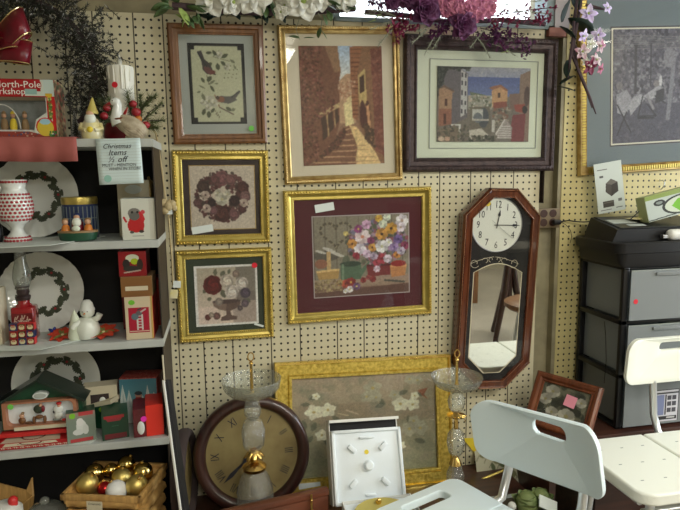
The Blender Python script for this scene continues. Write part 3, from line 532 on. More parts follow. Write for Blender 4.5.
c.poly([(340, 205), (385, 175), (425, 205), (425, 260), (345, 290)], (190, 140, 88)); c.poly([(325, 190), (350, 180), (388, 172), (428, 200), (420, 206), (385, 185), (345, 200)], (150, 92, 64)); c.rect(372, 215, 386, 240, (70, 44, 34)); c.poly([(350, 265), (420, 258), (425, 285), (352, 300)], (140, 66, 50))
c.poly([(228, 290), (330, 285), (345, 430), (232, 430)], (104, 96, 80)); c.ell(300, 345, 28, 52, (66, 74, 80)); c.rect(240, 300, 296, 355, (176, 178, 168)); c.ell(270, 345, 24, 26, (96, 104, 110)); c.rect(240, 350, 330, 362, (170, 164, 150)); c.scatter(c.mpoly([(345, 300), (440, 290), (430, 390), (345, 400)]), 90, [(110, 104, 84), (150, 140, 116), (70, 70, 58), (128, 84, 66)], 4, 10, .9, .7)
c.poly([(490, 120), (545, 95), (545, 470), (500, 450), (488, 300)], (132, 106, 88)); c.ell(530, 230, 16, 52, (84, 62, 56)); c.poly([(435, 220), (490, 215), (490, 300), (440, 300)], (120, 92, 78)); c.poly([(460, 275), (520, 270), (525, 320), (470, 310)], (150, 62, 46)); c.poly([(455, 330), (525, 320), (520, 470), (450, 470), (446, 400)], (124, 50, 52)); c.ell(520, 300, 14, 20, (40, 34, 34))
c.poly([(365, 425), (410, 352), (420, 350), (455, 395), (450, 450), (370, 455)], (150, 140, 132))
for k in range(6): c.line(372+k*4, 448-k*12, 452-k*2, 450-k*12, 5, (190, 184, 176))
c.line(368, 430, 412, 355, 8, (196, 190, 180)); c.rect(345, 355, 360, 420, (184, 180, 168)); c.poly([(225, 410), (290, 400), (345, 450), (230, 462)], (184, 178, 160)); c.scatter((c.X > 225) & (c.X < 370) & (c.Y > 440), 90, [(44, 48, 38), (70, 74, 56), (110, 100, 84)], 4, 8)
c.rect(130, 378, 182, 386, (196, 196, 186)); c.rect(172, 382, 182, 455, (196, 196, 186)); c.rect(66, 400, 172, 470, (122, 104, 84)); c.scatter((c.X < 230) & (c.Y > 385), 120, [(84, 84, 62), (112, 100, 80), (70, 66, 54)], 3, 8); c.ell(80, 455, 16, 12, (196, 170, 140)); c.ell(112, 455, 14, 12, (190, 150, 120)); c.noise(.06)
MB().box(-w_/2, w_/2, 0, .12, -h_/2, h_/2).build('art_block', 'bronze', P.root, loc=(x, -.345, z)); c.build('print', w_, h_, P.root, (x, -.35, z))

# 7 garden scene in blue mat ------------------------------------------
P = place_frame('framed_garden_print', 'ridged gold frame with blue-grey mat and monochrome print of people in garden chairs', 'picture', [(588.5, -12), (727, -18), (706, 169), (573.5, 173)], 83.5, 83.5, .9)
mount(P, [(0, 0), (0, .5), (.15, .8), (.3, .8), (.35, .6), (1.0, .75), (1.1, .55), (1.25, .7), (1.35, .4), (1.35, .1)], 'oldgold', 'greyfr')
mb = MB()
for side in range(4):
    L = P.w if side % 2 == 0 else P.h; n = int(L/.42)
    for k in range(4, n-3):
        s_ = -L/2+L*k/n; T = TM((s_, 0, 0)) if 0 else None; i = .42
        if side == 0: b = (s_-.12, s_+.12, -.9, -.5, -P.h/2+.36, -P.h/2+1.0)
        elif side == 2: b = (s_-.12, s_+.12, -.9, -.5, P.h/2-1.0, P.h/2-.36)
        elif side == 1: b = (P.w/2-1.0, P.w/2-.36, -.9, -.5, s_-.12, s_+.12)
        else: b = (-P.w/2+.36, -P.w/2+1.0, -.9, -.5, s_-.12, s_+.12)
        mb.box(*b)
mb.build('ridged_band', 'gold', P.root)
x, z, w_, h_ = P.box4([(617, 28.5), (694, 26), (684, 143), (606, 143.5)], .24)
MB().box(-w_/2, w_/2, -.22, -.2, -h_/2, h_/2).build('mat_opening', 'bevel', P.root, loc=(x, 0, z))
MB().ring(w_+.4, h_+.4, w_+.1, h_+.1, -.21, -.2).build('mat_line', 'bronze', P.root, loc=(x, 0, z))
c = Canvas(150, 210, (0, 38, 330, 482), (84, 82, 96)); c.rng = np.random.default_rng(7)
c.scatter(c.Y < 330, 1300, [(70, 68, 84), (104, 102, 118), (54, 52, 66), (134, 132, 142), (88, 84, 100)], 3, 9, .8); c.rect(0, 330, 405, 485, (72, 70, 88)); c.scatter(c.Y > 330, 200, [(60, 58, 76), (92, 90, 106)], 5, 14, .5, .4)
for k in range(7): c.line(5, 60+k*9, 405, 75+k*6, 3, (120, 118, 122))
c.rect(92, 100, 104, 290, (58, 56, 66)); c.rect(160, 90, 168, 260, (60, 58, 70))
c.poly([(258, 130), (275, 130), (268, 250), (250, 400), (232, 398), (248, 250)], (118, 118, 130))
c.poly([(15, 290), (60, 270), (80, 300), (78, 340), (50, 375), (20, 360)], (140, 140, 150)); c.poly([(90, 300), (125, 290), (140, 310), (100, 350), (78, 375), (70, 340)], (150, 150, 158)); c.poly([(130, 300), (180, 270), (200, 245), (215, 250), (205, 300), (160, 315)], (148, 148, 156)); c.ell(190, 250, 14, 14, (120, 112, 116)); c.ell(208, 240, 7, 22, (186, 184, 188)); c.line(150, 300, 178, 350, 12, (130, 126, 134)); c.ell(28, 255, 14, 16, (110, 104, 112))
for a in ((20, 330, 80, 440), (60, 360, 20, 450), (130, 300, 110, 380), (150, 330, 190, 380), (110, 380, 190, 378), (185, 300, 230, 330)): c.line(*a, 5, (40, 38, 50))
c.poly([(190, 280), (225, 270), (222, 320), (185, 330)], (46, 44, 56)); c.line(110, 385, 180, 385, 6, (40, 38, 48)); c.ell(245, 150, 26, 40, (122, 120, 130)); c.noise(.08)
c.build('print', w_-.45, h_-.45, P.root, (x, -.26, z))

# 8 big gold-leaf floral standing on the deck ----------------------------
P = place_frame('framed_magnolia_panel', 'large gold-leaf frame with faded white blossom print standing behind the foam box', 'picture', [(276, 367), (453, 352), (452, 486), (277, 497)], 83.2, 79.8, 1.0)
mount(P, [(0, 0), (0, .7), (.35, .9), (.5, .6), (1.9, .5), (2.1, .75), (2.5, .7), (2.55, .1)], 'goldflat', None, gd=.5)
MB().sweepring(rectloop(P.w, P.h), [(0, .68), (.1, .98), (.4, .98), (.5, .62)]).build('outer_ridge', 'gold2', P.root, smooth=30)
c = Canvas(230, 170, (60, 80, 512, 440), (124, 116, 90)); c.rng = np.random.default_rng(9); c.grad(c.Y > 0, (150, 130, 104), (126, 126, 92), 80, 440); c.put((c.Y > 180) & (c.Y < 260), (116, 96, 74), .4)
c.scatter(c.Y > 0, 260, [(138, 126, 102), (110, 114, 86), (146, 132, 98), (100, 108, 82)], 8, 30, .25, .6)
for cx, cy, L, an in ((85, 175, 30, 0), (110, 160, 30, -.5), (150, 190, 30, .3), (90, 230, 40, 1.4), (130, 240, 36, 1.9), (180, 225, 30, .6), (160, 290, 36, 1.5), (120, 290, 30, 2.2), (390, 160, 36, -.4), (350, 190, 36, 2.8), (420, 240, 40, 1.2), (450, 160, 30, .3), (380, 320, 40, 1.), (440, 330, 40, .4), (330, 170, 30, 1.)): c.leaf(cx, cy, L, L*.5, an, (72, 78, 58), .7)
def bl(cx, cy, r, q=(206, 202, 170), al=1):
    for k in range(5): c.leaf(cx, cy, r*1.15, r*.95, k*2*PI/5+cx, tuple(v*(1-.05*(k % 3)) for v in q), .9)
    c.ell(cx, cy, r*.2, r*.2, (160, 140, 70))
for cx, cy, r in ((125, 205, 26), (168, 200, 24), (148, 290, 20), (398, 195, 26), (438, 200, 22), (445, 168, 14), (132, 148, 12), (395, 350, 16)): bl(cx, cy, r)
for cx, cy, r in ((310, 130, 28), (290, 160, 20), (320, 165, 18), (425, 290, 26), (460, 290, 26), (440, 262, 20), (380, 160, 18), (430, 105, 18), (455, 110, 18)): bl(cx, cy, r, (150, 146, 118))
c.line(200, 215, 230, 225, 4, (176, 160, 120)); c.line(225, 205, 262, 222, 5, (170, 150, 120)); c.a = np.clip(c.a*1.22, 0, 235); c.poly([(455, 148), (490, 140), (475, 165), (490, 185), (470, 170)], (176, 84, 50), .8); c.noise(.05)
c.build('print', P.iw, P.ih, P.root, (0, -.25, 0)); sticker(P, 309.5, 484.5, 3.2, .95, 'paper', .56, -.08)

# ================================================================ WALL CLOCK WITH MIRROR
def clock_hand(pts, name, m, parent, loc, ang):
    mb = MB(); mb.prism(pts, -.04, 0); return mb.build(name, m, parent, loc=loc, rot=(0, ang, 0))
P = place_frame('pendulum_wall_clock', 'tall octagonal glossy wood wall clock with white dial above a mirror panel', 'clock', [(459.5, 189), (540, 187), (531.5, 390), (459.5, 390)], 82.0, 81.9, 0.)
# lean the case a little so that its top stands out from the board
P.root.rotation_euler = (P.M.to_euler().x+math.radians(.95), P.M.to_euler().y, P.M.to_euler().z); P.M = Matrix.LocRotScale(P.M.translation, P.root.rotation_euler, None); P.Mi = P.M.inverted()
OC = octloop(P.w, P.h, 4.0)
MB().sweepring(OC, [(.1, -2.0), (0, -.3), (.15, .1), (.3, .25), (.45, .12), (.55, .05), (1.15, .05), (1.25, .2), (1.4, .22), (1.5, .05), (1.55, -.6)]).build('case', 'clockwood', P.root, smooth=25)
for i0, hh in ((.3, .27), (1.36, .24)): MB().sweepring(OC, [(i0-.05, hh-.06), (i0, hh), (i0+.05, hh-.06)]).build('copper_line', 'copper', P.root)
bk = OC(1.5); MB().prism(bk, .30, .6).build('black_panel', 'black', P.root)
dx, dz = P.loc(497, 225, -.25)
dl = MB().prism(circ(0, 0, 3.95, 48), -.08, 0).build('dial', 'dialw', P.root, loc=(dx, .28, dz))
MB().add([], []).lathe([(3.9, 0), (4.05, .1), (4.15, 0)], 48, Matrix.Rotation(PI/2, 4, 'X')).build('dial_rim', 'steel', dl, smooth=60, loc=(0, -.02, 0))
for h in range(1, 13):
    a = h*PI/6; text('numeral', str(h), 1.5, 'ink', dl, (3.05*math.sin(a), -.1, 3.05*math.cos(a)), sx=.75)
clock_hand([(-.07, -.5), (.07, -.5), (.06, 1.3), (.22, 1.5), (0, 2.3), (-.22, 1.5), (-.06, 1.3)], 'hour_hand', 'ink', dl, (0, -.12, 0), math.radians(9))
clock_hand([(-.06, -.5), (.06, -.5), (.05, 2.4), (.2, 2.6), (0, 3.7), (-.2, 2.6), (-.05, 2.4)], 'minute_hand', 'ink', dl, (0, -.17, 0), math.radians(90))
clock_hand([(-.02, -1.2), (.02, -1.2), (.02, 3.2), (-.02, 3.2)], 'second_hand', 'grey', dl, (0, -.2, 0), math.radians(128))
sx_, sz_ = P.loc(488.5, 203.5, 0); MB().prism(circ(0, 0, .42, 16), -.02, 0).build('price_sticker', 'styel', P.root, loc=(sx_, .1, sz_))
# mirror with arched top and cut lower corners
ml, mr = P.loc(472.5, 300, -.25)[0], P.loc(519.5, 300, -.25)[0]; mt = P.loc(495, 264, -.25)[1]; mb0 = P.loc(495, 372, -.25)[1]
def mirror_outline(g):
    l, r, b = ml-g, mr+g, mb0-g; c_ = 2.6; o = [(l+c_, b), (r-c_, b), (r, b+c_), (r, mt-1.3)]
    for k in range(1, 12):
        t = k/12; o.append((r+(l-r)*t, mt-1.3+(1.3+g)*math.sin(PI*t)))
    return o+[(l, mt-1.3), (l, b+c_)]
MB().prism(mirror_outline(.13), .26, .31).build('mirror_border', 'etched', P.root); MB().prism(mirror_outline(0), .24, .31).build('mirror', 'mirror', P.root)
sc = MB()
for s_ in (-1, 1):
    for cx, cz, r, a0, a1 in ((3.2, mt+.6-.5, .75, -2.6, 3.4), (1.5, mt+.95-.5, .55, .2, 4.4), (.6, mt+1.2-.5, .4, -1.5, 3.5)):
        sc.tube([(dx+s_*(cx+(r*(1-.5*k/20))*math.cos(a0+(a1-a0)*k/20)), .26, cz+(r*(1-.5*k/20))*math.sin(a0+(a1-a0)*k/20)) for k in range(21)], .035, 4)
    sc.tube([(dx+s_*(4.0-3.9*t), .26, mt+.1+1.1*math.sin(t*PI/2*.9)-.1) for t in [k/10 for k in range(11)]], .035, 4)
sc.build('scroll_ornament', 'etched', P.root)
MB().ring(0.01, .01, .005, .005, 0, .01)
gl = MB().prism(OC(1.5), .0, .04).build('glass_door', 'glass', P.root)

# ================================================================ SHELVING UNIT (LEFT)
SY0 = 73.5; SXR = -7.45
tops = [YP(150, 138.6, SY0).z, YP(155, 239.8, SY0).z, YP(159, 339.4, SY0).z, YP(163, 437.5, SY0).z]
unit = thing('shelving_unit', 'grey-white metal shelves with black back standing against the pegboard at left', 'shelving unit', (-28, 79, 0))
def U(mb, name, m): return mb.build(name, m, unit, loc=(28, -79, 0))
for z in tops:
    s_ = MB(); s_.rbox(-48, SXR, SY0-.02, 84.3, z-.95, z, .07); s_.box(-48, SXR+.06, SY0-.05, SY0+.12, z-.85, z-.15); U(s_, 'shelf', 'shelf')
U(MB().box(-48, -8.2, 83.6, 84.3, DECK, tops[0]-.2), 'back_panel', 'black')
U(MB().box(-7.62, -7.5, 73.9, 84.2, DECK, tops[0]-.9), 'side_panel', 'tan')
U(MB().box(-7.68, -7.63, 73.9, 83.5, DECK, tops[0]-.9), 'side_lining', 'black')
U(MB().box(-48, -7.5, 66, 84.3, 6.6, DECK-.4), 'bottom_shelf', 'black')
def OS(i, px, py): return ZP(px, py, tops[i])          # where a pixel's foot stands on shelf i
def TOPZ(px, y): p_ = YP(px, 138, y); return Vector((p_.x, y, tops[0]+.02))
def SH(i, px, y):                                       # on shelf i at pixel column px and depth y
    p_ = YP(px, {0: 138, 1: 238, 2: 338, 3: 436}[i], y); return Vector((p_.x, y, tops[i]+.02))

# coral cloth over the top shelf
p0, p1 = YP(-10, 140, SY0-.3), YP(76.5, 140, SY0-.3)
cl = MB(); n = 26; vs = []; fs = []; prof = [(80., .12), (SY0-.12, .12), (SY0-.3, -.05), (SY0-.34, -1.0), (SY0-.3, -2.35)]
for j, (yy, dz_) in enumerate(prof):
    for i in range(n+1):
        t = i/n; x = p0.x-3+(p1.x-p0.x+3)*t; k = max(0, j-2)
        vs.append((x, yy-.08*k*math.sin(i*1.1), tops[0]+dz_+(.55*math.sin(t*2.2) - .1 if j == 4 else 0)*-.6))
for j in range(len(prof)-1):
    for i in range(n): fs.append((j*(n+1)+i, j*(n+1)+i+1, (j+1)*(n+1)+i+1, (j+1)*(n+1)+i))
o = cl.add(vs, fs).build('shelf_cloth', 'pinkcloth', smooth=60); tag(o, 'coral red cloth hanging over the front of the top shelf', 'cloth')
md = o.modifiers.new('s', 'SOLIDIFY'); md.thickness = .002; md.offset = 1

def carton(name, label, loc, w_, d_, h_, m, cv=None, rotz=0., group=None, cat='box', side=None, tiltx=0., lidm=None):
    t = thing(name, label, cat, loc, (tiltx, 0, rotz), group)
    MB().rbox(-w_/2, w_/2, 0, d_, 0, h_, .03, seg=1).build('carton', m, t)
    if side: MB().box(w_/2, w_/2+.02, .05, d_-.05, .05, h_-.05).build('side_print', side, t)
    if cv: cv.build('front_print', w_-.04, h_-.04, t, (0, -.015, h_/2), 'printgl')
    return t
# workshop toy box -----------------------------------------------------
l, r = YP(-36, 137, 74.2), YP(57.5, 137, 74.2); top = YP(30, 79, 74.2).z-tops[0]-.15
W_ = r.x-l.x; bx = thing('workshop_toy_box', 'red and white cardboard toy box with a window, on the coral cloth', 'box', ((l.x+r.x)/2, 74.2, tops[0]+.15))
sc_ = W_/94.; H_ = top
MB().rbox(-W_/2, W_/2, 1.4, 4.4, 0, H_, .03, seg=1).build('carton', 'cream', bx)
MB().box(W_/2-.02, W_/2, 0, 1.4, 0, H_).box(-W_/2, -W_/2+.02, 0, 1.4, 0, H_).box(-W_/2, W_/2, 0, 1.4, 0, .03).box(-W_/2, W_/2, 0, 1.4, H_-.03, H_).build('box_walls', 'red', bx)
def FX(px): return (px-10.75)*sc_
def FZ(py): return (137-py)/58*H_
c = Canvas(240, 150, (-36, 79, 57.5, 137), (200, 208, 196)); c.rect(-36, 79, 44, 91, (170, 22, 28)); c.ell(40, 85, 5, 6, (170, 22, 28)); c.rect(-36, 91, 28, 95.5, (170, 22, 28)); c.rect(28, 88.5, 40, 94, (140, 176, 170)); c.rect(47, 79, 57.5, 95, (190, 206, 200)); c.rect(48, 93, 55, 97, (206, 170, 40))
c.rect(-36, 95.5, 49, 96.6, (150, 30, 30)); c.rect(49, 96, 50.3, 137, (190, 20, 26)); c.rect(50.3, 97, 54, 118, (96, 130, 50)); c.rect(54, 96, 57.5, 137, (196, 26, 30)); c.scatter(c.mpoly([(50, 97), (54, 97), (54, 130), (50, 130)]), 40, [(170, 40, 30), (60, 100, 40), (200, 190, 120)], .5, 1.2)
c.poly([(-36, 131), (30, 131), (57, 137), (-36, 137)], (150, 60, 50)); c.scatter(c.Y > 131.5, 60, [(190, 170, 150), (120, 60, 50), (60, 80, 130)], .5, 1.4); c.ell(46, 126, 9.5, 9, (206, 36, 30)); c.ell(46, 127, 8.3, 8.5, (214, 190, 60)); c.ell(46, 121, 5.5, 3, (150, 196, 210)); c.scatter(c.mpoly([(50, 131), (57, 131), (57, 137), (50, 137)]), 24, [(40, 100, 40), (60, 130, 60)], .6, 1.3)
win = c.mpoly([(-36, 96.8), (48, 96.8), (48, 112), (37, 119), (34, 131), (-36, 131)])
# front face with a real window opening: keep only faces outside the window
o = c.build('front_print', W_, H_, bx, (0, 0, H_/2), 'printgl'); bm = bmesh.new(); bm.from_mesh(o.data); bm.faces.ensure_lookup_table(); wf_ = win.reshape(-1)
bmesh.ops.delete(bm, geom=[f for f in bm.faces if wf_[f.index]], context='FACES'); bm.to_mesh(o.data); bm.free()
c2 = Canvas(120, 60, (-36, 97, 49, 132), (130, 140, 140)); c2.scatter(c2.Y > 97, 40, [(150, 158, 158), (116, 126, 126)], 3, 8, .4); c2.build('backdrop_print', W_*.9, H_*.6, bx, (-.3, 1.36, H_*.36), 'print')
MB().box(-W_/2+.1, FX(48), .12, .14, FZ(131), FZ(97)).build('window_film', 'glass', bx)
fg = MB().box(-W_/2+.2, FX(33), .3, 1.2, .1, FZ(129)).build('toy_base', 'white', bx)
for px_, m_, hh in ((3, 'cardbrown', 14), (12, 'styel', 15), (24, 'cardbrown', 16), (-8, 'green', 14), (-20, 'red', 14)):
    q = MB(); x_ = FX(px_); q.lathe([(.35, FZ(129)), (.42, FZ(125)), (.3, FZ(119)), (.12, FZ(117.5))], 12, TM((x_, .7, 0))).build('toy_figure', m_, bx, smooth=60); MB().ball((x_, .7, FZ(114.5)), (.26, .26, .3), 10, 8).build('toy_head', 'skin', bx, smooth=60); MB().lathe([(.28, FZ(113)), (.2, FZ(111)), (.01, FZ(109.5))], 10, TM((x_, .7, 0))).build('toy_hat', m_, bx, smooth=60)
MB().tube([(FX(-14)+1.9*0+ FX(25)*0 + (FX(30)-FX(-6))*.5*(1-math.cos(PI*k/14))-0.2, .28, FZ(128)+(FZ(104)-FZ(128))*math.sin(PI*k/14)) for k in range(15)], .06, 6).build('arch', 'white', bx)
text('lettering', 'North-Pole', 1.05, 'inkw', bx, (FX(21), -.03, FZ(84.6)), sx=1.02); text('lettering', 'Workshop', 1.0, 'inkw', bx, (FX(8), -.03, FZ(91.5)), sx=.98)
sp_ = Canvas(12, 60, (0, 0, 1, 5), (150, 120, 90)); sp_.scatter(sp_.Y > 0, 160, [(60, 60, 40), (170, 30, 30), (200, 180, 120), (40, 70, 30)], .05, .16); sp_.build('side_print', 1.5, H_-.05, bx, (W_/2+.01, .72, H_/2), 'print', (0, 0, PI/2)); sp_.build('side_print', 2.9, H_-.05, bx, (W_/2+.012, 2.9, H_/2), 'print', (0, 0, PI/2))

# evergreen wreath with bow -----------------------------------------------
random.seed(4)
wc = YP(17, 72, 80.5); wr = thing('evergreen_wreath', 'dark frosted evergreen wreath with big red bow leaning over the top shelf', 'wreath', (wc.x, 81.2, tops[0]+1))
ndl = MB(); fr = MB(); tw = MB(); cz0 = wc.z-tops[0]-1
tw.tube([(8.8*math.cos(a), 0, cz0+8.8*math.sin(a)) for a in [-.75+3.2*k/40 for k in range(41)]], .35, 6)
for k in range(900):
    a = random.uniform(-.6, 2.3); rr = 8.8+random.gauss(0, 1.5); p_ = Vector((rr*math.cos(a), random.uniform(-1.8, 1.4), cz0+rr*math.sin(a)+random.gauss(0, .25)))
    out = Vector((math.cos(a), 0, math.sin(a))); d = (out*random.uniform(-.6, 1.1)+Vector((random.uniform(-1, 1), random.uniform(-1, .4), random.uniform(-1, 1)))).normalized(); L = random.uniform(.9, 2.0)
    p_.y = min(p_.y, 1.8)
    tw.tube([p_, p_+d*L], .035, 3)
    for j in range(16):
        q = p_+d*(L*j/16); dd = (d*.6+Vector((random.gauss(0, 1), random.gauss(0, 1), random.gauss(0, 1))).normalized()).normalized()
        if q.y > 1.8: continue
        (fr if (j > 9 and random.random() < .22) else ndl).needle(q, dd, random.uniform(.35, .7), .13)
tag(ndl.build('needles', 'pine', wr), kind=None); fr.build('frosted_tips', 'frost', wr); tw.build('twigs', 'stem', wr)
# ribbon bow
def ribbon(pts, wid, wd, name, mm, parent, trim=True):
    mb = MB(); tr = MB(); vs = []; fs = []; n = len(pts); wd = Vector(wd).normalized()
    for p_ in pts: q = Vector(p_); vs += [q-wd*wid/2, q, q+wd*wid/2]
    for i in range(n-1):
        for j in range(2): fs.append((i*3+j, i*3+j+1, (i+1)*3+j+1, (i+1)*3+j))
    mb.add(vs, fs); o = mb.build(name, mm, parent, smooth=70); md = o.modifiers.new('s', 'SOLIDIFY'); md.thickness = .0008
    if trim:
        for s_ in (0, 2): tr.tube([vs[i*3+s_] for i in range(n)], .07, 5)
        tr.build('ribbon_edge', 'goldtrim', o)
    return o
bc = YP(0, 42, 77.5)-Vector((wc.x, 81.2, tops[0]+1)); bow = bc
def loop_pts(c, u, L, hgt, n=16, tilt=0):
    u = Vector(u).normalized(); v = Vector((0, -1, 0)); return [c+u*(L*math.sin(PI*k/n))+v*(hgt*math.sin(2*PI*k/n)) for k in range(n+1)]
ribbon(loop_pts(bow, (.9, 0, .75), 4.0, 1.1), 3.2, (-.3, .25, .9), 'bow_loop', 'redfab', wr); ribbon(loop_pts(bow+Vector((0, -.5, -.9)), (1, 0, -.1), 3.4, .9), 2.8, (.1, .3, .95), 'bow_loop', 'redfab', wr)
ribbon(loop_pts(bow+Vector((.3, -.3, -.2)), (.75, 0, .1), 2.6, .8), 2.0, (.5, .3, .8), 'bow_loop', 'redfab', wr); ribbon(loop_pts(bow, (-.9, 0, .45), 3.4, .9), 2.6, (.3, .25, .9), 'bow_loop', 'redfab', wr)
ribbon([bow+Vector((.4*k-.2*k*.3, -.1*k+.3*math.sin(k), -1.0*k)) for k in range(3)], 2.6, (.95, .1, .35), 'ribbon_tail', 'redfab', wr); ribbon([bow+Vector((-.5-.15*k, -.2*k+.3*math.sin(k+1), -.9*k)) for k in range(3)], 2.3, (.95, .1, -.2), 'ribbon_tail', 'redfab', wr)

# small frosted bottle-brush tree -------------------------------------------
p_ = TOPZ(76, 75.5); s = ipp(p_); t = thing('bottle_brush_tree', 'tiny dark green frosted brush tree beside the toy box', 'ornamental tree', p_)
ndl = MB(); fr = MB(); H = 29*s
for k in range(1000):
    z = H*random.uniform(.04, .97); rr = (1-z/H)*.78+.05; a = random.uniform(0, 2*PI); d = Vector((math.cos(a), math.sin(a), -.35+random.uniform(-.2, .2)))
    ndl.needle((0, 0, z), d, rr, .15)
    if random.random() < .6: fr.needle((d.x*rr*.6, d.y*rr*.6, z+d.z*rr*.6), d, rr*.42, .07)
ndl.build('bristles', 'pine', t); fr.build('frosted_tips', 'frost', t); MB().lathe([(.3, 0), (.3, .2), (.06, .25), (.05, H*.95), (.001, H)], 10).build('trunk', 'stem', t)
# santa figurine ---------------------------------------------------------------
p_ = TOPZ(92.5, 75.3); s = ipp(p_); t = thing('gnome_figurine', 'cream and yellow santa figurine with pointed hat on the top shelf', 'figurine', p_); U1 = s
MB().lathe([(9*U1, 0), (10*U1, 3*U1), (10*U1, 9*U1), (8.5*U1, 15*U1), (6*U1, 20*U1), (.001, 22*U1)], 20).build('body', 'cream2', t, smooth=60)
MB().ball((0, -5*U1, 19.5*U1), (5.6*U1, 4.5*U1, 6*U1), 14, 10).build('beard', 'ceramic', t, smooth=60); MB().ball((0, -5.2*U1, 24*U1), (3.8*U1, 3.4*U1, 3.5*U1), 12, 8).build('face', 'skin', t, smooth=60)
MB().lathe([(5.6*U1, 25*U1), (6*U1, 26.5*U1), (4.6*U1, 29*U1), (2.6*U1, 35*U1), (1*U1, 40*U1), (.001, 41*U1)], 16, TM((0, -1*U1, 0), (0, .06, 0))).build('hat', 'hatyel', t, smooth=60)
for sx in (-1, 1): MB().tube([(sx*8.5*U1, -1*U1, 15*U1), (sx*10*U1, -4*U1, 10*U1), (sx*4*U1, -9*U1, 8.5*U1)], [2.4*U1, 2.4*U1, 2*U1], 8).build('arm', 'cream2', t, smooth=60)
MB().ball((0, -9.5*U1, 9*U1), (3*U1, 2*U1, 3*U1), 10, 8).build('gift', 'styel', t, smooth=60)
# wax pillar candle -----------------------------------------------------------------
p_ = TOPZ(124, 80.0); s = ipp(p_); t = thing('pillar_candle', 'tall white dripping wax candle with red dot, behind the goose', 'candle', p_); zt = YP(124, 66.5, 80).z-tops[0]
mb = MB(); vs = []; N_ = 28; prof = [(1.5, 0), (1.5, zt*.5), (1.52, zt-1.2), (1.58, zt-.5), (1.55, zt-.06), (1.25, zt), (1.1, zt-.25), (.001, zt-.3)]
mb.lathe(prof, N_, flute=7, famp=.025).build('wax', 'candle', t, smooth=50)
dr = MB()
for k in range(13):
    a = k*2*PI/13+random.uniform(-.15, .15); L = random.uniform(.6, 3.0); x_, y_ = 1.5*math.cos(a), 1.5*math.sin(a); dr.tube([(x_, y_, zt-.1), (x_*1.03, y_*1.03, zt-.5), (x_*1.02, y_*1.02, zt-.5-L*.6), (x_, y_, zt-.5-L)], [.1, .14, .1, .13], 6)
dr.build('wax_drips', 'candle', t, smooth=60); MB().lathe([(.05, zt-.3), (.28, zt+.25), (.3, zt+.55), (.15, zt+1.1), (.001, zt+1.55)], 12).build('flame_tip', 'petalw', t, smooth=60)
MB().prism(circ(0, 0, .36, 16), -.02, 0).build('price_sticker', 'stred', t, loc=(-.45, -1.72, YP(120, 85, 78.3).z-tops[0]), rot=(0, 0, -.2))
# pine and fruit centrepiece around the candle --------------------------------------------
t = thing('pine_centrepiece', 'green pine sprays with red apples around the candle foot', 'table decoration', TOPZ(136, 79.6)); b0 = Vector(t.location)/K
ndl = MB(); tw = MB()
def at(px, py, y): return YP(px, py, y)-b0
for (ax, ay, bx_, by_, y1, y2) in ((134, 122, 150, 97, 79, 78.5), (140, 124, 161, 104, 79, 78.5), (138, 126, 163, 120, 79, 79), (132, 118, 127, 92, 79, 77.9), (142, 120, 140, 95, 79, 78.7), (118, 122, 100, 101, 79.3, 78.5), (116, 126, 98, 117, 79.3, 78.5), (144, 126, 157, 128, 79, 79), (140, 110, 155, 96, 79, 78.3), (112, 118, 110, 99, 79.3, 78)):
    a_, b_ = at(ax, ay, y1), at(bx_, by_, y2); tw.tube([a_, (a_+b_)/2+Vector((0, 0, .3)), b_], .06, 5); d = (b_-a_)
    for k in range(150):
        u = random.uniform(.15, 1); q = a_+d*u; dd = (d.normalized()*.8+Vector((random.gauss(0, .7), random.gauss(0, .6), random.gauss(0, .7)))).normalized(); ndl.needle(q, dd, random.uniform(.7, 1.3), .06)
for v in range(len(ndl.v)):
    if ndl.v[v][1] > 84.2-b0.y: ndl.v[v] = (ndl.v[v][0], 84.2-b0.y, ndl.v[v][2])
ndl.build('needles', 'pine2', t); tw.build('branch', 'stem', t)
for px_, py_, y_, r_, m_ in ((133, 104, 78.6, .5, 'berry'), (136, 112, 78.5, .6, 'berry'), (142, 126, 78.6, .6, 'berry'), (138, 119, 78.7, .5, 'orange'), (107, 108, 78.6, .5, 'berry'), (104, 116, 78.4, .5, 'berry'), (146, 125, 78.6, .5, 'berry')):
    q = at(px_, py_, y_); MB().ball(q, (r_, r_, r_*.92), 14, 10).build('apple', m_, t, smooth=60)
MB().lathe([(2.2, 0), (2.4, .4), (2.3, 1.8), (2., 2.2), (1.9, 2.2), (1.8, .3)], 20, TM((TOPZ(124, 80).x-b0.x, .4, .01))).build('dark_pot', 'redfab', t, smooth=50)
# goose figurine -----------------------------------------------------------------------------
p_ = TOPZ(129, 75.0); s = ipp(p_); t = thing('goose_figurine', 'cream goose figurine with red ribbon standing before the white candle', 'figurine', p_)
mb = MB(); mb.ball((0, 0, 0), (17*s, 8.5*s, 9.5*s), 20, 12, TM((2.5*s, 0, 13*s), (0, .45, 0))); mb.build('body', 'goose', t, smooth=60)
neck = MB().tube([(-8*s, 0, 15*s), (-10.5*s, 0, 21*s), (-10*s, 0, 27*s), (-9*s, 0, 33*s), (-10*s, 0, 36.5*s)], [8*s, 6.4*s, 4.8*s, 4.2*s, 4.2*s], 12); neck.ball((-11*s, 0, 36*s), (5*s, 4.2*s, 4.4*s), 14, 10); neck.build('neck', 'porcelain', t, smooth=70)
MB().lathe([(2*s, 0), (1.5*s, 2.5*s), (.1*s, 6.5*s)], 10, aim((-14.5*s, 0, 35*s), (-1, 0, -.25)) @ Matrix.Rotation(-PI/2, 4, 'X')).build('beak', 'berry', t, smooth=60)
for sy in (-1, 1): MB().ball((-13*s, sy*3.6*s, 37*s), .6*s, 8, 6).build('eye', 'ink', t)
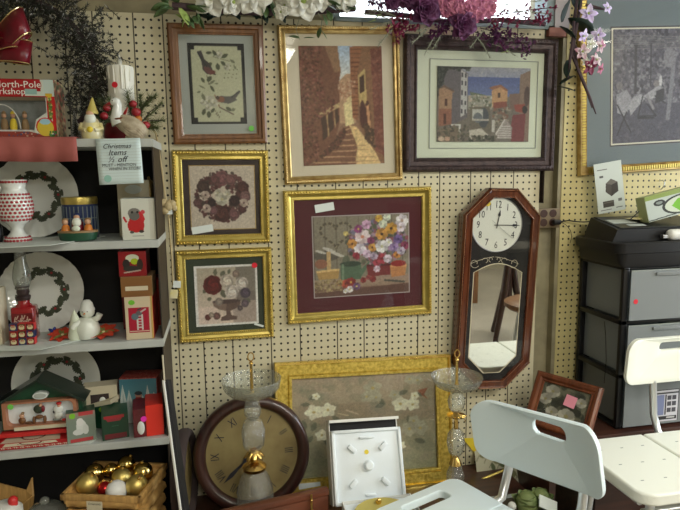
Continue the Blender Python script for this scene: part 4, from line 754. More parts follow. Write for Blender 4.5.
wg = MB(); [wg.petal(24*s, 9*s, aim((-5*s, -7.6*s, 15*s-k*2.2*s), (1, .05, -.55-.05*k), PI/2), .2) for k in range(3)]; o = wg.build('wing', 'goose', t, smooth=60); md = o.modifiers.new('s', 'SOLIDIFY'); md.thickness = .0015
MB().tube([(-8*s+6.6*s*math.cos(a), 6.6*s*math.sin(a), 19.5*s+1.0*s*math.cos(a)) for a in [2*PI*k/16 for k in range(17)]], 1.0*s, 6).build('ribbon_collar', 'mahog', t)
rb = MB(); [rb.petal(L*s, 5*s, aim((-5*s, 4*s, z0*s), d), .3) for L, z0, d in ((13, 20, (.35, .3, 1)), (12, 24, (.5, .4, -.6)))]; o = rb.build('ribbon', 'red', t, smooth=60); md = o.modifiers.new('s', 'SOLIDIFY'); md.thickness = .0012
MB().rbox(-3*s, 9*s, -4*s, 4*s, 0, 3*s, .8*s).build('foot', 'cream', t)
# handwritten note -----------------------------------------------------------------------------
c4 = [(94.5, 139), (140.5, 138), (143.5, 183), (100.5, 185)]
P = place_frame('handwritten_note', 'pale blue lined paper note with handwriting hanging from the top shelf edge', 'note', c4, 73.25, 73.2, 0.)
mb = MB(); n = 8; vs = []; fs = []
for j in range(n+1):
    for i in range(n+1): u, v = i/n-.5, j/n-.5; vs.append((u*P.w, .10*math.sin(v*3+u*2)*(.5-v)-.05, v*P.h))
for j in range(n):
    for i in range(n): fs.append((j*(n+1)+i, j*(n+1)+i+1, (j+1)*(n+1)+i+1, (j+1)*(n+1)+i))
o = mb.add(vs, fs).build('paper', 'note', P.root, smooth=60); md = o.modifiers.new('s', 'SOLIDIFY'); md.thickness = .0004
ln = MB(); [ln.box(-P.w*.47, P.w*.47, -.145, -.14, P.h*(.46-k*.065)-.01, P.h*(.46-k*.065)+.01) for k in range(14)]; ln.build('ruled_line', 'matgrey', P.root)
for s_, sz, x_, z_, shr in (('Christmas', .8, -.2, .33, .35), ('Items', .95, -.2, .19, .35), ('½ off', 1.0, -.3, .04, .35), ('MUST - MENTION', .5, -.1, -.08, .15), ('WHEN IN STORE', .5, .5, -.165, .15)):
    text('handwriting', s_, sz*P.h/5.5, 'ink', P.root, (x_*1, -.16, z_*P.h), shear=shr, ext=.004)
MB().prism(circ(-P.w*.3, -P.h*.37, .42, 16), -.16, -.15).build('green_smudge', mat('mint_dot', (.3, .55, .48), .7), P.root)
# jute string with tassel and paper tags ------------------------------------------------------------
t = thing('jute_cord', 'beige cord with a knotted bow and two paper tags hanging beside the gilt frames', 'cord', YP(167, 210, 81)); b0 = Vector(t.location)/K
yy = lambda py: 82.8
pts = [(147, 118, 79), (150, 124, 79), (156, 134, 81), (159, 150, 82), (162, 170, 82.4), (165, 195, 82.6), (168, 210, 82.6), (170, 235, 82.7), (172, 262, 82.8), (173, 285, 82.8)]
MB().tube([at(*q) for q in pts], .13, 6).build('cord', 'rope', t, smooth=60)
kn = MB()
for px_, py_, r_ in ((163, 203, .6), (168, 206, .75), (165, 210, .65), (172, 204, .55), (174, 208, .45)): kn.ball(at(px_, py_, 82.3), r_, 8, 6)
for a_ in ((158, 201), (160, 212), (175, 206), (170, 199)): kn.tube([at(167, 206, 82.3), at(a_[0], a_[1], 82.1)], [.25, .12], 6)
kn.build('knot', 'rope', t, smooth=60)
q = at(168.5, 211, 82.1); MB().box(q.x-.5, q.x+.5, q.y-.03, q.y, q.z-.45, q.z+.45).build('paper_tag', 'paper', t)
q = at(177, 284.5, 82.2); MB().box(-.5, .5, -.03, 0, -.45, .5, TM(q, (0, .1, 0))).build('paper_tag', 'paper', t); q = at(174, 294, 82.2); MB().rbox(-.5, .5, -.15, .15, -.6, .6, .04, TM(q, (0, .15, 0))).build('wooden_tag', 'cream2', t)
# black board with white edge leaning beside the shelves ----------------------------------------------
t = thing('leaning_black_board', 'flat black board with white front edge standing beside the shelves', 'board', (-5, 69, DECK)); b0 = Vector(t.location)/K
a1, a2 = at(164.5, 380, 67.5), at(182.5, 516, 67); c1, c2_ = at(168.5, 380, 69.3), at(188, 516, 70.8)
v = [a1, a2, c2_, c1]
MB().add([*v, *[x+Vector((.3, .1, 0)) for x in v]], [(0, 1, 2, 3), (7, 6, 5, 4), (0, 4, 5, 1), (1, 5, 6, 2), (2, 6, 7, 3), (3, 7, 4, 0)]).build('panel', 'black', t)
e = MB().tube([a1+Vector((-.12, -.1, 0)), (a1+a2)/2+Vector((-.15, -.1, 0)), a2+Vector((-.12, -.1, 0))], .17, 6).build('white_edge', 'white', t)
MB().tube([at(162.5, 355, 68), at(163.5, 368, 67.8), at(164.5, 382, 67.5)], .1, 5).build('hanging_strip', 'cream', t)

# ================================================================ GOODS ON THE SHELVES
def holly_leaf(mb, x, z, L, W, a, y):
    pts = []
    for k in range(13):
        u = k/12; w_ = W/2*math.sin(PI*u)**.7*(1.0 if k % 2 else .62); pts.append((u*L, w_))
    pts += [(p[0], -p[1]) for p in pts[::-1][1:-1]]; ca, sa = math.cos(a), math.sin(a)
    mb.prism([(x+u*ca-v*sa, z+u*sa+v*ca) for u, v in pts], y-.02, y)
def holly_plate(label, px, y, pytop, shelf, tilt, rpx, fl=26, wr=.52, pxr=None, seed=1, seg=(0, 2*PI)):
    b0 = SH(shelf, px, y); s = ipp(b0); R = rpx*s
    t = thing('holly_plate', label, 'plate', (b0.x, b0.y, b0.z+.03), (-tilt, 0, 0), 'holly wreath plates')
    T = Matrix.Translation((0, 0, R*1.0)) @ Matrix.Rotation(PI/2, 4, 'X')
    # dish: centre flat, rim raised toward the viewer and gently fluted
    n = 96; vs = []; fs = []; prof = [(0.001, 0), (R*.3, 0), (R*.55, 0), (R*.66, .06), (R*.74, .28), (R*.86, .42), (R*.97, .5), (R, .5), (R, .4), (R*.86, .3), (R*.72, .12), (R*.6, -.12), (R*.3, -.12), (.001, -.12)]
    for r, h in prof:
        for i in range(n):
            a = 2*PI*i/n; f_ = max(0, (r/R-.68)/.32); rr = r*(1+.006*f_*math.cos(fl*a)); vs.append((rr*math.cos(a), rr*math.sin(a), h+.11*f_*math.cos(fl*a)))
    for j in range(len(prof)-1):
        for i in range(n): fs.append((j*n+i, j*n+(i+1) % n, (j+1)*n+(i+1) % n, (j+1)*n+i))
    MB().add(vs, fs, T).build('dish', 'porcelain', t, smooth=50)
    rnd = random.Random(seed); lf = MB(); br = MB()
    for k in range(24):
        a = seg[0]+(seg[1]-seg[0])*k/24; r = R*wr*(1+(.11 if k % 2 else -.09)); x, z = r*math.cos(a), R+r*math.sin(a)
        holly_leaf(lf, x, z, R*.31, R*.19, a+PI/2+(.7 if k % 2 else -.8)+rnd.uniform(-.25, .25), -.03)
        if k % 4 == 0: br.prism(circ(R*wr*math.cos(a+.07), R+R*wr*math.sin(a+.07), R*.032, 8), -.06, -.03)
    lf.build('holly_wreath', 'holly', t); br.build('berries', 'berry', t)
    return t
holly_plate('large fluted white plate with holly wreath on the second shelf, behind the checked goblet', 37, 80.6, 164, 1, .16, 41)
holly_plate('fluted white plate with holly wreath on the third shelf, behind the white snowman', 44, 80.6, 255, 2, .17, 40, fl=30)
holly_plate('fluted white plate with holly wreath on the fourth shelf, behind the green house box', 60, 81.2, 352, 3, .16, 41, fl=0, seed=4)

def cloth_on(i, pts, name, label):
    q = [OS(i, *p) for p in pts]; mb = MB(); n = len(q)
    mb.add([(*p.xy, tops[i]+.04) for p in q]+[(*p.xy, tops[i]+.10) for p in q], [tuple(range(n))[::-1], tuple(range(n, 2*n))]+[(k, (k+1) % n, n+(k+1) % n, n+k) for k in range(n)])
    return tag(mb.build(name, 'doily', smooth=30), label, 'cloth')
cloth_on(1, [(-30, 250), (50, 246), (100, 238), (106, 236.5), (60, 234), (-30, 238)], 'shelf_liner_cloth', 'white cloth lying under the plate on the second shelf')
cloth_on(2, [(-30, 352), (40, 350.5), (92, 338), (105, 327), (60, 325), (-30, 330)], 'shelf_liner_cloth', 'white cloth under the snowman and lamp on the third shelf')
cloth_on(3, [(48, 447), (90, 444), (102, 437), (95, 430), (40, 440)], 'shelf_liner_cloth', 'white cloth under the small boxes on the fourth shelf')

# checked goblet ------------------------------------------------------
p_ = SH(1, 18, 75.6); s = ipp(p_); t = thing('checked_goblet', 'red and white checked goblet vase at the left of the second shelf', 'vase', p_+Vector((0, 0, .11)))
prof = [(12, 0), (12.5, 3), (10, 5), (6.5, 9), (5.5, 13), (8, 17), (13, 21), (15.8, 28), (16.2, 36), (15.5, 42), (12.5, 48), (10.5, 52), (11.5, 58), (12.5, 61)]
MB().lathe([(r*s, z*s) for r, z in prof]+[(12*s, 61*s), (10*s, 52*s), (.001, 50*s)], 28).build('body', 'porcelain', t, smooth=60)
ck = MB()
def ck_r(z):
    for (r0, z0), (r1, z1) in zip(prof, prof[1:]):
        if z0 <= z <= z1: return r0+(r1-r0)*(z-z0)/(z1-z0)
    return 10
for j, z in enumerate([1.5, 4, 22, 25.5, 29, 32.5, 36, 39.5, 43, 46.5, 59]):
    r = ck_r(z); n = 24
    for k in range(n):
        a = 2*PI*(k+.5*(j % 2))/n; ck.ball((r*s*math.cos(a), r*s*math.sin(a), z*s), (.9*s, 1.45*s, 1.1*s), 6, 4, None) if 0 else ck.ball((0, 0, 0), (.6*s, 1.75*s, 1.35*s), 6, 4, TM((r*s*math.cos(a), r*s*math.sin(a), z*s), (0, 0, a)))
ck.build('red_checks', 'berry', t)
p_ = SH(1, -1, 75.3); s = ipp(p_); o = MB().lathe([(5*s, 0), (6*s, 6*s), (6*s, 14*s), (4*s, 19*s), (.01, 20*s)], 16).build('dark_jar', 'blackpl', None, smooth=60, loc=p_+Vector((-.25, 0, .12))); tag(o, 'small dark jar cut off by the left edge of the second shelf', 'jar')
# blue tin with gold lid
p_ = SH(1, 82, 78.3); s = ipp(p_); t = thing('round_tin', 'round blue tin with gold lid behind the santa dish', 'tin', p_)
MB().lathe([(16*s, 0), (16.4*s, .5*s), (16.4*s, 36*s)], 36).build('tin_body', 'tinblue', t, smooth=40); MB().lathe([(16.7*s, 34*s), (17*s, 39*s), (16.4*s, 41*s), (.001, 41.5*s)], 36).build('lid', 'gold', t, smooth=40)
bl = MB()
for k in range(14):
    a = -PI+PI*k/13; bl.box(-.06, .06, -.04, 0, 3*s, 32*s, TM((16.4*s*math.cos(a), 16.4*s*math.sin(a), 0), (0, 0, a+PI/2)))
bl.build('pale_stripes', 'greyfr', t); MB().lathe([(16.5*s, 20*s), (16.5*s, 21*s)], 36).build('pale_band', 'greyfr', t)
# santa dish
p_ = SH(1, 78.5, 75.2); s = ipp(p_); t = thing('santa_candle_dish', 'green dish carrying a small santa and two children, before the blue tin', 'figurine', p_)
MB().lathe([(14*s, 0), (17*s, 1*s), (18.5*s, 7*s), (18.5*s, 9*s)], 30, Matrix.Diagonal((1, .7, 1, 1))).build('dish', 'green', t, smooth=50); MB().lathe([(19*s, 8.6*s), (19*s, 10.4*s), (.001, 10.8*s)], 30, Matrix.Diagonal((1, .7, 1, 1))).build('top', 'cardbrown', t, smooth=50)
MB().lathe([(6*s, 10*s), (5.5*s, 18*s), (3*s, 22*s), (.001, 22.5*s)], 14).build('santa_coat', 'redfab', t, smooth=60); MB().ball((0, -3.4*s, 18.5*s), (4.6*s, 3.4*s, 5*s), 12, 8).build('santa_beard', 'ceramic', t, smooth=60); MB().ball((0, -2*s, 23.5*s), (3*s, 3*s, 2.6*s), 12, 8).build('santa_face', 'skin', t, smooth=60); MB().ball((0, 0, 26*s), (3.4*s, 3.2*s, 2.2*s), 12, 8).build('santa_hat', 'tinblue', t, smooth=60)
MB().ball((0, -8*s, 12.5*s), (4*s, 2.5*s, 3.3*s), 10, 8).build('bowl', 'matlt', t, smooth=60)
for sx in (-1, 1):
    MB().lathe([(4.5*s, 10*s), (3.5*s, 15*s), (.01, 18*s)], 12, TM((sx*10.5*s, -3*s, 0))).build('child_coat', 'orange', t, smooth=60); MB().ball((sx*10.5*s, -4*s, 19*s), (3*s, 3*s, 3*s), 12, 8).build('child_head', 'skin', t, smooth=60); MB().ball((sx*10.5*s, -3*s, 21*s), (3.2*s, 3*s, 2*s), 10, 6).build('child_hair', 'cardbrown', t, smooth=60)
# white ornament box in front, cream box behind
p_ = SH(1, 140, 74.0); s = ipp(p_); c = Canvas(90, 110, (0, 0, 33, 40), (206, 208, 196)); c.rect(26, 0, 33, 40, (196, 196, 184))
c.ell(14, 21, 7, 6, (190, 26, 30)); c.ell(13, 26, 8, 7, (186, 24, 30)); c.rect(6, 22, 20, 31, (186, 24, 30)); c.ell(12, 14, 6, 5, (120, 116, 110)); c.ell(12, 17, 5, 4, (96, 96, 92)); c.ell(10, 13, 1.2, 1.2, (30, 30, 30)); c.ell(15, 13, 1.2, 1.2, (30, 30, 30)); c.line(18, 14, 20, 20, 3.5, (196, 30, 40)); c.ell(20, 13, 2, 2, (200, 60, 70)); c.ell(9, 32.5, 2, 1.4, (80, 80, 76)); c.ell(18, 32, 2.4, 1.4, (60, 50, 46)); c.line(4, 22, 2, 18, 2, (190, 40, 44)); c.rect(9, 36, 20, 36.8, (150, 150, 146))
carton('ornament_box', 'white box with a grey mouse print at the right of the second shelf', p_+Vector((.05, .0, 0)), 33.5*s, 4.2, 41*s, 'paper', c, .05, 'ornament boxes')
p_ = SH(1, 136, 79.2); s = ipp(p_); carton('ornament_box', 'cream box with oval panel standing behind the white mouse box', p_, 30*s, 3.8, 55*s, 'cream', None, .05, 'ornament boxes'); MBx = MB().prism(circ(0, 46*s, 8*s, 20, 4.5*s), -.04, -.01).build('oval_label', 'paper', bpy.data.objects[[o.name for o in COL.objects if o.name.startswith('ornament_box')][-1]])
p_ = SH(1, 152, 80.3); s = ipp(p_); t = thing('gold_bell', 'small gold bell-shaped ornament atop the cream box area, right end of second shelf', 'bell', p_); MB().lathe([(5*s, 0), (4.6*s, 30*s), (5.5*s, 46*s), (4*s, 52*s), (1.5*s, 55*s), (.01, 56*s)], 16).build('body', 'oldgold', t, smooth=60); MB().ball((0, 0, 56*s), 1.5*s, 8, 6).build('finial', 'oldgold', t)
t['label'] = 'slim antique gold ornament standing at the right end of the second shelf'; t['category'] = 'ornament'; t.name = 'gold_ornament'

# shelf 3: oil lamp --------------------------------------------------------------
p_ = SH(2, 27, 77.2); s = ipp(p_); t = thing('oil_lamp', 'square red bottle oil lamp with smoky glass chimney on the third shelf', 'lamp', p_+Vector((0, 0, .11)))
B0 = 42; MB().rbox(-10.5*s, 10.5*s, -9*s, 9*s, 0, 34*s, 2*s, seg=2).build('bottle', 'jar', t, smooth=50); MB().lathe([(9*s, 33*s), (5.5*s, 37*s), (5.5*s, 41*s)], 20).build('shoulder', 'jar', t, smooth=60)
MB().lathe([(6*s, 40*s), (6.6*s, 42*s), (6.6*s, 44*s), (5*s, 45*s), (6*s, 48*s), (5.5*s, 51*s), (6.8*s, 54*s)], 20).build('burner', 'bronze', t, smooth=40)
MB().lathe([(5.2*s, 50*s), (7.5*s, 56*s), (8.5*s, 62*s), (7.5*s, 70*s), (5.4*s, 78*s), (5.2*s, 86*s), (6*s, 90*s)], 24).build('chimney', 'lampglass', t, smooth=60)
lb = Canvas(50, 50, (0, 0, 20, 20), (110, 22, 26)); [lb.line(x0, 7+2*math.sin(x0), x0+1.6, 5+3*math.cos(x0*2), .9, (206, 180, 160)) for x0 in np.arange(2, 17, 1.3)]; lb.rect(3, 12, 17, 13, (190, 150, 140)); lb.rect(2, 15, 18, 18, (190, 170, 160)); lb.line(10, 2, 10, 4, 1, (206, 190, 170)); lb.build('label', 19*s, 22*s, t, (0, -9.05*s, 17*s), 'printgl')
# cubes with santa faces
p_ = SH(2, 22, 74.4); s = ipp(p_); t0 = None
for r_ in range(3):
    for c_ in range(3):
        q = p_+Vector(((c_-1)*7.8*s+.02*r_, 0, .11+r_*7.3*s))
        if r_ == 2: q.z -= 0
        cols = [(90, 24, 26), (40, 44, 90), (120, 30, 30)]; cc = cols[(r_*2+c_) % 3]
        cv = Canvas(14, 14, (0, 0, 7, 7), cc); cv.ell(3.5, 3.8, 2.6, 2.4, (206, 196, 150)); cv.ell(3.5, 2.6, 1.6, 1.1, (190, 130, 100)); cv.rect(1.4, .6, 5.4, 1.6, (150, 40, 30) if c_ != 1 else (60, 90, 50)); cv.ell(2.8, 2.7, .35, .35, (30, 20, 20)); cv.ell(4.3, 2.7, .35, .35, (30, 20, 20))
        t = carton('santa_face_block', f"tiny santa face block, {('bottom', 'middle', 'top')[r_]} row {('left', 'centre', 'right')[c_]} of the stacked cube on the third shelf", q, 7.6*s, 7.6*s, 7.2*s, 'tinblue' if (r_*2+c_) % 3 == 1 else 'red', cv, 0, 'stacked santa face blocks')
# blue foil star, snowman, felt poinsettias
p_ = OS(2, 54, 337.5); s = ipp(p_); t = MB()
for k in range(5): t.ball((0, 0, 0), (3.6*s, 1.9*s, 1.6*s), 8, 6, TM((0, 0, 5*s), (0, k*1.26, 0)) @ TM((2*s, 0, 0)))
tag(t.build('blue_foil_ornament', 'blue', None, smooth=50, loc=p_+Vector((0, 0, .1))), 'small crumpled royal blue foil ornament left of the white snowman', 'ornament')
p_ = SH(2, 86, 76.2); s = ipp(p_); t = thing('snowman_figurine', 'white glazed snowman hugging a tree, on the third shelf before the plate', 'figurine', p_+Vector((0, 0, .1)))
MB().lathe([(10*s, 0), (11.5*s, 3*s), (12*s, 9*s), (10*s, 16*s), (7*s, 20*s), (.01, 21*s)], 20, TM((2*s, 0, 0))).build('body', 'ceramic', t, smooth=60); MB().ball((3*s, 0, 26*s), (7*s, 6.5*s, 6.4*s), 16, 10).build('head', 'ceramic', t, smooth=60)
MB().lathe([(7.6*s, 28*s), (7*s, 30*s), (6.5*s, 30.5*s), (5.5*s, 35*s), (3*s, 38*s), (.01, 38.5*s)], 16, TM((3*s, 0, 0), (0, 0, 0))).build('cap', 'porcelain', t, smooth=60)
MB().lathe([(6.5*s, 0), (7.5*s, 3*s), (5.5*s, 12*s), (6*s, 13*s), (4*s, 20*s), (4.2*s, 21*s), (.01, 30*s)], 12, TM((-8.5*s, -3*s, 0))).build('tree', 'matlt', t, smooth=50)
MB().tube([(9*s, -2*s, 18*s), (13*s, -3*s, 20*s), (15*s, -3*s, 24*s)], [3.2*s, 3*s, 3.2*s], 10).build('arm', 'ceramic', t, smooth=60); MB().tube([(-3*s, -4*s, 17*s), (-8*s, -9*s, 15*s), (-10*s, -9*s, 12*s)], [3*s, 2.6*s, 2.4*s], 10).build('arm', 'ceramic', t, smooth=60)
for sx in (-1, 1): MB().ball((3*s+sx*2.2*s-1*s, -6.2*s, 27.5*s), .6*s, 8, 6).build('eye', 'ink', t)
MB().lathe([(1*s, 0), (.01, 3.5*s)], 8, aim((1.5*s, -6*s, 25.5*s), (-.2, -1, 0)) @ Matrix.Rotation(-PI/2, 4, 'X')).build('nose', 'orange', t)
for i, (px, py, r, lab) in enumerate(((63, 339, 14, 'left one of three flat red felt poinsettias on the third shelf'), (82, 336.5, 15, 'middle one of three flat red felt poinsettias on the third shelf'), (104, 337, 15, 'right one of three flat red felt poinsettias on the third shelf'))):
    p_ = OS(2, px, py); s = ipp(p_); t = thing('felt_poinsettia', lab, 'ornament', p_+Vector((0, 0, .42+.06*i)), (.33, 0, 0), 'felt poinsettias'); mb = MB()
    for k in range(8): mb.petal(r*s, r*s*.62, TM((0, 0, .08+.05*(k % 2)), (.05+.04*(k % 3), 0, k*PI/4)), .2)
    o = mb.build('petals', 'stone', t, smooth=60); m2 = MB()
    for k in range(3): m2.petal(r*s*.75, r*s*.35, TM((0, 0, .16), (.1, 0, k*2.1+.4)), .2)
    m2.build('olive_leaves', 'olive', t, smooth=60); MB().ball((0, 0, .18), (.2, .2, .1), 8, 6).build('centre', 'cream2', t)
# left edge cream card box
p_ = SH(2, -4, 75.2); s = ipp(p_); c = Canvas(40, 60, (0, 0, 20, 56), (206, 196, 170)); c.ell(12, 42, 4, 9, (170, 36, 34)); carton('card_box', 'cream card box with red mark cut off at the left edge of the third shelf', p_+Vector((-.35, 0, .11)), 17*s, 2.5, 56*s, 'cream', c, 0)
# right stack of shelf 3
p_ = SH(2, 142.5, 76.4); s = ipp(p_); carton('tall_red_box', 'tall dark red box standing behind the ladder ornament box', SH(2, 138, 79.4), 27*s, 3.2, 86*s, 'redfab', None, 0, 'red boxes')
p_ = SH(2, 140.5, 74.1); s = ipp(p_)
c = Canvas(80, 110, (0, 0, 26, 45), (206, 190, 160)); c.rect(3, 11.5, 22.5, 38, (170, 20, 50)); c.rect(3.6, 36, 22, 36.8, (210, 190, 170)); c.rect(10.5, 19, 12, 35, (200, 196, 190)); c.rect(15, 19, 16.5, 35, (200, 196, 190)); [c.rect(10.5, y0, 16.5, y0+1, (200, 196, 190)) for y0 in np.arange(20, 35, 3)]
c.ell(9, 21, 3.5, 3.5, (90, 110, 120)); c.ell(13, 17.5, 3, 2.6, (96, 90, 96)); c.line(15, 16, 19, 13.5, 1.6, (180, 176, 170)); c.line(12, 14, 15, 12.5, 1.4, (60, 60, 70)); c.ell(6.5, 6, 3.1, 2.7, (110, 190, 50)); c.rect(24, 0, 26, 45, (196, 160, 90))
W3, H3 = 26.5*s, 43.5*s
t = carton('ladder_ornament_box', 'cream and red box with a ladder print, at the right end of the third shelf', p_, W3, 5.2, H3, 'red', c, .0)
q = p_+Vector((-.1, -.05, H3)); c = Canvas(60, 50, (0, 0, 30, 21), (130, 88, 46)); c.rect(4, 10, 26, 14.5, (206, 196, 170)); bt = carton('brown_card_box', 'brown card box with a white label on top of the ladder box', q, 29.5*s, 4.6, 20*s, 'cardbrown', c)
q = q+Vector((-.35, .3, 20*s)); c = Canvas(70, 70, (0, 0, 26, 26), (140, 16, 24)); c.ell(13, 7, 6.5, 4, (196, 200, 176)); c.ell(15, 10.5, 3.6, 3.2, (160, 180, 30)); c.ell(7, 13, 3.5, 5, (40, 34, 34)); c.ell(20, 14, 3, 6, (50, 34, 30)); c.ell(12, 18, 8, 3, (46, 44, 40)); c.line(5, 22, 20, 20, 1.5, (170, 150, 140))
carton('red_ornament_box', 'red ornament box with a white oval on the very top of the right stack', q, 26*s, 3.6, 25*s, 'redfab', c)
p_ = SH(2, 154, 78.3); s = ipp(p_); o = MB().rbox(-2.5*s, 8*s, 0, 3, 0, 50*s, .04, seg=1).build('small_red_box', 'red', None, loc=SH(2, 156, 80.5)+Vector((-.3, 0, 0))); tag(o, 'plain bright red box squeezed in behind the ladder box', 'box', 'red boxes')

# shelf 4 ------------------------------------------------------------------------
p_ = SH(3, 42, 75.4); s = ipp(p_); t = thing('house_shaped_box', 'green house-shaped gift box whose window shows three figurines, fourth shelf', 'box', p_+Vector((0, 0, 1.0)))
Wd = 76*s; hw = Wd/2; e_ = 33*s; rg = 55*s
MB().prism([(-hw, 0), (hw, 0), (hw, e_), (0, rg), (-hw, e_)], .9, 3.2).build('carton', 'green', t); rf = MB()
for sx in (-1, 1):
    a_ = math.atan2(rg-e_, hw); rf.box(-.1, hw*1.13/math.cos(a_)-.1, -.3, 3.5, 0, .28, Matrix.Translation((0, 0, rg+.05)) @ (Matrix.Rotation(a_, 4, 'Y') if sx > 0 else Matrix.Rotation(PI, 4, 'Z') @ TM((0, -3.2, 0)) @ Matrix.Rotation(a_, 4, 'Y')))
rf.build('roof', mat('dark_roof_card', (.012, .025, .018), .35, coat=.3), t)
fw, f0, f1 = hw*.9, 4*s, 35*s
def roundrect(w2, z0, z1, r, n=5):
    o = []
    for cx, cz, a0 in ((w2-r, z0+r, -PI/2), (w2-r, z1-r, 0), (-w2+r, z1-r, PI/2), (-w2+r, z0+r, PI)):
        for k in range(n+1): a = a0+PI/2*k/n; o.append((cx+r*math.cos(a), cz+r*math.sin(a)))
    return o
inn = roundrect(fw-3.2*s, f0+7*s, f1-1.5*s, 5.5*s); out = []
for x, z in inn:
    k = max(abs(x)/(fw), abs(z-(f0+f1)/2)/((f1-f0)/2+.001)); out.append((x/k, (f0+f1)/2+(z-(f0+f1)/2)/k))
mb = MB(); n = len(inn)
for y0 in (-.05, .9): mb.v += [(x, y0, z) for x, z in out]+[(x, y0, z) for x, z in inn]
for k in range(n):
    j = (k+1) % n; mb.f += [(k, j, n+j, n+k), (2*n+j, 2*n+k, 3*n+k, 3*n+j), (n+k, n+j, 3*n+j, 3*n+k), (j, k, 2*n+k, 2*n+j)]
mb.build('window_surround', mat('terracotta_print', (.42, .18, .10), .5), t)
MB().box(-fw+1*s, fw-1*s, .84, .88, f0+2*s, f1).build('snow_backdrop', 'styro', t); MB().box(-hw, hw, -.08, .9, 0, f0+.2*s).build('red_plinth', 'red', t); MB().box(-fw*.72, fw*.72, -.12, -.06, f0+2.5*s, f0+6*s).build('caption_strip', 'cream', t)
MB().prism(circ(1*s, 40*s, 7*s, 24, 3.6*s), .1, .85).build('oval_badge', 'paper', t); MB().prism(circ(1*s, 40*s, 5.6*s, 24, 2.5*s), .04, .11).build('badge_line', 'matgrey', t)
MB().prism(circ(-fw+8*s, f1-3.5*s, 2.8*s, 16), -.09, -.05).build('price_sticker', 'stgreen', t)
zf = f0+7.5*s
def fig(x, parts_):
    for m_, cx, cz, rx, rz in parts_: MB().ball(((x+cx)*s, .45, zf+cz*s), (rx*s, .3, rz*s), 12, 8).build('figurine', m_, t, smooth=60)
fig(-18, [('oakfr', 0, 3.5, 3.5, 3.5), ('skin', 0, 8.5, 2.4, 2.4), ('cardbrown', 1, 11, 1.6, 1.2), ('oakfr', 6, 1, 3.5, 1)]); fig(-2, [('matgreen', 0, 14, 5, 4.5), ('holly', -1, 13, 3, 3), ('redfab', 4, 14, 1.8, 3.5), ('oakfr', -5, 3, 1.6, 4), ('oakfr', 5, 3, 1.6, 4), ('oakfr', 0, 6, 4, 2), ('skin', 2, 18, 1.6, 1.8)]); fig(16, [('porcelain', 0, 12, 5, 5), ('porcelain', 0, 6, 4.6, 4), ('red', 1, 18.5, 2.6, 1.6), ('skin', 1, 16, 2, 1.6), ('grey', -2, 2, 4, 1.4), ('red', 5, 1, 2.5, 1), ('ink', -4, 10, 1.2, 1.5)])
# red and white pictured flat box before it
a_, b_ = OS(3, 2, 449), OS(3, 66, 444); p_ = SH(3, 30, 74.0); s = ipp(p_)
t = thing('houses_print_box', 'flat red and white box printed with little houses lying before the green house box', 'box', p_+Vector((0, .0, .02)), (0, 0, .0))
c = Canvas(200, 50, (0, 0, 72, 16), (176, 26, 30)); c.poly([(12, 0), (60, 0), (62, 6), (9, 8)], (206, 200, 176)); [c.ell(36+10*math.cos(a), 1+5*math.sin(a), 1.1, .9, (110, 24, 24)) for a in np.linspace(0, PI, 16)]; c.ell(24, 3.5, 1, .6, (80, 50, 40)); c.ell(48, 3.5, 1, .6, (80, 50, 40))
for k in range(12): c.rect(2+k*6, 9.5, 5+k*6, 13.5, (206, 196, 176)); c.rect(3+k*6, 10.5, 3.8+k*6, 13.5, (176, 26, 30)); c.line(5+k*6, 12.5, 8+k*6, 10, .6, (206, 196, 176))
MB().rbox(-35*s, 35*s, 0, 2.3, 0, .78, .03, seg=1).build('carton', 'red', t); tp = Canvas(150, 36, (0, 0, 72, 16), (176, 26, 30)); tp.poly([(10, 0), (60, 0), (64, 15), (6, 15)], (206, 200, 176)); [tp.ell(35+11*math.cos(a), 4+7*math.sin(a), 1.1, .9, (110, 24, 24)) for a in np.linspace(0, PI, 16)]; tp.build('top_print', 69.5*s, 2.25, t, (0, 1.14, .79), 'printgl', (-PI/2, 0, 0)); c.build('front_print', 69.8*s, .76, t, (0, -.01, .39), 'printgl')
# silver ornament box leaning
p_ = SH(3, 82, 74.2); s = ipp(p_); c = Canvas(70, 80, (0, 0, 28, 31), (120, 136, 124)); c.grad(c.Y < 26, (150, 120, 110), (116, 130, 118), 0, 8); c.ell(14, 15, 5, 7, (206, 210, 206)); c.ell(13, 10, 3.5, 4, (214, 214, 212)); c.ell(11, 20, 5.5, 3, (200, 204, 200)); c.ell(18, 18, 3, 5, (196, 200, 196)); c.rect(3, 26.5, 25, 30, (176, 50, 56)); c.rect(12, 0, 26, 4, (180, 56, 60)); c.ell(6, 3.2, 3, 2.8, (120, 190, 40))
carton('angel_ornament_box', 'silver-green ornament box with a white figure and red stripe, left of the green boxes', p_, 27*s, 3.0, 31*s, 'green', c, .22, 'small ornament boxes', tiltx=-.12)
p_ = SH(3, 116, 74.3); s = ipp(p_); c = Canvas(60, 60, (0, 0, 26, 26), (14, 62, 40)); c.rect(2, 1, 22, 4, (170, 30, 40)); c.poly([(4, 4), (20, 4), (18, 7), (6, 7)], (150, 40, 50)); c.rect(2, 20, 24, 25, (110, 20, 30)); c.line(10, 12, 16, 12, .6, (60, 110, 80))
carton('green_ornament_box', 'dark green ornament box with red strip at the front centre of the fourth shelf', p_, 25*s, 3.6, 26*s, 'green', c, .18, 'small ornament boxes')
t = bpy.context.scene.collection.objects[-1]
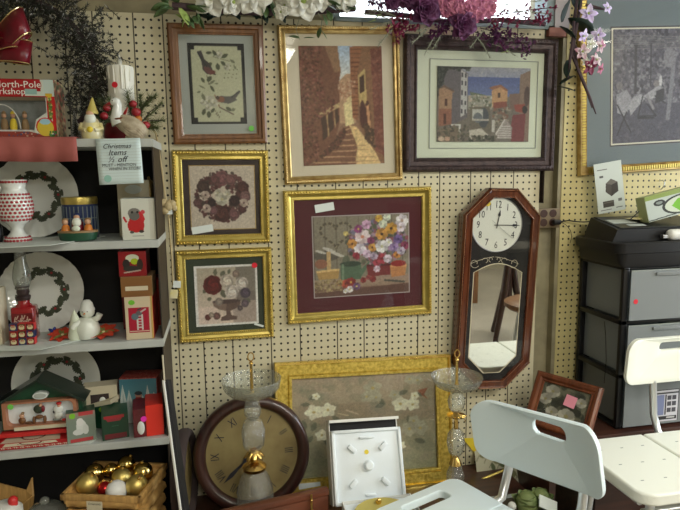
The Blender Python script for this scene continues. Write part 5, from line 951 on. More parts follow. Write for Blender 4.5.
p_ = SH(3, 103, 77.9); s = ipp(p_); t = thing('open_box_lid', 'open green box with cream flap tilted between the ornament boxes', 'box', p_, (0, 0, -.4)); MB().rbox(-12*s, 12*s, 0, 2.2, 0, 24*s, .03, seg=1).build('carton', 'green', t); MB().box(-12*s, 12*s, -.05, 2.4, 0, .5, TM((0, 0, 24*s), (0, -.25, 0))).build('cream_flap', 'cream', t); MB().prism(circ(0, 20*s, 2.5*s, 12), -.04, 0).build('price_sticker', 'lime', t)
# clear red box with magenta dot
p_ = SH(3, 150, 74.2); s = ipp(p_); t = thing('red_window_box', 'bright red box with clear front and magenta dot on the fourth shelf', 'box', p_, (0, 0, .12))
MB().rbox(-3*s, 14*s, 0, 4.2, 0, 32*s, .03, seg=1).build('carton', mat('vermilion_card', (.75, .035, .02), .35), t); MB().rbox(-15*s, -3*s, .1, 4.0, 0, 29*s, .03, seg=1).build('dark_inside', 'redfab', t); MB().box(-15*s, -3*s, -.02, .0, 0, 30*s).build('window_film', 'glass', t)
MB().ball((-8*s, -.05, 10*s), (3.5*s, .1, 7*s), 10, 8).build('ornament_inside', 'porcelain', t, smooth=60); MB().prism(circ(-5*s, 19*s, 2.9*s, 16), -.06, -.03).build('price_sticker', 'stmag', t)
# cream window box, snow scene tin
p_ = SH(3, 103, 78.6); s = ipp(p_); t = thing('cream_window_box', 'plain cream box with a small clear window at the back of the fourth shelf', 'box', p_, (0, 0, .1)); MB().rbox(-16*s, 16*s, 0, 2.2, 0, 42*s, .04, seg=1).build('carton', 'cream', t); MB().box(-9*s, 8*s, -.04, 0, 18*s, 34*s).build('window', 'matdark', t); MB().ball((2*s, -.05, 27*s), (3*s, .1, 4*s), 10, 8).build('ornament_inside', 'porcelain', t, smooth=60)
p_ = SH(3, 141, 78.6); s = ipp(p_); c = Canvas(110, 130, (0, 0, 36, 54), (74, 134, 150)); c.grad(c.Y < 30, (60, 120, 140), (110, 160, 170), 0, 30); c.grad(c.Y >= 30, (190, 200, 200), (206, 210, 206), 30, 54)
for x0, h0 in ((3, 6), (9, 13), (27, 8), (33, 16), (22, 20)): c.poly([(x0, h0), (x0+4, 34), (x0-4, 34)], (196, 206, 204)); c.poly([(x0, h0+2), (x0+1.2, 34), (x0-.5, 34)], (160, 180, 180))
c.ell(18, 29, 5.5, 7, (70, 62, 64)); c.ell(18, 20, 3.4, 3, (176, 130, 110)); c.ell(18, 17.5, 3.8, 2.4, (44, 52, 60)); c.rect(15, 22.5, 21, 24.5, (150, 30, 36)); c.ell(14, 29, 2, 5, (56, 50, 54)); c.ell(22, 29, 2, 5, (56, 50, 54))
t = thing('snow_scene_tin', 'rectangular tin with a snowy forest scene and red sparkly side, fourth shelf', 'tin', p_, (0, 0, -.12)); MB().rbox(-18.5*s, 18.5*s, .0, 3.4, 0, 47*s, .12).build('tin_body', mat('red_sparkle_tin', (.40, .02, .02), .35, .4, c2=(.55, .2, .15), vscale=140), t, smooth=40); c.build('front_print', 36*s, 45.5*s, t, (0, -.02, 23.5*s), 'printgl')

# ================================================================ BOTTOM LEFT: BASKET OF ORNAMENTS
def basket(name, label, loc, rot, w_, d_, h_, flare=.5):
    t = thing(name, label, 'basket', loc, (0, 0, rot)); mb = MB()
    n = 5; rows = 6
    for j in range(rows):
        z = h_*(j+.5)/rows; k = flare*(z/h_); a, b = w_/2+k-.35, d_/2+k-.35
        L = [(-a, -b), (a, -b), (a, b), (-a, b)]
        for q in range(4):
            x0, y0 = L[q]; x1, y1 = L[(q+1) % 4]; m = 10
            mb.tube([(x0+(x1-x0)*i/m+.07*(-1)**(i+j)*(q % 2), y0+(y1-y0)*i/m+.07*(-1)**(i+j)*((q+1) % 2), z) for i in range(m+1)], h_/rows*.42, 6)
    mb.build('woven_sides', 'wicker', t, smooth=60)
    MB().box(-w_/2+.2, w_/2-.2, -d_/2+.2, d_/2-.2, 0, .15).build('bottom', 'wicker', t)
    a, b = w_/2+flare, d_/2+flare; rm = MB()
    for (x0, y0, x1, y1) in ((-a, -b, a, -b), (a, -b, a, b), (a, b, -a, b), (-a, b, -a, -b)):
        rm.rbox(min(x0, x1)-.25, max(x0, x1)+.25, min(y0, y1)-.25, max(y0, y1)+.25, h_-.5, h_+.25, .1)
    rm.build('rim', 'woodlt', t, smooth=40); return t
f0_, f1_, f2_ = ZP(67, 494, 18.6), ZP(141, 497, 18.6), ZP(160, 466, 18.6)
cx_, cy_ = (f0_+f2_).x/2, (f1_+f2_).y/2
bh = 6.5; bw, bd = (f1_-f0_).length-.5, min(9., (f2_-f1_).length-.5); bc_ = (f0_+f1_)/2
bk = basket('ornament_basket', 'light woven basket with wooden rim holding gold ornaments under the shelves', (-13.95, 73.35, 8.62), -.29, 8.6, 7.2, 9.9, .4)
balls = [(87.5, 484, 10.8, 'goldmatte', 'large matte gold ball at the left front of the basket'), (94.5, 473.5, 9.8, 'goldball', 'shiny gold ball behind the large matte one in the basket'), (105, 488.5, 7.2, 'redball', 'red ball with gold trim in the basket'), (116.5, 490.5, 10.4, 'whiteball', 'white pearl ball at the front of the basket'), (111, 470, 6.8, 'goldball', 'small gold ball at the back of the basket'),
         (121.5, 478, 9.6, 'goldmatte', 'matte gold ball in the middle of the basket'), (126.5, 464.5, 8.8, 'goldball', 'shiny gold ball at the top of the basket heap'), (136.5, 485, 10.4, 'goldmatte', 'matte gold ball at the right front of the basket'), (143, 472, 9.8, 'goldball', 'shiny gold ball at the right rear of the basket')]
for i, (px, py, r, m_, lab) in enumerate(balls):
    yy_ = (72.6, 75.4, 72.2, 71.0, 75.9, 73.4, 76.2, 71.2, 74.4)[i]
    q = YP(px, py, yy_); R = r*ipp(q); t = thing('ball_ornament', lab, 'ornament', q, (.4*math.sin(i*2), .5*math.cos(i), 0), 'ball ornaments in the basket')
    MB().ball((0, 0, 0), R, 28, 18).build('ball', m_, t, smooth=80); MB().lathe([(R*.2, R*.93), (R*.2, R*1.13), (R*.14, R*1.16)], 12).build('cap', 'brass', t, smooth=40)
    if m_ == 'redball': MB().tube([(R*1.01*math.cos(a), 0, R*1.01*math.sin(a)) for a in [2*PI*k/24 for k in range(25)]], .1, 5).build('gold_band', 'brass', t)
q = YP(94.5, 505, 68.9); t = thing('basket_tag', 'cream handwritten price card hung on the basket rim', 'tag', q, (0, 0, -.29)); MB().box(-.95, .95, -.05, 0, -.9, .45).build('card', 'cream', t); text('handwriting', 'Ornaments', .42, 'ink', t, (0, -.06, .15), shear=.3, ext=.003, sx=.8)
# things at the bottom left edge
q = ZP(22, 498, 16.5); t = thing('wicker_tray', 'tan wicker tray with folded corner at the bottom left edge', 'tray', (q.x-3.2, q.y+1, DECK-.4)); MB().add([(-5, -3, 6.2), (2.0, -1.2, 6.2), (3.6, 2.2, 6.4), (3.3, 3.2, 8.4), (2.6, 2.9, 6.9), (-5, 3.8, 9.6), (-4.6, -2.4, 0), (1.5, -1, 0), (2.6, 2, 0), (-4.6, 2.6, 0)], [(0, 1, 7, 6), (1, 2, 8, 7), (2, 3, 4, 8), (4, 5, 9, 8), (6, 7, 8, 9)]).build('tray', 'woodlt', t).modifiers.new('s', 'SOLIDIFY').thickness = .006
q = YP(4, 512, 71.3); t = thing('white_bottle', 'white bottle with red cap at the bottom left corner', 'bottle', (q.x, 71.3, DECK-.4)); zb = q.z-DECK+1.3; MB().lathe([(1.9, 0), (2.0, 1), (2.0, zb-.6), (1.4, zb), (.9, zb+.15)], 20).build('bottle_body', 'white', t, smooth=50); qq = YP(13, 501.5, 71.3)-Vector(t.location)/K; MB().lathe([(.5, -.5), (.55, .3), (.3, .6), (.01, .7)], 12, TM(qq)).build('cap', 'red', t, smooth=50)
q = YP(45, 505, 72.5); t = thing('glass_dome_lid', 'smoky glass lid with round knob at the bottom, left of the basket', 'lid', (q.x, 72.5, DECK-.4)); zb = q.z-DECK+.4; MB().lathe([(2.3, 0), (2.3, zb-1.1), (2.25, zb-.8), (1.6, zb-.15), (.4, zb+.1), (.001, zb+.1)], 28).build('dome', 'lampglass', t, smooth=60); MB().ball((0, 0, zb+.55), (.55, .55, .5), 14, 10).build('knob', 'lampglass', t, smooth=60); MB().lathe([(2.36, zb-1.35), (2.42, zb-1.2), (2.36, zb-1.05)], 28).build('metal_rim', 'steel', t)

# ================================================================ ON THE DECK: ROUND CLOCKS, CRYSTAL STANDS, FOAM BOX, CHEST
def round_clock(name, label, ctr, R, rx, rz, roman=True, rim='darkwood'):
    t = thing(name, label, 'clock', ctr, (rx, 0, rz)); RX = Matrix.Rotation(PI/2, 4, 'X')     # local -y faces out
    MB().lathe([(R*.02, -.9), (R*.96, -.9), (R, -.4), (R, .3), (R*.965, .75), (R*.90, .95), (R*.84, .8), (R*.80, .35), (R*.79, .1), (R*.78, -.6), (.01, -.6)], 64, RX).build('rim', rim, t, smooth=50)
    MB().prism(circ(0, 0, R*.795, 64), -.1, .2).build('dial', 'dial', t)
    if roman:
        for h, s_ in enumerate(('XII', 'I', 'II', 'III', 'IIII', 'V', 'VI', 'VII', 'VIII', 'IX', 'X', 'XI')):
            a = h*PI/6; text('numeral', s_, 1.7, 'ink', t, (R*.63*math.sin(a), -.13, R*.64*math.cos(a)), (PI/2, a, 0), sx=.62)
    return t
tp, bt = YP(249, 401.5, 80.4), YP(252, 509, 77.2); lf_, rt = YP(193, 455, 78.6), YP(309.5, 452, 78.6)
R_ = (rt-lf_).length/2; cc = Vector(((lf_.x+rt.x)/2, 79.2, (tp.z+bt.z)/2))
t = round_clock('round_clock', 'large round dark mahogany clock with aged tan dial leaning behind the crystal stand', cc, R_, -.2, 0)
clock_hand([(-.09, -1.2), (.09, -1.2), (.07, 1.2), (.35, 1.7), (.1, 2.3), (.3, 4.4), (0, 5.9), (-.3, 4.4), (-.1, 2.3), (-.35, 1.7), (-.07, 1.2)], 'hour_hand', 'ink', t, (.3, -.2, .3), math.radians(228))
clock_hand([(-.06, -.8), (.06, -.8), (.12, 2.4), (0, 3.4), (-.12, 2.4)], 'minute_hand', 'ink', t, (.3, -.25, .3), math.radians(226)); MB().prism(circ(0, 0, .3, 14), -.3, -.1).build('hub', 'ink', t, loc=(.3, 0, .3))
c1_ = YP(176, 486, 77); t = round_clock('tilted_round_clock', 'round clock seen nearly edge-on in the shade beside the black board', (-6.0, 77.8, DECK+6.9), 6.1, -.02, math.radians(84), False, 'matdark')

def crystal_stand(name, label, base, spec, brass_, dish, top):
    t = thing(name, label, 'stand', base, group='crystal stands')
    for pr, fl in spec: MB().lathe(pr, 36, flute=fl, famp=.035 if fl else 0).build('crystal_section', 'crystal', t, smooth=50)
    for pr in brass_: MB().lathe(pr, 24).build('brass_collar', 'brass', t, smooth=50)
    d = MB().lathe(dish, 64, flute=24, famp=.012).build('dish', 'crystal', t, smooth=60)
    z0, z1 = top; MB().lathe([(.32, z0), (.22, z0+.3), (.18, z1-1), (.3, z1-.8), (.2, z1-.6), (.01, z1-.5)], 16).build('brass_stem', 'brass', t, smooth=50)
    MB().tube([(.38*math.cos(a), 0, z1+.05+.55*math.sin(a)) for a in [2*PI*k/16 for k in range(17)]], .09, 6).build('ring_handle', 'brass', t, smooth=60)
    return t
b = YP(255.5, 500, 74.2); s = ipp(b); Z = lambda py, px=254: YP(px, py, 74.2).z-DECK
zz = Z
t = crystal_stand('crystal_stand', 'cut-crystal and brass tiered stand in front of the round mahogany clock', (b.x, 74.2, DECK),
    [([(2.1, 0), (2.35, zz(503)), (2.3, zz(490)), (1.9, zz(478)), (1.3, zz(470)), (.5, zz(468))], 20), ([(.6, zz(452)), (1.35, zz(445)), (1.5, zz(430)), (1.15, zz(421)), (.5, zz(418))], 18), ([(.4, zz(420)), (1.0, zz(415)), (1.08, zz(410)), (.8, zz(401)), (.35, zz(397))], 12)],
    [[(.4, zz(470)), (1.5, zz(469)), (1.6, zz(466)), (1.1, zz(463)), (.5, zz(461)), (.6, zz(456)), (.9, zz(453)), (.3, zz(451))]],
    [(.3, zz(397)), (1.8, zz(396)), (3.0, zz(392)), (3.6, zz(387)), (3.75, zz(380)), (3.8, zz(378)), (3.65, zz(379)), (3.45, zz(386)), (2.9, zz(390)), (1.7, zz(393)), (.01, zz(394))], (zz(392), zz(357)))
lfm = MB()
for k in range(8): lfm.petal(1.5, .8, aim((.45*math.cos(k*PI/4), .45*math.sin(k*PI/4), zz(449)), (math.cos(k*PI/4), math.sin(k*PI/4), -.75), 0), -.3, -.25)
o = lfm.build('brass_leaves', 'brass', t, smooth=60); o.modifiers.new('s', 'SOLIDIFY').thickness = .0012
b = YP(455, 490, 76.0); Z = lambda py, px=455: YP(px, py, 76.0).z-DECK; zz = Z
t = crystal_stand('crystal_stand', 'three-ball crystal and brass tiered stand in front of the gold-leaf frame corner', (b.x, 76.0, DECK),
    [([(2.4, 0), (2.3, .6), (.9, 1.4), (.6, zz(492)), (1.2, zz(484)), (1.3, zz(474)), (.8, zz(466)), (.4, zz(464))], 14), ([(.4, zz(457)), (1.0, zz(452)), (1.3, zz(443)), (1.15, zz(434)), (.5, zz(428))], 14), ([(.4, zz(413)), (1.05, zz(408)), (1.25, zz(401)), (.9, zz(394)), (.4, zz(391))], 14)],
    [[(.4, zz(466)), (.95, zz(464)), (.7, zz(460)), (.3, zz(456))], [(.3, zz(429)), (.35, zz(424)), (.25, zz(419)), (1.3, zz(416)), (1.35, zz(415)), (.4, zz(413))]],
    [(.3, zz(391)), (1.8, zz(389)), (3.0, zz(385)), (3.5, zz(380)), (3.6, zz(377)), (3.65, zz(376)), (3.5, zz(377)), (3.2, zz(381)), (2.6, zz(384)), (.01, zz(385))], (zz(385), zz(354)))
for z_ in (0,):
    sp = MB()
    for k in range(6): a = k*PI/3; sp.tube([(1.2*math.cos(a), 1.2*math.sin(a), zz(415)), (1.6*math.cos(a), 1.6*math.sin(a), zz(417)), (1.5*math.cos(a), 1.5*math.sin(a), zz(419))], .07, 5)
    sp.build('brass_hooks', 'brass', t)
# wooden chest with brass clasps
a_, c_ = YP(222, 506.5, 67.0), YP(328, 495.5, 69.6); zt = (a_.z+c_.z)/2; ang = math.atan2(c_.y-a_.y, c_.x-a_.x); L = (c_-a_).length
t = thing('wooden_case', 'narrow reddish brown wooden case with brass clasps in front of the round clock', 'case', (*((a_+c_)/2).xy, DECK), (0, 0, ang)); Hc = zt-DECK
MB().rbox(-L/2, L/2, 0, .9, 0, Hc-.9, .08).build('body', 'chestw', t, smooth=30); MB().rbox(-L/2-.1, L/2+.1, -.1, 1.0, Hc-.85, Hc, .15).build('lid', 'chestw', t, smooth=30)
for px in (223.5, 313):
    x_ = (YP(px, 505, 68).x-(a_.x+c_.x)/2); q = MB(); q.rbox(-.14, .14, -.28, -.1, Hc-2.2, Hc-.1, .04); q.ball((0, -.22, Hc-.9), .2, 10, 8); q.build('clasp', 'brass', t, loc=(x_, 0, 0))
# foam packed box
P = place_frame('foam_packed_box', 'white box with moulded polystyrene lid standing open behind a gold plate', 'box', [(327, 421), (397, 416), (402, 500), (334, 506)], 73.8, 69.5, 0.)
w_, h_ = P.w, P.h
bxm = MB(); bxm.box(-w_/2, -w_/2+.12, -.2, 2.2, -h_/2, h_/2).box(w_/2-.12, w_/2, -.2, 2.2, -h_/2, h_/2).box(-w_/2, w_/2, 2.1, 2.2, -h_/2, h_/2).box(-w_/2-.05, w_/2+.05, -1.0, 2.2, h_/2-.08, h_/2+.02); bxm.box(-w_/2-.05, w_/2+.05, -1.05, -.95, h_/2-.35, h_/2+.02)
bxm.build('card_sleeve', 'white', P.root); MB().box(-w_/2+.13, w_/2-.13, -.1, 2.05, h_/2-1.7, h_/2-.1).build('inside_shade_block', 'black', P.root)  # black block added as the shade inside the open box, above the foam
fx, fw_ = .25, w_-.15; ft = h_/2-1.35
fo = MB(); fo.rbox(-w_/2+.15, w_/2+.2, -.7, 2.0, -h_/2, ft, .12)
for (x0, x1, z0, z1) in ((-w_/2+.15, w_/2+.2, ft-.4, ft), (-w_/2+.15, w_/2+.2, -h_/2, -h_/2+.5), (-w_/2+.15, -w_/2+.6, -h_/2, ft), (w_/2-.25, w_/2+.2, -h_/2, ft)): fo.rbox(x0, x1, -1.05, -.6, z0, z1, .12)
xc, zc = .22, (ft-h_/2)/2
for (x, z, a) in ((-2.1, 2.2, .7), (2.1, 2.3, -.7), (-2.2, -2.1, -.7), (2.1, -2.1, .7)): fo.rbox(-.6, .6, -1.1, -.6, -.3, .3, .1, TM((xc+x, 0, zc+z), (0, a, 0)))
fo.rbox(xc-1, xc+1, -1.1, -.6, ft-1.25, ft-.95, .1).rbox(xc-.7, xc+.7, -1.1, -.6, -h_/2+.9, -h_/2+1.2, .1); fo.lathe([(.7, .6), (.65, 1.2), (.45, 1.4), (.01, 1.4)], 20, TM((xc, 0, zc), (PI/2, 0, 0)))
fo.build('foam_lid', 'styro', P.root, smooth=35); MB().prism(circ(0, 0, .3, 12), -.03, 0).build('price_sticker', 'styel', P.root, loc=(xc-.15, -.72, zc+1.7), rot=(0, .4, 0))
bm_ = P.M @ Vector((0, 0, -h_/2)); tz = bm_.z+1.5
q = thing('gold_plate_tray', 'open white tray with foam and a round gold plate lying in it', 'tray', (bm_.x+.6, bm_.y-5.6, DECK)); HH = tz-DECK
MB().box(-4.4, 4.6, -4.3, 4.2, 0, .12).box(-4.4, -4.28, -4.3, 4.2, 0, HH).box(4.48, 4.6, -4.3, 4.2, 0, HH+.0).box(-4.4, 4.6, -4.3, -4.2, 0, HH-.3).box(-4.4, 4.6, 4.1, 4.2, 0, HH-.05).build('card_tray', 'white', q)
MB().rbox(-4.2, 4.4, -4.1, 4.0, .15, HH-.35, .1).build('foam_insert', 'styro', q); MB().lathe([(.01, HH-.3), (2.6, HH-.3), (3.7, HH+.1), (3.75, HH+.2), (2.7, HH-.1), (.01, HH-.12)], 40, flute=16, famp=.01).build('gold_plate', 'hatyel', q, smooth=50); MB().ball((0, 2.8, HH+.25), (.4, .25, .45), 12, 8).build('gold_ornament', 'brass', q, smooth=60)

# gray tote with vegetables
p0, p1 = YP(476, 487, 76), YP(560, 478, 76); zt = (YP(490, 480, 78).z); x0, x1 = 31.5, 43.5; y0, y1 = 60.5, 73.3; 
t = thing('grey_tote', 'grey plastic tote with rounded rim behind the blue-white shower chair', 'bin', ((x0+x1)/2, (y0+y1)/2, DECK)); ht = zt-DECK
def rr(wx, wy, r, n=6):
    o = []
    for cx, cy, a0 in ((wx-r, wy-r, 0), (-wx+r, wy-r, PI/2), (-wx+r, -wy+r, PI), (wx-r, -wy+r, 1.5*PI)):
        for k in range(n+1): a = a0+PI/2*k/n; o.append((cx+r*math.cos(a), cy+r*math.sin(a)))
    return o
def loops(mb, L):
    n = len(L[0][0]); vs = [(x, y, z) for lp, z in L for x, y in lp]; return mb.add(vs, [(j*n+i, j*n+(i+1) % n, (j+1)*n+(i+1) % n, (j+1)*n+i) for j in range(len(L)-1) for i in range(n)]+[tuple(range(n))[::-1]])
wx, wy = (x1-x0)/2, (y1-y0)/2
tb = MB(); n = 28; L = [(rr(wx-.8, wy-.8, 1.5), 0), (rr(wx, wy, 1.8), ht-.5), (rr(wx+.4, wy+.4, 2), ht-.5), (rr(wx+.4, wy+.4, 2), ht), (rr(wx-.2, wy-.2, 1.7), ht), (rr(wx-.9, wy-.9, 1.5), .3)]
loops(tb, L); nn = len(tb.v); tb.f.append(tuple(range(nn-28, nn))); tb.build('tub', 'grey', t, smooth=40)
BX, BY = (x0+x1)/2, (y0+y1)/2
def intote(px, py, z): q = ZP(px, py, z); return Vector((min(max(q.x, x0+1.6), x1-1.8), min(max(q.y, y0+1.6), y1-2), z))
rnd = random.Random(2)
for (px, py, r, lab) in ((527, 503, 1.9, 'left leafy green cabbage in the grey tote'), (541, 499, 1.7, 'right leafy green cabbage in the grey tote')):
    q = intote(px, py, DECK+2.2); tt = thing('cabbage', lab, 'vegetable', q, group='cabbages in the tote'); MB().ball((0, 0, 0), r*.8, 16, 10).build('heart', 'veg', tt, smooth=60); lm = MB()
    for k in range(12): lm.petal(r*1.5, r*1.5, aim((0, 0, -r*.7), (math.cos(k*2.4), math.sin(k*2.4), .5+.1*k)), .5, .2)
    o = lm.build('leaves', 'veg', tt, smooth=60)
for (px, py, lab) in ((512, 506, 'small round white ball lying left of the cabbages'), (567, 502, 'small round white ball lying right of the card in the tote')):
    q = intote(px, py, DECK+2.0); tag(MB().ball((0, 0, 0), .6, 12, 8).build('porcelain_ball', 'porcelain', None, smooth=60, loc=q), lab, 'ball', 'white balls in the tote')
q = intote(557, 503, DECK+2.6); tag(MB().rbox(-1.5, 1.5, -.1, .1, -.8, .8, .03).build('white_card', 'paper', None, loc=q, rot=(-.7, .5, 0)), 'white card lying tilted in the grey tote', 'card')
q = intote(552, 506, DECK+.5); tag(MB().rbox(-4.6, 4.6, -5, 5, -.2, .6, .2).build("tote_cloth", mat('dull_brown_cloth', (.10, .085, .06), .9), None, loc=((x0+x1)/2, (y0+y1)/2, DECK+.75)), 'dull brown cloth lining the grey tote', 'cloth')
# leaf-patterned card, gold rod, yellow paper behind the chair
P = place_frame('leaf_pattern_card', 'cream card with dark green leaf pattern standing behind the blue-white chair', 'card', [(474, 452), (524, 448), (520, 484), (479, 486)], 83.2, 81.0, 0.)
MB().box(-P.w/2, P.w/2, 0, .12, -P.h/2, P.h/2).build('card', 'cream', P.root); c = Canvas(90, 60, (0, 0, 50, 34), (176, 172, 140))
for k in range(16): x_, y_ = 4+(k*13) % 44, 5+(k*7) % 26; c.leaf(x_, y_, 9, 4.5, k*1.3, (70, 86, 40) if k % 3 else (110, 110, 60)); c.line(x_, y_, x_-3, y_+5, .6, (90, 90, 60))
c.build('leaf_print', P.w, P.h, P.root, (0, -.01, 0))
a_, b_ = YP(458, 489, 79.5), YP(510, 468, 80.5); t = tag(MB().tube([(0, 0, 0), b_-a_], .22, 8).build('gilt_rod', 'gold', None, smooth=60, loc=a_), 'thin slanting gilt rod leaning between the crystal stand and the tote', 'rod')
q = YP(470, 443, 83.5); P_ = [YP(463, 438.5, 84.2)-q, YP(476, 438, 84.2)-q, YP(476, 455, 84.2)-q]; tag(MB().prism([(p.x, p.z) for p in P_], -.05, .02).build('yellow_paper', 'styel', None, loc=q+Vector((0, .8, 0))), 'yellow paper corner pinned behind the blue-white chair', 'paper')

# ================================================================ DESK, DRAWER CART AND WHAT STANDS ON IT
DZ = YP(620, 429, 73.4).z
t = thing('low_desk', 'dark brown wooden desk under the drawer cart at right', 'desk', (70, 78, 0))
MB().rbox(-25.5, 40, -6, 6.4, DZ-1.2, DZ, .12).build('desk_top', 'desk', t, loc=(0, 0, 0)); MB().box(-17, 39, -5, 6, 0, DZ-1.2).build('desk_body', 'desk', t)
MB().box(-25, -24, -5.6, 6, 0, DZ-1.2).build('side_panel', 'desk', t)
CX0, CX1, CY0, CY1 = 56.1, 72.0, 73.4, 84.0
ztop = YP(628, 268, CY0).z; zt2 = YP(628, 243, CY0).z
t = thing('drawer_cart', 'black three-drawer cart with frosted grey drawers standing on the desk', 'drawer cart', ((CX0+CX1)/2, (CY0+CY1)/2, DZ)); hw, hd = (CX1-CX0)/2, (CY1-CY0)/2; HZ = ztop-DZ
fr = MB()
for sx in (-1, 1):
    for sy in (-1, 1): x_, y_ = sx*hw, sy*hd; fr.rbox(min(x_, x_-sx*.9), max(x_, x_-sx*.9), min(y_, y_-sy*.7), max(y_, y_-sy*.7), 0, HZ, .08)
for k in range(4):
    z_ = HZ*k/3; zz0 = max(0, z_-.35); zz1 = min(HZ, z_+.35)
    for sx in (-1, 1): x_ = sx*hw; fr.rbox(min(x_, x_-sx*.8), max(x_, x_-sx*.8), -hd, hd, zz0, zz1, .06)
    for sy in (-1, 1): fr.rbox(-hw, hw, min(sy*hd, sy*(hd-.6)), max(sy*hd, sy*(hd-.6)), zz0+.1, zz1-.1, .06)
fr.build('frame', 'blackpl', t, smooth=40)
MB().box(-hw+.9, hw-.9, hd-.3, hd-.2, .3, HZ).build('back_sheet', 'grey', t)
for k in range(3):
    z0, z1 = HZ*k/3+.4, HZ*(k+1)/3-.45; d = MB(); a, b_ = hw-.85, hd-.1
    d.box(-a, a, -hd-.45, -hd-.3, z0, z1+.1).box(-a+.1, -a+.2, -b_+.1, b_-.2, z0, z1).box(a-.2, a-.1, -b_+.1, b_-.2, z0, z1).box(-a+.1, a-.1, b_-.3, b_-.2, z0, z1).box(-a+.1, a-.1, -b_, b_-.2, z0, z0+.08)
    dr = d.build('drawer', 'drawerpl', t); MB().rbox(-a*.45, a*.45, -hd-.75, -hd-.45, z1-.75, z1-.25, .1).build('handle', 'drawerpl', dr, smooth=40); MB().box(-a-.02, a+.02, -hd-.48, -hd-.44, z1+.0, z1+.14).build('drawer_lip', 'grey', dr)
    if k == 2:
        MB().prism(circ(0, 0, .36, 16), -.02, 0).build('price_sticker', 'stred', dr, loc=(YP(633.5, 301, CY0).x-(CX0+CX1)/2, -hd-.47, YP(633.5, 301, CY0).z-DZ))
        for j in range(9): MB().tube([(-5+1.25*j, -2.5, z0+.5), (-4.4+1.25*j, -2.9, z0+1.5), (-3.6+1.25*j, -2.5, z0+.4)], .28, 6).build('clear_packet', 'crystal', dr, smooth=60)
    if k == 0:
        c = Canvas(70, 80, (0, 0, 32, 36), (206, 206, 214)); c.rect(1, 3, 31, 5, (60, 60, 66)); c.rect(3, 6, 14, 29, (120, 130, 170)); c.rect(15, 6, 17, 29, (60, 60, 70)); [c.rect(18+(j % 2)*6, 7+(j//2)*7, 23+(j % 2)*6, 12+(j//2)*7, (70, 70, 80)) for j in range(6)]; c.rect(3, 30, 30, 34, (40, 40, 46)); c.rect(18, 31, 28, 33, (190, 190, 190)); c.rect(0, 0, 32, 1, (50, 50, 56)); c.rect(31, 0, 32, 36, (50, 50, 56))
        q0, q1 = YP(654, 391, CY0-.6), YP(678, 420, CY0-.6); c.build('product_label', q1.x-q0.x, q0.z-q1.z, dr, ((q0.x+q1.x)/2-(CX0+CX1)/2, -hd-.47, (q0.z+q1.z)/2-DZ), 'printgl')
LZ = zt2-DZ
lid = MB(); loops(lid, [(rr(hw+.1, hd-.1, .6), HZ), (rr(hw+.5, hd, .8), HZ+.5), (rr(hw+.8, hd+.1, 1.2), LZ-1.6), (rr(hw+1.3, hd+.3, 1.3), LZ-1.5), (rr(hw+1.4, hd+.35, 1.3), LZ-.1), (rr(hw+1.2, hd+.25, 1.2), LZ)]); nn = len(lid.v); lid.f.append(tuple(range(nn-28, nn)))
lid.build('top_tray', 'blackpl', t, smooth=35)
tr_ = MB().ring(0.02, .02, .01, .01, 0, .01)
MB().tube([(-hw+.0-.03, -1.5, HZ*.64), (-hw-.05, -2.0, HZ*.55), (-hw-.05, -2.4, HZ*.4), (-hw-.05, -2.2, HZ*.25)], .05, 5).build('hanging_wire', 'blackpl', t)
TZ = zt2
# black card case on the cart
q = Vector((62.6, 78.4, TZ)); t = thing('black_case', 'flat black plastic case with sloping left end on top of the drawer cart', 'case', q)
MB().add([(-7.3, -3.2, 0), (9, -3.2, 0), (9, 3.8, 0), (-7.3, 3.8, 0), (-6.6, -3.2, 1.75), (9, -3.2, 1.75), (9, 3.8, 3.0), (-6.2, 3.8, 3.0)], [(0, 3, 2, 1), (4, 5, 6, 7), (0, 1, 5, 4), (1, 2, 6, 5), (2, 3, 7, 6), (3, 0, 4, 7)]).build('body', 'blackpl', t); MB().rbox(-5.9, 8.8, -3.3, 3.3, 0, .14, .05, TM((0, .3, 2.38), (.177, 0, 0))).build('lid', 'blackpl', t)
MB().box(-5.4, -1.4, -.9, 1.2, .15, .18, TM((0, .3, 2.38), (.177, 0, 0))).box(-3.8, -1.0, -2.5, -1.5, .15, .18, TM((0, .3, 2.38), (.177, 0, 0))).build('white_label', 'matgrey', t)
# flyer
P = place_frame('product_flyer', 'white printed flyer with a dark cube picture leaning against the pegboard above the case', 'flyer', [(588, 165), (618, 162), (628.5, 207), (604, 214)], 82.5, 82.3, 0.)
MB().box(-P.w/2, P.w/2, 0, .06, -P.h/2, P.h/2).build('sheet', 'paper', P.root); c = Canvas(80, 120, (0, 0, 30, 48), (196, 204, 198)); c.poly([(11, 20), (17, 16), (24, 20), (24, 29), (16, 33), (10, 28)], (70, 64, 60)); c.poly([(11, 20), (17, 16), (24, 20), (17, 22)], (104, 98, 92)); c.poly([(17, 22), (24, 20), (24, 29), (16, 33)], (54, 48, 46)); c.rect(6, 37, 18, 43, (70, 66, 62)); c.rect(7, 38, 17, 39, (110, 106, 100)); c.rect(3, 6, 14, 7, (90, 90, 90)); c.rect(5, 12, 9, 14, (80, 80, 80)); c.rect(23, 36, 27, 39, (110, 110, 110)); c.rect(20, 44, 27, 45, (90, 90, 90)); c.rect(3, 45, 15, 45.6, (120, 120, 120))
c.build('print', P.w, P.h, P.root, (0, -.01, 0), 'printgl')
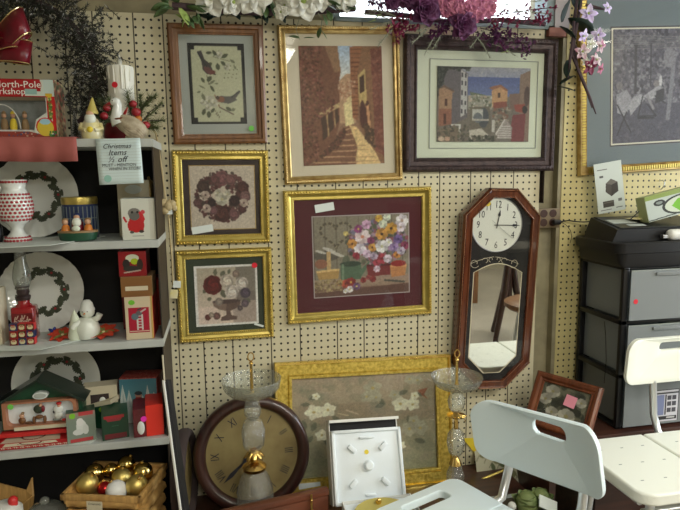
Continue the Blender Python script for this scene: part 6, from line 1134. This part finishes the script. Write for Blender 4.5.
# green box
P = place_frame('green_white_box', 'long white and lime green box tilted on top of the drawer cart', 'box', [(642, 199), (700, 182), (706, 208), (651, 221)], 77.0, 76.6, 0.)
MB().rbox(-P.w/2, P.w/2, 0, 2.0, -P.h/2, P.h/2, .05, seg=1).build('carton', mat('pale_lime_card', (.45, .50, .25), .5), P.root); c = Canvas(120, 70, (0, 0, 60, 34), (176, 186, 180)); c.rect(0, 0, 60, 6, (130, 150, 70)); c.ell(14, 12, 6, 4, (30, 34, 34)); c.ell(14, 12, 3.6, 2, (120, 130, 126)); c.ell(38, 20, 22, 13, (40, 44, 40)); c.ell(39, 20, 20, 11, (196, 206, 186)); c.poly([(26, 20), (34, 12), (44, 14), (48, 24), (34, 30)], (110, 180, 30)); c.ell(46, 20, 5, 6, (60, 120, 30)); c.line(0, 33, 60, 30, 1.5, (60, 66, 60))
c.build('front_print', P.w-.05, P.h-.05, P.root, (0, -.015, 0), 'printgl')
q = YP(672, 232, 76.0); t = thing('white_plug_adapter', 'rounded white adapter lying at the front of the cart top', 'adapter', (q.x, 74.6, TZ)); MB().rbox(-2.0, 2.4, -.8, .8, 0, 1.6, .7, seg=4).build('body', 'white', t, smooth=60); MB().rbox(-2.9, -1.9, -.35, .35, .3, .85, .1).build('metal_tip', 'steel', t)
q = YP(645, 214, 79.0); t = thing('yellow_wrapped_parts', 'crinkled pale yellow packet under black wires on the case', 'packet', (q.x-.5, 79.0, TZ+2.75)); rnd = random.Random(5); vs = []; n = 7
for j in range(n+1):
    for i in range(n+1): vs.append(((i/n-.5)*4.4, (j/n-.5)*2.6, .15+rnd.uniform(0, .55)*math.sin(PI*i/n)*math.sin(PI*j/n)))
MB().add(vs, [(j*(n+1)+i, j*(n+1)+i+1, (j+1)*(n+1)+i+1, (j+1)*(n+1)+i) for j in range(n) for i in range(n)]).build('packet', 'cream2', t); 
MB().tube([(-3, -1.2, .1), (-1.6, -1, 1.1), (-.3, 0, 1.5), (1.4, .2, .9), (3.2, -.8, .5)], .08, 6).tube([(-.3, .8, 1.4), (1.2, .3, 1.1), (3, .4, .5), (4.6, -.6, .2)], .08, 6).build('black_wires', 'blackpl', t, smooth=60)
q = YP(660, 184, 84.3); tag(MB().tube([(0, .3, .5), (0, -.5, .6), (.1, -.9, .2), (.25, -.5, -.5), (.3, .1, -.9)], .09, 6).build('peg_hook', 'chrome', None, smooth=60, loc=q), 'small bright metal hook in the pegboard over the green box', 'hook')
# outlet and cord
q = YP(549, 218, 84.4); t = thing('wall_outlet', 'tan double outlet plate with brown sockets right of the wall clock', 'outlet', (q.x, 86, q.z)); s = ipp(q)
MB().rbox(-12*s, 12.5*s, -1.5, 0, -10*s, 9.5*s, .1).build('plate', 'outlet', t, smooth=40)
for sx in (-5.5, 4.5):
    for sz in (4.5, -4.5): MB().prism(circ(sx*s, sz*s, 4*s, 18), -1.56, -1.5).build('socket', 'outletd', t)
b_ = Vector((q.x, 84.3, q.z-4*s)); t = thing('plug_and_cord', 'black plug and cord running from the outlet to the cart', 'plug', b_); MB().rbox(2*s, 10*s, -1.0, .0, -2.5*s, 2.5*s, .2).build('plug', 'blackpl', t, smooth=40)
MB().tube([(9*s, -.5, 0), (14*s, -.35, .1), (20*s, -.3, .2), (27*s, -.4, -.0), (36*s, -.6, -.1), (44*s, -1.2, 0)], .1, 6).tube([(12*s, -.3, -.05), (18*s, -.2, -.5), (23*s, -.25, -1.4), (24.5*s, -.3, -2.4), (23*s, -.3, -3.4)], .05, 6).build('cord', 'blackpl', t, smooth=60)
# little brown frame
def frame4(name, label, cs, ys, depth):
    tl, tr, br, bl_ = [YP(*c, y) for c, y in zip(cs, ys)]; ce = (tl+tr+br+bl_)/4; r = ((tr-tl)+(br-bl_)).normalized(); u = ((tl-bl_)+(tr-br)); u = (u-r*u.dot(r)).normalized(); y = u.cross(r)
    P = Pic(); P.w = ((tr-tl).length+(br-bl_).length)/2; P.h = ((tl-bl_).length+(tr-br).length)/2; P.M = Matrix((r, y, u)).transposed().to_4x4(); P.M.translation = ce+y*depth; P.Mi = P.M.inverted()
    P.root = thing(name, label, 'picture', P.M.translation, P.M.to_euler()); return P
P = frame4('small_brown_frame', 'small reddish brown frame with a flower print standing at an angle on the desk', [(536.5, 366), (600.5, 391), (588, 440), (524, 425)], [80.6, 72.2, 70.0, 78.4], .9)
mount(P, [(0, 0), (0, .7), (.3, .9), (.7, .8), (1.0, .5), (1.25, .55), (1.35, .4), (1.35, .1)], 'mahog', None, gd=.4)
c = Canvas(90, 80, (0, 0, 45, 40), (90, 92, 70)); c.rng = np.random.default_rng(3); c.scatter(c.X > 0, 60, [(60, 64, 46), (120, 116, 90), (50, 50, 40)], 2, 5)
for x_, y_, r_ in ((10, 8, 7), (5, 18, 6), (28, 30, 8), (14, 30, 6), (38, 12, 5)): c.flower(x_, y_, r_, (196, 192, 170), (160, 150, 90), 6, .9)
c.build('print', P.iw, P.ih, P.root, (0, -.25, 0)); o = MB().box(-.85, .85, -.02, 0, -.85, .85).build('price_sticker', 'stpink', P.root, loc=(1.0, -.46, .9), rot=(0, .1, 0))

# ================================================================ SHOWER CHAIRS
def backrest(mb, W, H, bow, th, r, slot, tilt=0.):
    # curved slab in x,z with a handle slot; bows backward (+y is the rear)
    nx, nz = 44, 20; keep = {}
    def inside(x, z):
        ax, az = abs(x)-(W/2-r), abs(z)-(H/2-r)
        return True if ax <= 0 or az <= 0 else ax*ax+az*az <= r*r
    # outline grid: map a rectangle on the rounded shape
    bm = bmesh.new(); grid = []
    sw, sh, sz = slot[:3]
    out = []
    n = 10
    for cx, cz, a0 in ((W/2-r, -H/2+r, -PI/2), (W/2-r, H/2-r, 0), (-W/2+r, H/2-r, PI/2), (-W/2+r, -H/2+r, PI)):
        for k in range(n+1): a = a0+PI/2*k/n; out.append((cx+r*math.cos(a), cz+r*math.sin(a)))
    inn = []; rs = sh/2*.9
    for cx, cz, a0 in ((sw/2-rs, sz-sh/2+rs, -PI/2), (sw/2-rs, sz+sh/2-rs, 0), (-sw/2+rs, sz+sh/2-rs, PI/2), (-sw/2+rs, sz-sh/2+rs, PI)):
        for k in range(n+1): a = a0+PI/2*k/n; inn.append((cx+rs*math.cos(a)+(slot[3] if len(slot) > 3 else 0), cz+rs*math.sin(a)))
    N = len(out); rings = []; m = 8
    for j in range(m+1):
        t = j/m; rings.append([(inn[i][0]*(1-t)+out[i][0]*t, inn[i][1]*(1-t)+out[i][1]*t) for i in range(N)])
    def Yc(x): return -bow*(2*x/W)**2
    vs = []; fs = []
    rows = []
    for side, yo in ((0, -th/2), (1, th/2)):
        for j in range(m+1):
            e = .16 if j in (0, m) else 0; q = -1 if side == 0 else 1
            rows.append((side, j)); vs += [(x, Yc(x)+yo-q*e, z) for x, z in rings[j]]
    def idx(side, j, i): return (side*(m+1)+j)*N+i % N
    for side in (0, 1):
        for j in range(m):
            for i in range(N): f = (idx(side, j, i), idx(side, j, i+1), idx(side, j+1, i+1), idx(side, j+1, i)); fs.append(f)
    for i in range(N): fs.append((idx(0, m, i), idx(0, m, i+1), idx(1, m, i+1), idx(1, m, i))); fs.append((idx(0, 0, i), idx(1, 0, i), idx(1, 0, i+1), idx(0, 0, i+1)))
    return mb.add(vs, fs)
def add_round(o, w_=.004, seg=3):
    m = o.modifiers.new('b', 'BEVEL'); m.width = w_; m.segments = seg; m.limit_method = 'ANGLE'; m.angle_limit = math.radians(40)
def seat_plate(x0, x1, y0, y1, th, r, slots, zt):
    # flat seat with rounded corners, slots cut through by ring mesh around one slot
    mb = MB()
    return mb
# chair 1: faces down-left; local -y is the way it faces
A, B_ = Vector((30.6, 62.4)), Vector((36.6, 48.3)); mid = (A+B_)/2; sd = (B_-A).normalized()
# local x axis runs from the far end (A) to the near end (B)
ang = math.atan2(sd.y, sd.x); t = thing('shower_chair', 'blue-white plastic shower chair with handle slot and aluminium legs, front centre', 'chair', (mid.x, mid.y, 0), (0, 0, ang))
# with x along sd, the seat lies on the side of the camera's left
n_ = Vector((-sd.y, sd.x)); side = 1 if n_.dot(Vector((-1, -.5))) > 0 else -1       # side of the seat in local y
BW = (B_-A).length+1.0
bkz = EYE-29.0
bo = backrest(MB(), BW, 7.3, 2.3*side*-1, .9, 2.0, (4.4, 1.7, 1.5, 1.1)).build('backrest', 'chair1', t, smooth=50, loc=(0, 0, bkz), rot=(-.10*side*-1*-1, -.11, 0)); add_round(bo)
SZ = EYE-36.0
def slotted_seat(x0, x1, y0, y1, th, r, slots):
    # several panels made as rings round each slot, bevelled
    mb = MB(); n = 8
    def rrect(ax0, ax1, ay0, ay1, rs):
        o = []
        for cx, cy, a0, q in ((ax1, ay0, -PI/2, 0), (ax1, ay1, 0, 1), (ax0, ay1, PI/2, 2), (ax0, ay0, PI, 3)):
            rr_ = rs[q] if isinstance(rs, (list, tuple)) else rs; sx = -1 if cx == ax1 else 1; sy = 1 if cy == ay0 else -1
            for k in range(n+1): a = a0+PI/2*k/n; o.append((cx+sx*rr_+rr_*math.cos(a), cy+sy*rr_+rr_*math.sin(a)))
        return o
    cuts = [y0]+[ (slots[i][3]+slots[i+1][2])/2 for i in range(len(slots)-1)]+[y1] if False else None
    out = rrect(x0, x1, y0, y1, r); inn = rrect(*slots, .55); N = len(out); vs = []; fs = []
    for z in (0, -th):
        vs += [(x, y, z) for x, y in out]+[(x, y, z) for x, y in inn]
    for i in range(N):
        j = (i+1) % N; fs += [(i, j, N+j, N+i), (2*N+j, 2*N+i, 3*N+i, 3*N+j), (j, i, 2*N+i, 2*N+j), (N+i, N+j, 3*N+j, 3*N+i)]
    return mb.add(vs, fs)
# far-back corner of the seat in local coordinates
def tolocal(v): d = Vector((v[0]-mid.x, v[1]-mid.y)); return d.dot(sd), d.dot(Vector((-sd.y, sd.x)))
cx_, cy_ = tolocal((26.3, 62.4)); s0 = cy_; s1 = cy_+side*13; ya, yb = min(s0, s1), max(s0, s1)
xl = cx_; half = 7.3
sl_y = (ya+yb)/2
st = slotted_seat(xl, xl+half*1.0, ya, yb, 1.0, [.05, .05, 1.4, 1.4], (xl+1.2, xl+2.9, sl_y-3.1, sl_y+3.1)); st2 = slotted_seat(xl+half, xl+2*half, ya, yb, 1.0, [1.4, 1.4, .05, .05], (xl+2*half-2.7, xl+2*half-1.5, sl_y-2.9, sl_y+2.9))
o = st.build('seat_panel', 'chair1', t, smooth=40, loc=(0, 0, SZ)); add_round(o); o = st2.build('seat_panel', 'chair1', t, smooth=40, loc=(0, 0, SZ)); add_round(o)
def leg_tube(name, pts, parent, m='chrome', r=.5): return MB().tube(pts, r, 12).build(name, m, parent, smooth=60)
for fx in (-BW*.28, BW*.30):
    leg_tube('back_post', [(fx, -side*.2, bkz-.6), (fx, 0*side, bkz-3.8), (fx, side*.15, bkz-5.2), (fx, side*1.2, SZ-1.4), (fx, side*3.0, SZ-1.8), (fx, side*6, SZ-1.8)], t)
for x_ in (xl+1.8, xl+2*half-1.8):
    for y_ in (ya+1.8, yb-1.8):
        xo = -1.2 if x_ < xl+half else 1.2; yo = -1 if y_ < (ya+yb)/2 else 1
        lg = leg_tube('leg', [(x_, y_, SZ-1.3), (x_+xo*.3, y_+yo*.2, SZ-6), (x_+xo, y_+yo, 1.2)], t); MB().lathe([(.9, 0), (.95, .5), (.65, 1.6), (.5, 1.9)], 14, TM((x_+xo, y_+yo, 0))).build('rubber_foot', 'grey', lg, smooth=50)
# chair 2: ivory transfer bench at right, facing the camera
X0, X1, Y1_, Y0_ = 44.9, 67.5, 67.6, 53.5; split = 55.8
t = thing('bath_bench', 'ivory white bath bench with split seat and backrest before the drawer cart', 'bench', ((X0+X1)/2, (Y0_+Y1_)/2, 0)); ox, oy = (X0+X1)/2, (Y0_+Y1_)/2
for (xa, xb, rs) in ((X0-ox, split-ox-.1, [.3, .3, 2.2, 2.2]), (split-ox+.1, X1-ox, [2.2, 2.2, .3, .3])):
    n = 8; o_ = []
    for cx, cy, a0, q, sx, sy in ((xb, Y0_-oy, -PI/2, 0, -1, 1), (xb, Y1_-oy, 0, 1, -1, -1), (xa, Y1_-oy, PI/2, 2, 1, -1), (xa, Y0_-oy, PI, 3, 1, 1)):
        for k in range(n+1): a = a0+PI/2*k/n; o_.append((cx+sx*rs[q]+rs[q]*math.cos(a), cy+sy*rs[q]+rs[q]*math.sin(a)))
    sp_ = MB().slab(o_, -1.5, 0).build('seat_panel', 'chair2', t, smooth=40, loc=(0, 0, SZ)); add_round(sp_, .008, 4)
    hl = MB(); m_ = (xa+xb)/2
    for i in range(3):
        for j in range(3): hl.slab([(m_+(i-1)*3.1+x, (j-1)*3.9+y) for x, y in rr(.22, .07, .06, 2)], .0, .012)
    hl.build('drain_slots', 'grey', sp_, loc=(0, 0, .0))
bq = D1 = YP(624, 360, 68.9)
BW2 = 16.; bo = backrest(MB(), BW2, 6.6, 1.2, .9, 1.8, (4.8, 1.2, 1.8)).build('backrest', 'chair2', t, smooth=50, loc=(bq.x+BW2/2-ox, 69.6-oy, bq.z-.35), rot=(.08, 0, 0)); add_round(bo)
bz = bq.z-.35
for px in (652, 718):
    q = YP(px, 400, 69.2); x_ = q.x-ox
    leg_tube('back_post', [(x_, 69.4-oy, bz-1.5), (x_, 69.2-oy, bz-4), (x_+.2, 69.0-oy, SZ+2), (x_+.4, 68.2-oy, SZ-.2), (x_+.4, 66-oy, SZ-1.8), (x_+.4, 60-oy, SZ-1.8)], t)
for x_ in (X0-ox+2.6, X1-ox-2.6):
    for y_ in (Y0_-oy+2, Y1_-oy-2):
        xo = -1.3 if x_ < 0 else 1.3; yo = -1 if y_ < 0 else 1
        lg = leg_tube('leg', [(x_, y_, SZ-1.3), (x_+xo*.2, y_+yo*.2, SZ-5), (x_+xo, y_+yo, 1.2)], t); MB().lathe([(.9, 0), (.95, .5), (.65, 1.6), (.5, 1.9)], 14, TM((x_+xo, y_+yo, 0))).build('rubber_foot', 'grey', lg, smooth=50)
leg_tube('seat_rail', [(X0-ox+1.6, Y0_-oy+2.4, SZ-2.1), (X0-ox+1.6, Y1_-oy-2.4, SZ-2.1)], t); leg_tube('seat_rail', [(X0-ox+2, Y0_-oy+2.4, SZ-3.6), (X1-ox-2, Y0_-oy+2.4, SZ-3.6)], t)

# ================================================================ BEHIND THE CAMERA, SEEN IN THE CLOCK MIRROR
t = thing('plant_tripod', 'dark wooden tripod stand with pale round top seen in the clock mirror', 'stand', (89, -6, 0))
for k in range(3): a = k*2.1+.4; MB().tube([(0.6*math.cos(a), .6*math.sin(a), 27), (2.4*math.cos(a), 2.4*math.sin(a), 16), (8*math.cos(a), 8*math.sin(a), 0.4)], [1, 1.1, .8], 8).build('leg', 'darkwood', t, smooth=60)
MB().tube([(0, 0, 12), (0, 0, 30)], 1.2, 10).build('post', 'darkwood', t, smooth=60); MB().lathe([(4, 29), (9, 30), (9.4, 31), (.01, 31.2)], 32).build('round_top', 'matcream', t, smooth=40)
t = thing('wooden_stool', 'brown wooden stool with metal leg seen in the clock mirror', 'stool', (76, 34, 0)); MB().lathe([(7.2, 21), (8, 21.6), (8, 22.6), (7, 23.1), (.01, 22.8)], 32).build('seat', 'oakfr', t, smooth=40)
for k in range(4): a = k*PI/2+.5; MB().tube([(4*math.cos(a), 4*math.sin(a), 21.2), (6.5*math.cos(a), 6.5*math.sin(a), .3)], .55, 8).build('leg', 'chrome', t, smooth=60)
t = thing('brown_cabinet', 'brown wooden cabinet at the left edge of the clock mirror', 'cabinet', (84, -60, 0)); MB().rbox(-16, 16, -8, 8, 0, 44, .3).build('body', 'oakfr', t); MB().rbox(-14, -1, 8, 8.5, 4, 40, .1).build('door', 'mahog', t); MB().rbox(1, 14, 8, 8.5, 4, 40, .1).build('door', 'mahog', t)
t = thing('white_bin', 'white ribbed bin beside the cabinet in the clock mirror', 'bin', (70, -30, 0)); MB().lathe([(6, 0), (7, 24), (7.4, 24), (7.4, 25), (6.6, 25), (5.8, .5)], 28).build('tub', 'white', t, smooth=40)

# ================================================================ FLOWERS OVER THE FRAMES
random.seed(11)
def solid(o, th=.0006): o.modifiers.new('s', 'SOLIDIFY').thickness = th; return o
def bloom(parent, c, R, m, d, layers=((6, 1., .35), (5, .7, .8)), wid=.75, name='flower', centre='leafy', cup=.35, up=Vector((0, 0, 1))):
    d = Vector(d).normalized(); mb = MB(); u = d.orthogonal().normalized(); v = d.cross(u)
    for li, (n, rl, op) in enumerate(layers):
        for k in range(n):
            a = 2*PI*k/n+li*.5+random.uniform(-.15, .15); rad = u*math.cos(a)+v*math.sin(a); dr = (rad*math.cos(op)+d*math.sin(op)).normalized()
            y_ = dr; z_ = (d-y_*d.dot(y_)).normalized(); x_ = y_.cross(z_); T = Matrix((x_, y_, z_)).transposed().to_4x4(); T.translation = Vector(c)+d*(.08*li)
            mb.petal(R*rl*random.uniform(.9, 1.05), R*rl*wid, T, cup, -.12)
    o = solid(mb.build(name, m, parent, smooth=70))
    if centre: MB().ball(Vector(c)+d*R*.12, R*.14, 8, 6).build('flower_centre', centre, o, smooth=60)
    return o
# white magnolias
b0 = Vector((14, 82, PEGTOP)); t = thing('white_flower_garland', 'garland of white magnolia flowers and green leaves along the top of the pegboard', 'flowers', b0)
gd = MB().tube([at(172, 6, 82), at(220, 10, 82.5), (at(260, 12, 82.6)), at(300, 12, 82.5), at(355, 8, 82.5)], .5, 7).build('stem', 'stem', t, smooth=60)
for px, py, R, d in ((210, -3, 2.6, (-.1, -1, -.5)), (233, 1, 2.0, (.3, -1, -.6)), (254, -5, 2.6, (0, -1, -.4)), (281, 12, 1.1, (-.3, -1, -.3)), (285, 5, 1.3, (-.6, -1, -.5)), (303, 0, 2.9, (.1, -1, -.45)), (320, -4, 2.2, (.3, -1, -.5)), (345, -2, 1.9, (.2, -1, -.5))):
    bloom(t, at(px, py, 80.6), R, 'petalw', d, ((6, 1., .3), (3, .55, .95)), .85)
lf = MB()
for px, py, L, dx_, dz_, m_ in ((172, 8, 2.6, -1, -.6, 0), (182, 12, 2.4, .3, -1, 0), (190, 5, 2.4, .9, -.2, 0), (178, 3, 2.4, -.8, .4, 0), (268, 2, 2.4, .4, -1, 0), (330, 4, 2.2, .8, -.6, 0), (346, 8, 2.2, .9, -.2, 0), (325, 12, 1.6, 0, -1, 0), (196, 14, 1.8, .5, -.8, 0), (168, 2, 2, -.7, .5, 0)):
    for k in range(3): lf.petal(L*random.uniform(.7, 1.05), L*.55, aim(at(px+random.uniform(-4, 4), py+random.uniform(-3, 3), 81.2), (dx_+random.uniform(-.4, .4), random.uniform(-.5, .1), dz_+random.uniform(-.4, .4)), random.uniform(-.6, .6)), .2, .05)
solid(lf.build('leaves', 'leafg', t, smooth=60)); lf = MB()
for k in range(90): px = random.uniform(196, 300); lf.petal(random.uniform(1.2, 2.2), .9, aim(at(px, random.uniform(8, 14), 83.2), (random.uniform(-1, 1), -.1, random.uniform(-.3, .1)), random.uniform(-1, 1)), .2)  # dense dark leaves added to stand in for the shadow band under the flowers
solid(lf.build('dark_leaves', 'leafd', t, smooth=60)); lf = MB()
for px, py, L, dx_, dz_ in ((180, 8, 2.4, .4, -.9), (186, 14, 1.8, -.3, -1), (176, 14, 1.6, .6, -.5), (373, 20, 1.4, .6, .4)): lf.petal(L, L*.6, aim(at(px, py, 80.9), (dx_, -.2, dz_), .3), .2)
solid(lf.build('lime_leaves', 'leafy', t, smooth=60))
vm = MB(); vm.tube([at(318, 13, 81.5), at(322, 20, 81.6), at(321, 28, 81.7)], .06, 5).tube([at(300, 16, 81.6), at(296, 30, 81.7), at(300, 40, 81.7)], .04, 5); vm.build('trailing_vine', 'moss', t); lf = MB()
for px, py, dx_, dz_ in ((320, 30, -.2, -1), (321, 32, .5, -.8), (299, 40, -.9, .1), (304, 40, .8, 0)): lf.petal(1.4, 1.0, aim(at(px, py-2, 81.6), (dx_, -.15, dz_), .1), .15)
solid(lf.build('vine_leaves', 'leafg', t, smooth=60))
# purple arrangement
b0 = Vector((31, 82, PEGTOP)); t = thing('purple_flower_garland', 'garland of purple roses, pink hydrangea and berries over the terrace picture', 'flowers', b0)
MB().tube([at(365, 12, 82), at(410, 16, 82), at(450, 22, 82), at(500, 20, 82), at(545, 24, 82.2)], .35, 6).build('stem', 'stem', t)
def roseb(px, py, R, m='purple'): bloom(t, at(px, py, 80.3), R, m, (0, -1, -.2), ((6, 1., .25), (6, .82, .7), (5, .6, 1.0), (4, .4, 1.25)), 1.0, 'rose', None, .7)
roseb(424, 10, 2.4); roseb(462, 25, 2.2); roseb(408, -2, 1.8); roseb(392, 2, 1.3)
hy = MB()
for k in range(330):
    a = random.uniform(0, 2*PI); r = random.random()**.5; px, py = 466+30*r*math.cos(a), 3+19*r*math.sin(a); c_ = at(px, py, 80.2-1.2*(1-r)); d = Vector((random.uniform(-.5, .5), -1, random.uniform(-.5, .3)))
    d.normalize(); u_ = d.orthogonal().normalized(); v_ = d.cross(u_)
    for q in range(4):
        y_ = u_*math.cos(q*PI/2+k)+v_*math.sin(q*PI/2+k); x_ = y_.cross(d); T = Matrix((x_, y_, d)).transposed().to_4x4(); T.translation = c_
        hy.flat(.55, .6, T)
hy.build('hydrangea', 'pinkp', t)
def berries(pts_, m_, n, spread, name, R0=.3, y=81.):
    mb = MB(); tw = MB(); pp = [at(*p, y) for p in pts_]; tw.tube(pp, .07, 5)
    for k in range(n):
        u = random.uniform(.1, 1)*(len(pp)-1); i = min(int(u), len(pp)-2); c_ = pp[i].lerp(pp[i+1], u-i)+Vector((random.gauss(0, spread), random.gauss(-.2, spread*.5), random.gauss(0, spread)))
        if len(name) and name != 'berries' and name != 'blossoms': pass
        for q in range(3): mb.petal(R0*random.uniform(1.2, 2), R0*1.2, aim(c_, (random.gauss(0, 1), random.gauss(-.5, 1), random.gauss(0, 1))), .5)
    mb.build(name, m_, t, smooth=60); tw.build('twig', 'stem', t)
berries([(480, 18), (505, 14), (530, 10), (556, 7)], 'magenta', 26, .35, 'blossoms'); berries([(485, 22), (510, 20), (535, 20), (550, 18)], 'magenta', 60, .4, 'blossoms'); berries([(480, 28), (505, 34), (520, 42), (530, 50)], 'purple', 80, .55, 'blossoms')
berries([(470, 30), (495, 40), (508, 46)], 'purple', 50, .5, 'blossoms'); berries([(410, 18), (400, 24), (390, 30)], 'magenta', 40, .5, 'blossoms', .36); berries([(400, 12), (385, 4), (366, 2)], 'purple', 44, .5, 'blossoms'); berries([(420, 25), (405, 32), (395, 38)], 'magenta', 16, .3, 'blossoms', .36); berries([(450, 20), (440, 30), (432, 36)], 'purple', 50, .5, 'blossoms')
sp = MB()
for (a_, c_) in (((440, 28), (424, 55)), ((432, 26), (412, 44)), ((445, 30), (432, 50)), ((436, 24), (418, 32)), ((475, 35), (490, 58)), ((492, 44), (515, 56)), ((400, 18), (368, 10)), ((398, 20), (370, 30)), ((396, 26), (378, 46)), ((392, 20), (364, 14)), ((495, 18), (470, 48)), ((500, 12), (548, 14)), ((490, 8), (540, 1))):
    p0, p1 = at(*a_, 80.9), at(*c_, 80.7); sp.tube([p0, (p0+p1)/2+Vector((0, -.2, .25)), p1], .05, 4); d = (p1-p0)
    for k in range(34): q = p0+d*random.uniform(.2, 1)+Vector((0, -.1, .1)); sp.needle(q, (d.normalized()+Vector((random.gauss(0, .7), random.gauss(0, .4), random.gauss(0, .7)))), random.uniform(.4, .9), .08)
sp.build('grey_green_sprigs', 'moss', t); lf = MB()
for px, py in ((372, 21), (505, 52)): lf.petal(1.1, 1.0, aim(at(px-4, py+1, 80.6), (1, -.1, .2), .2), .15)
solid(lf.build('lime_leaves', 'leafy', t))
# orchids at right
b0 = YP(577, 40, 82.0); t = thing('orchid_spray', 'lilac and white orchid spray with dark leaves hanging beside the garden print', 'flowers', b0)
br = MB()
for pts_ in (((578, -5), (574, 20), (573, 45), (578, 70), (590, 98), (596, 114)), ((582, -5), (576, 30), (572, 55), (585, 85), (592, 108)), ((574, 30), (570, 60), (568, 80)), ((586, 5), (598, 8), (608, 10)), ((574, 45), (584, 60), (590, 75))):
    br.tube([at(*p, 81.6) for p in pts_], [.22]*(len(pts_)-1)+[.08], 6)
br.build('stem', 'stem', t, smooth=60); lf = MB()
for px, py, L, W, dx_, dz_ in ((592, 33, 4.6, 2.8, -1, .45), (560, 26, 3.2, 2.4, .9, -.7), (562, 22, 3.4, 2, .3, 1), (556, 86, 3.0, 1.7, 1, -.25), (560, 84, 2.6, 1.6, .9, .5), (568, 60, 2.6, 1.2, -.1, -1), (577, 8, 3.0, 1.6, -.3, 1)):
    lf.petal(L, W, aim(at(px, py, 81.9), (dx_, -.1, dz_), .2), .2)
solid(lf.build('dark_leaves', 'leafd', t, smooth=60))
for px, py, R, m_, d in ((588, 14, 1.5, 'lilac', (-.2, -1, .1)), (583, 36, 1.1, 'lilac', (.3, -1, -.3)), (598, 35, 1.2, 'lilac', (-.3, -1, -.2)), (607, 8, 1.0, 'lilac', (.3, -1, .2)), (582, 52, 1.3, 'whitep', (-.2, -1, .1)), (600, 46, 1.1, 'whitep', (.2, -1, -.1)), (590, 66, 1.4, 'magenta', (.1, -1, -.4)), (596, 60, 1.2, 'whitep', (.3, -1, .3)), (590, 44, .9, 'petalw', (0, -1, -.3)), (586, 62, .9, 'petalw', (0, -1, .3)), (600, 69, .9, 'pinkp', (.5, -1, -.3))):
    bloom(t, at(px, py, 80.9), R, m_, d, ((5, 1., .2), (3, .55, .8)), .6, 'orchid', 'leafy' if m_ != 'magenta' else 'petalw')
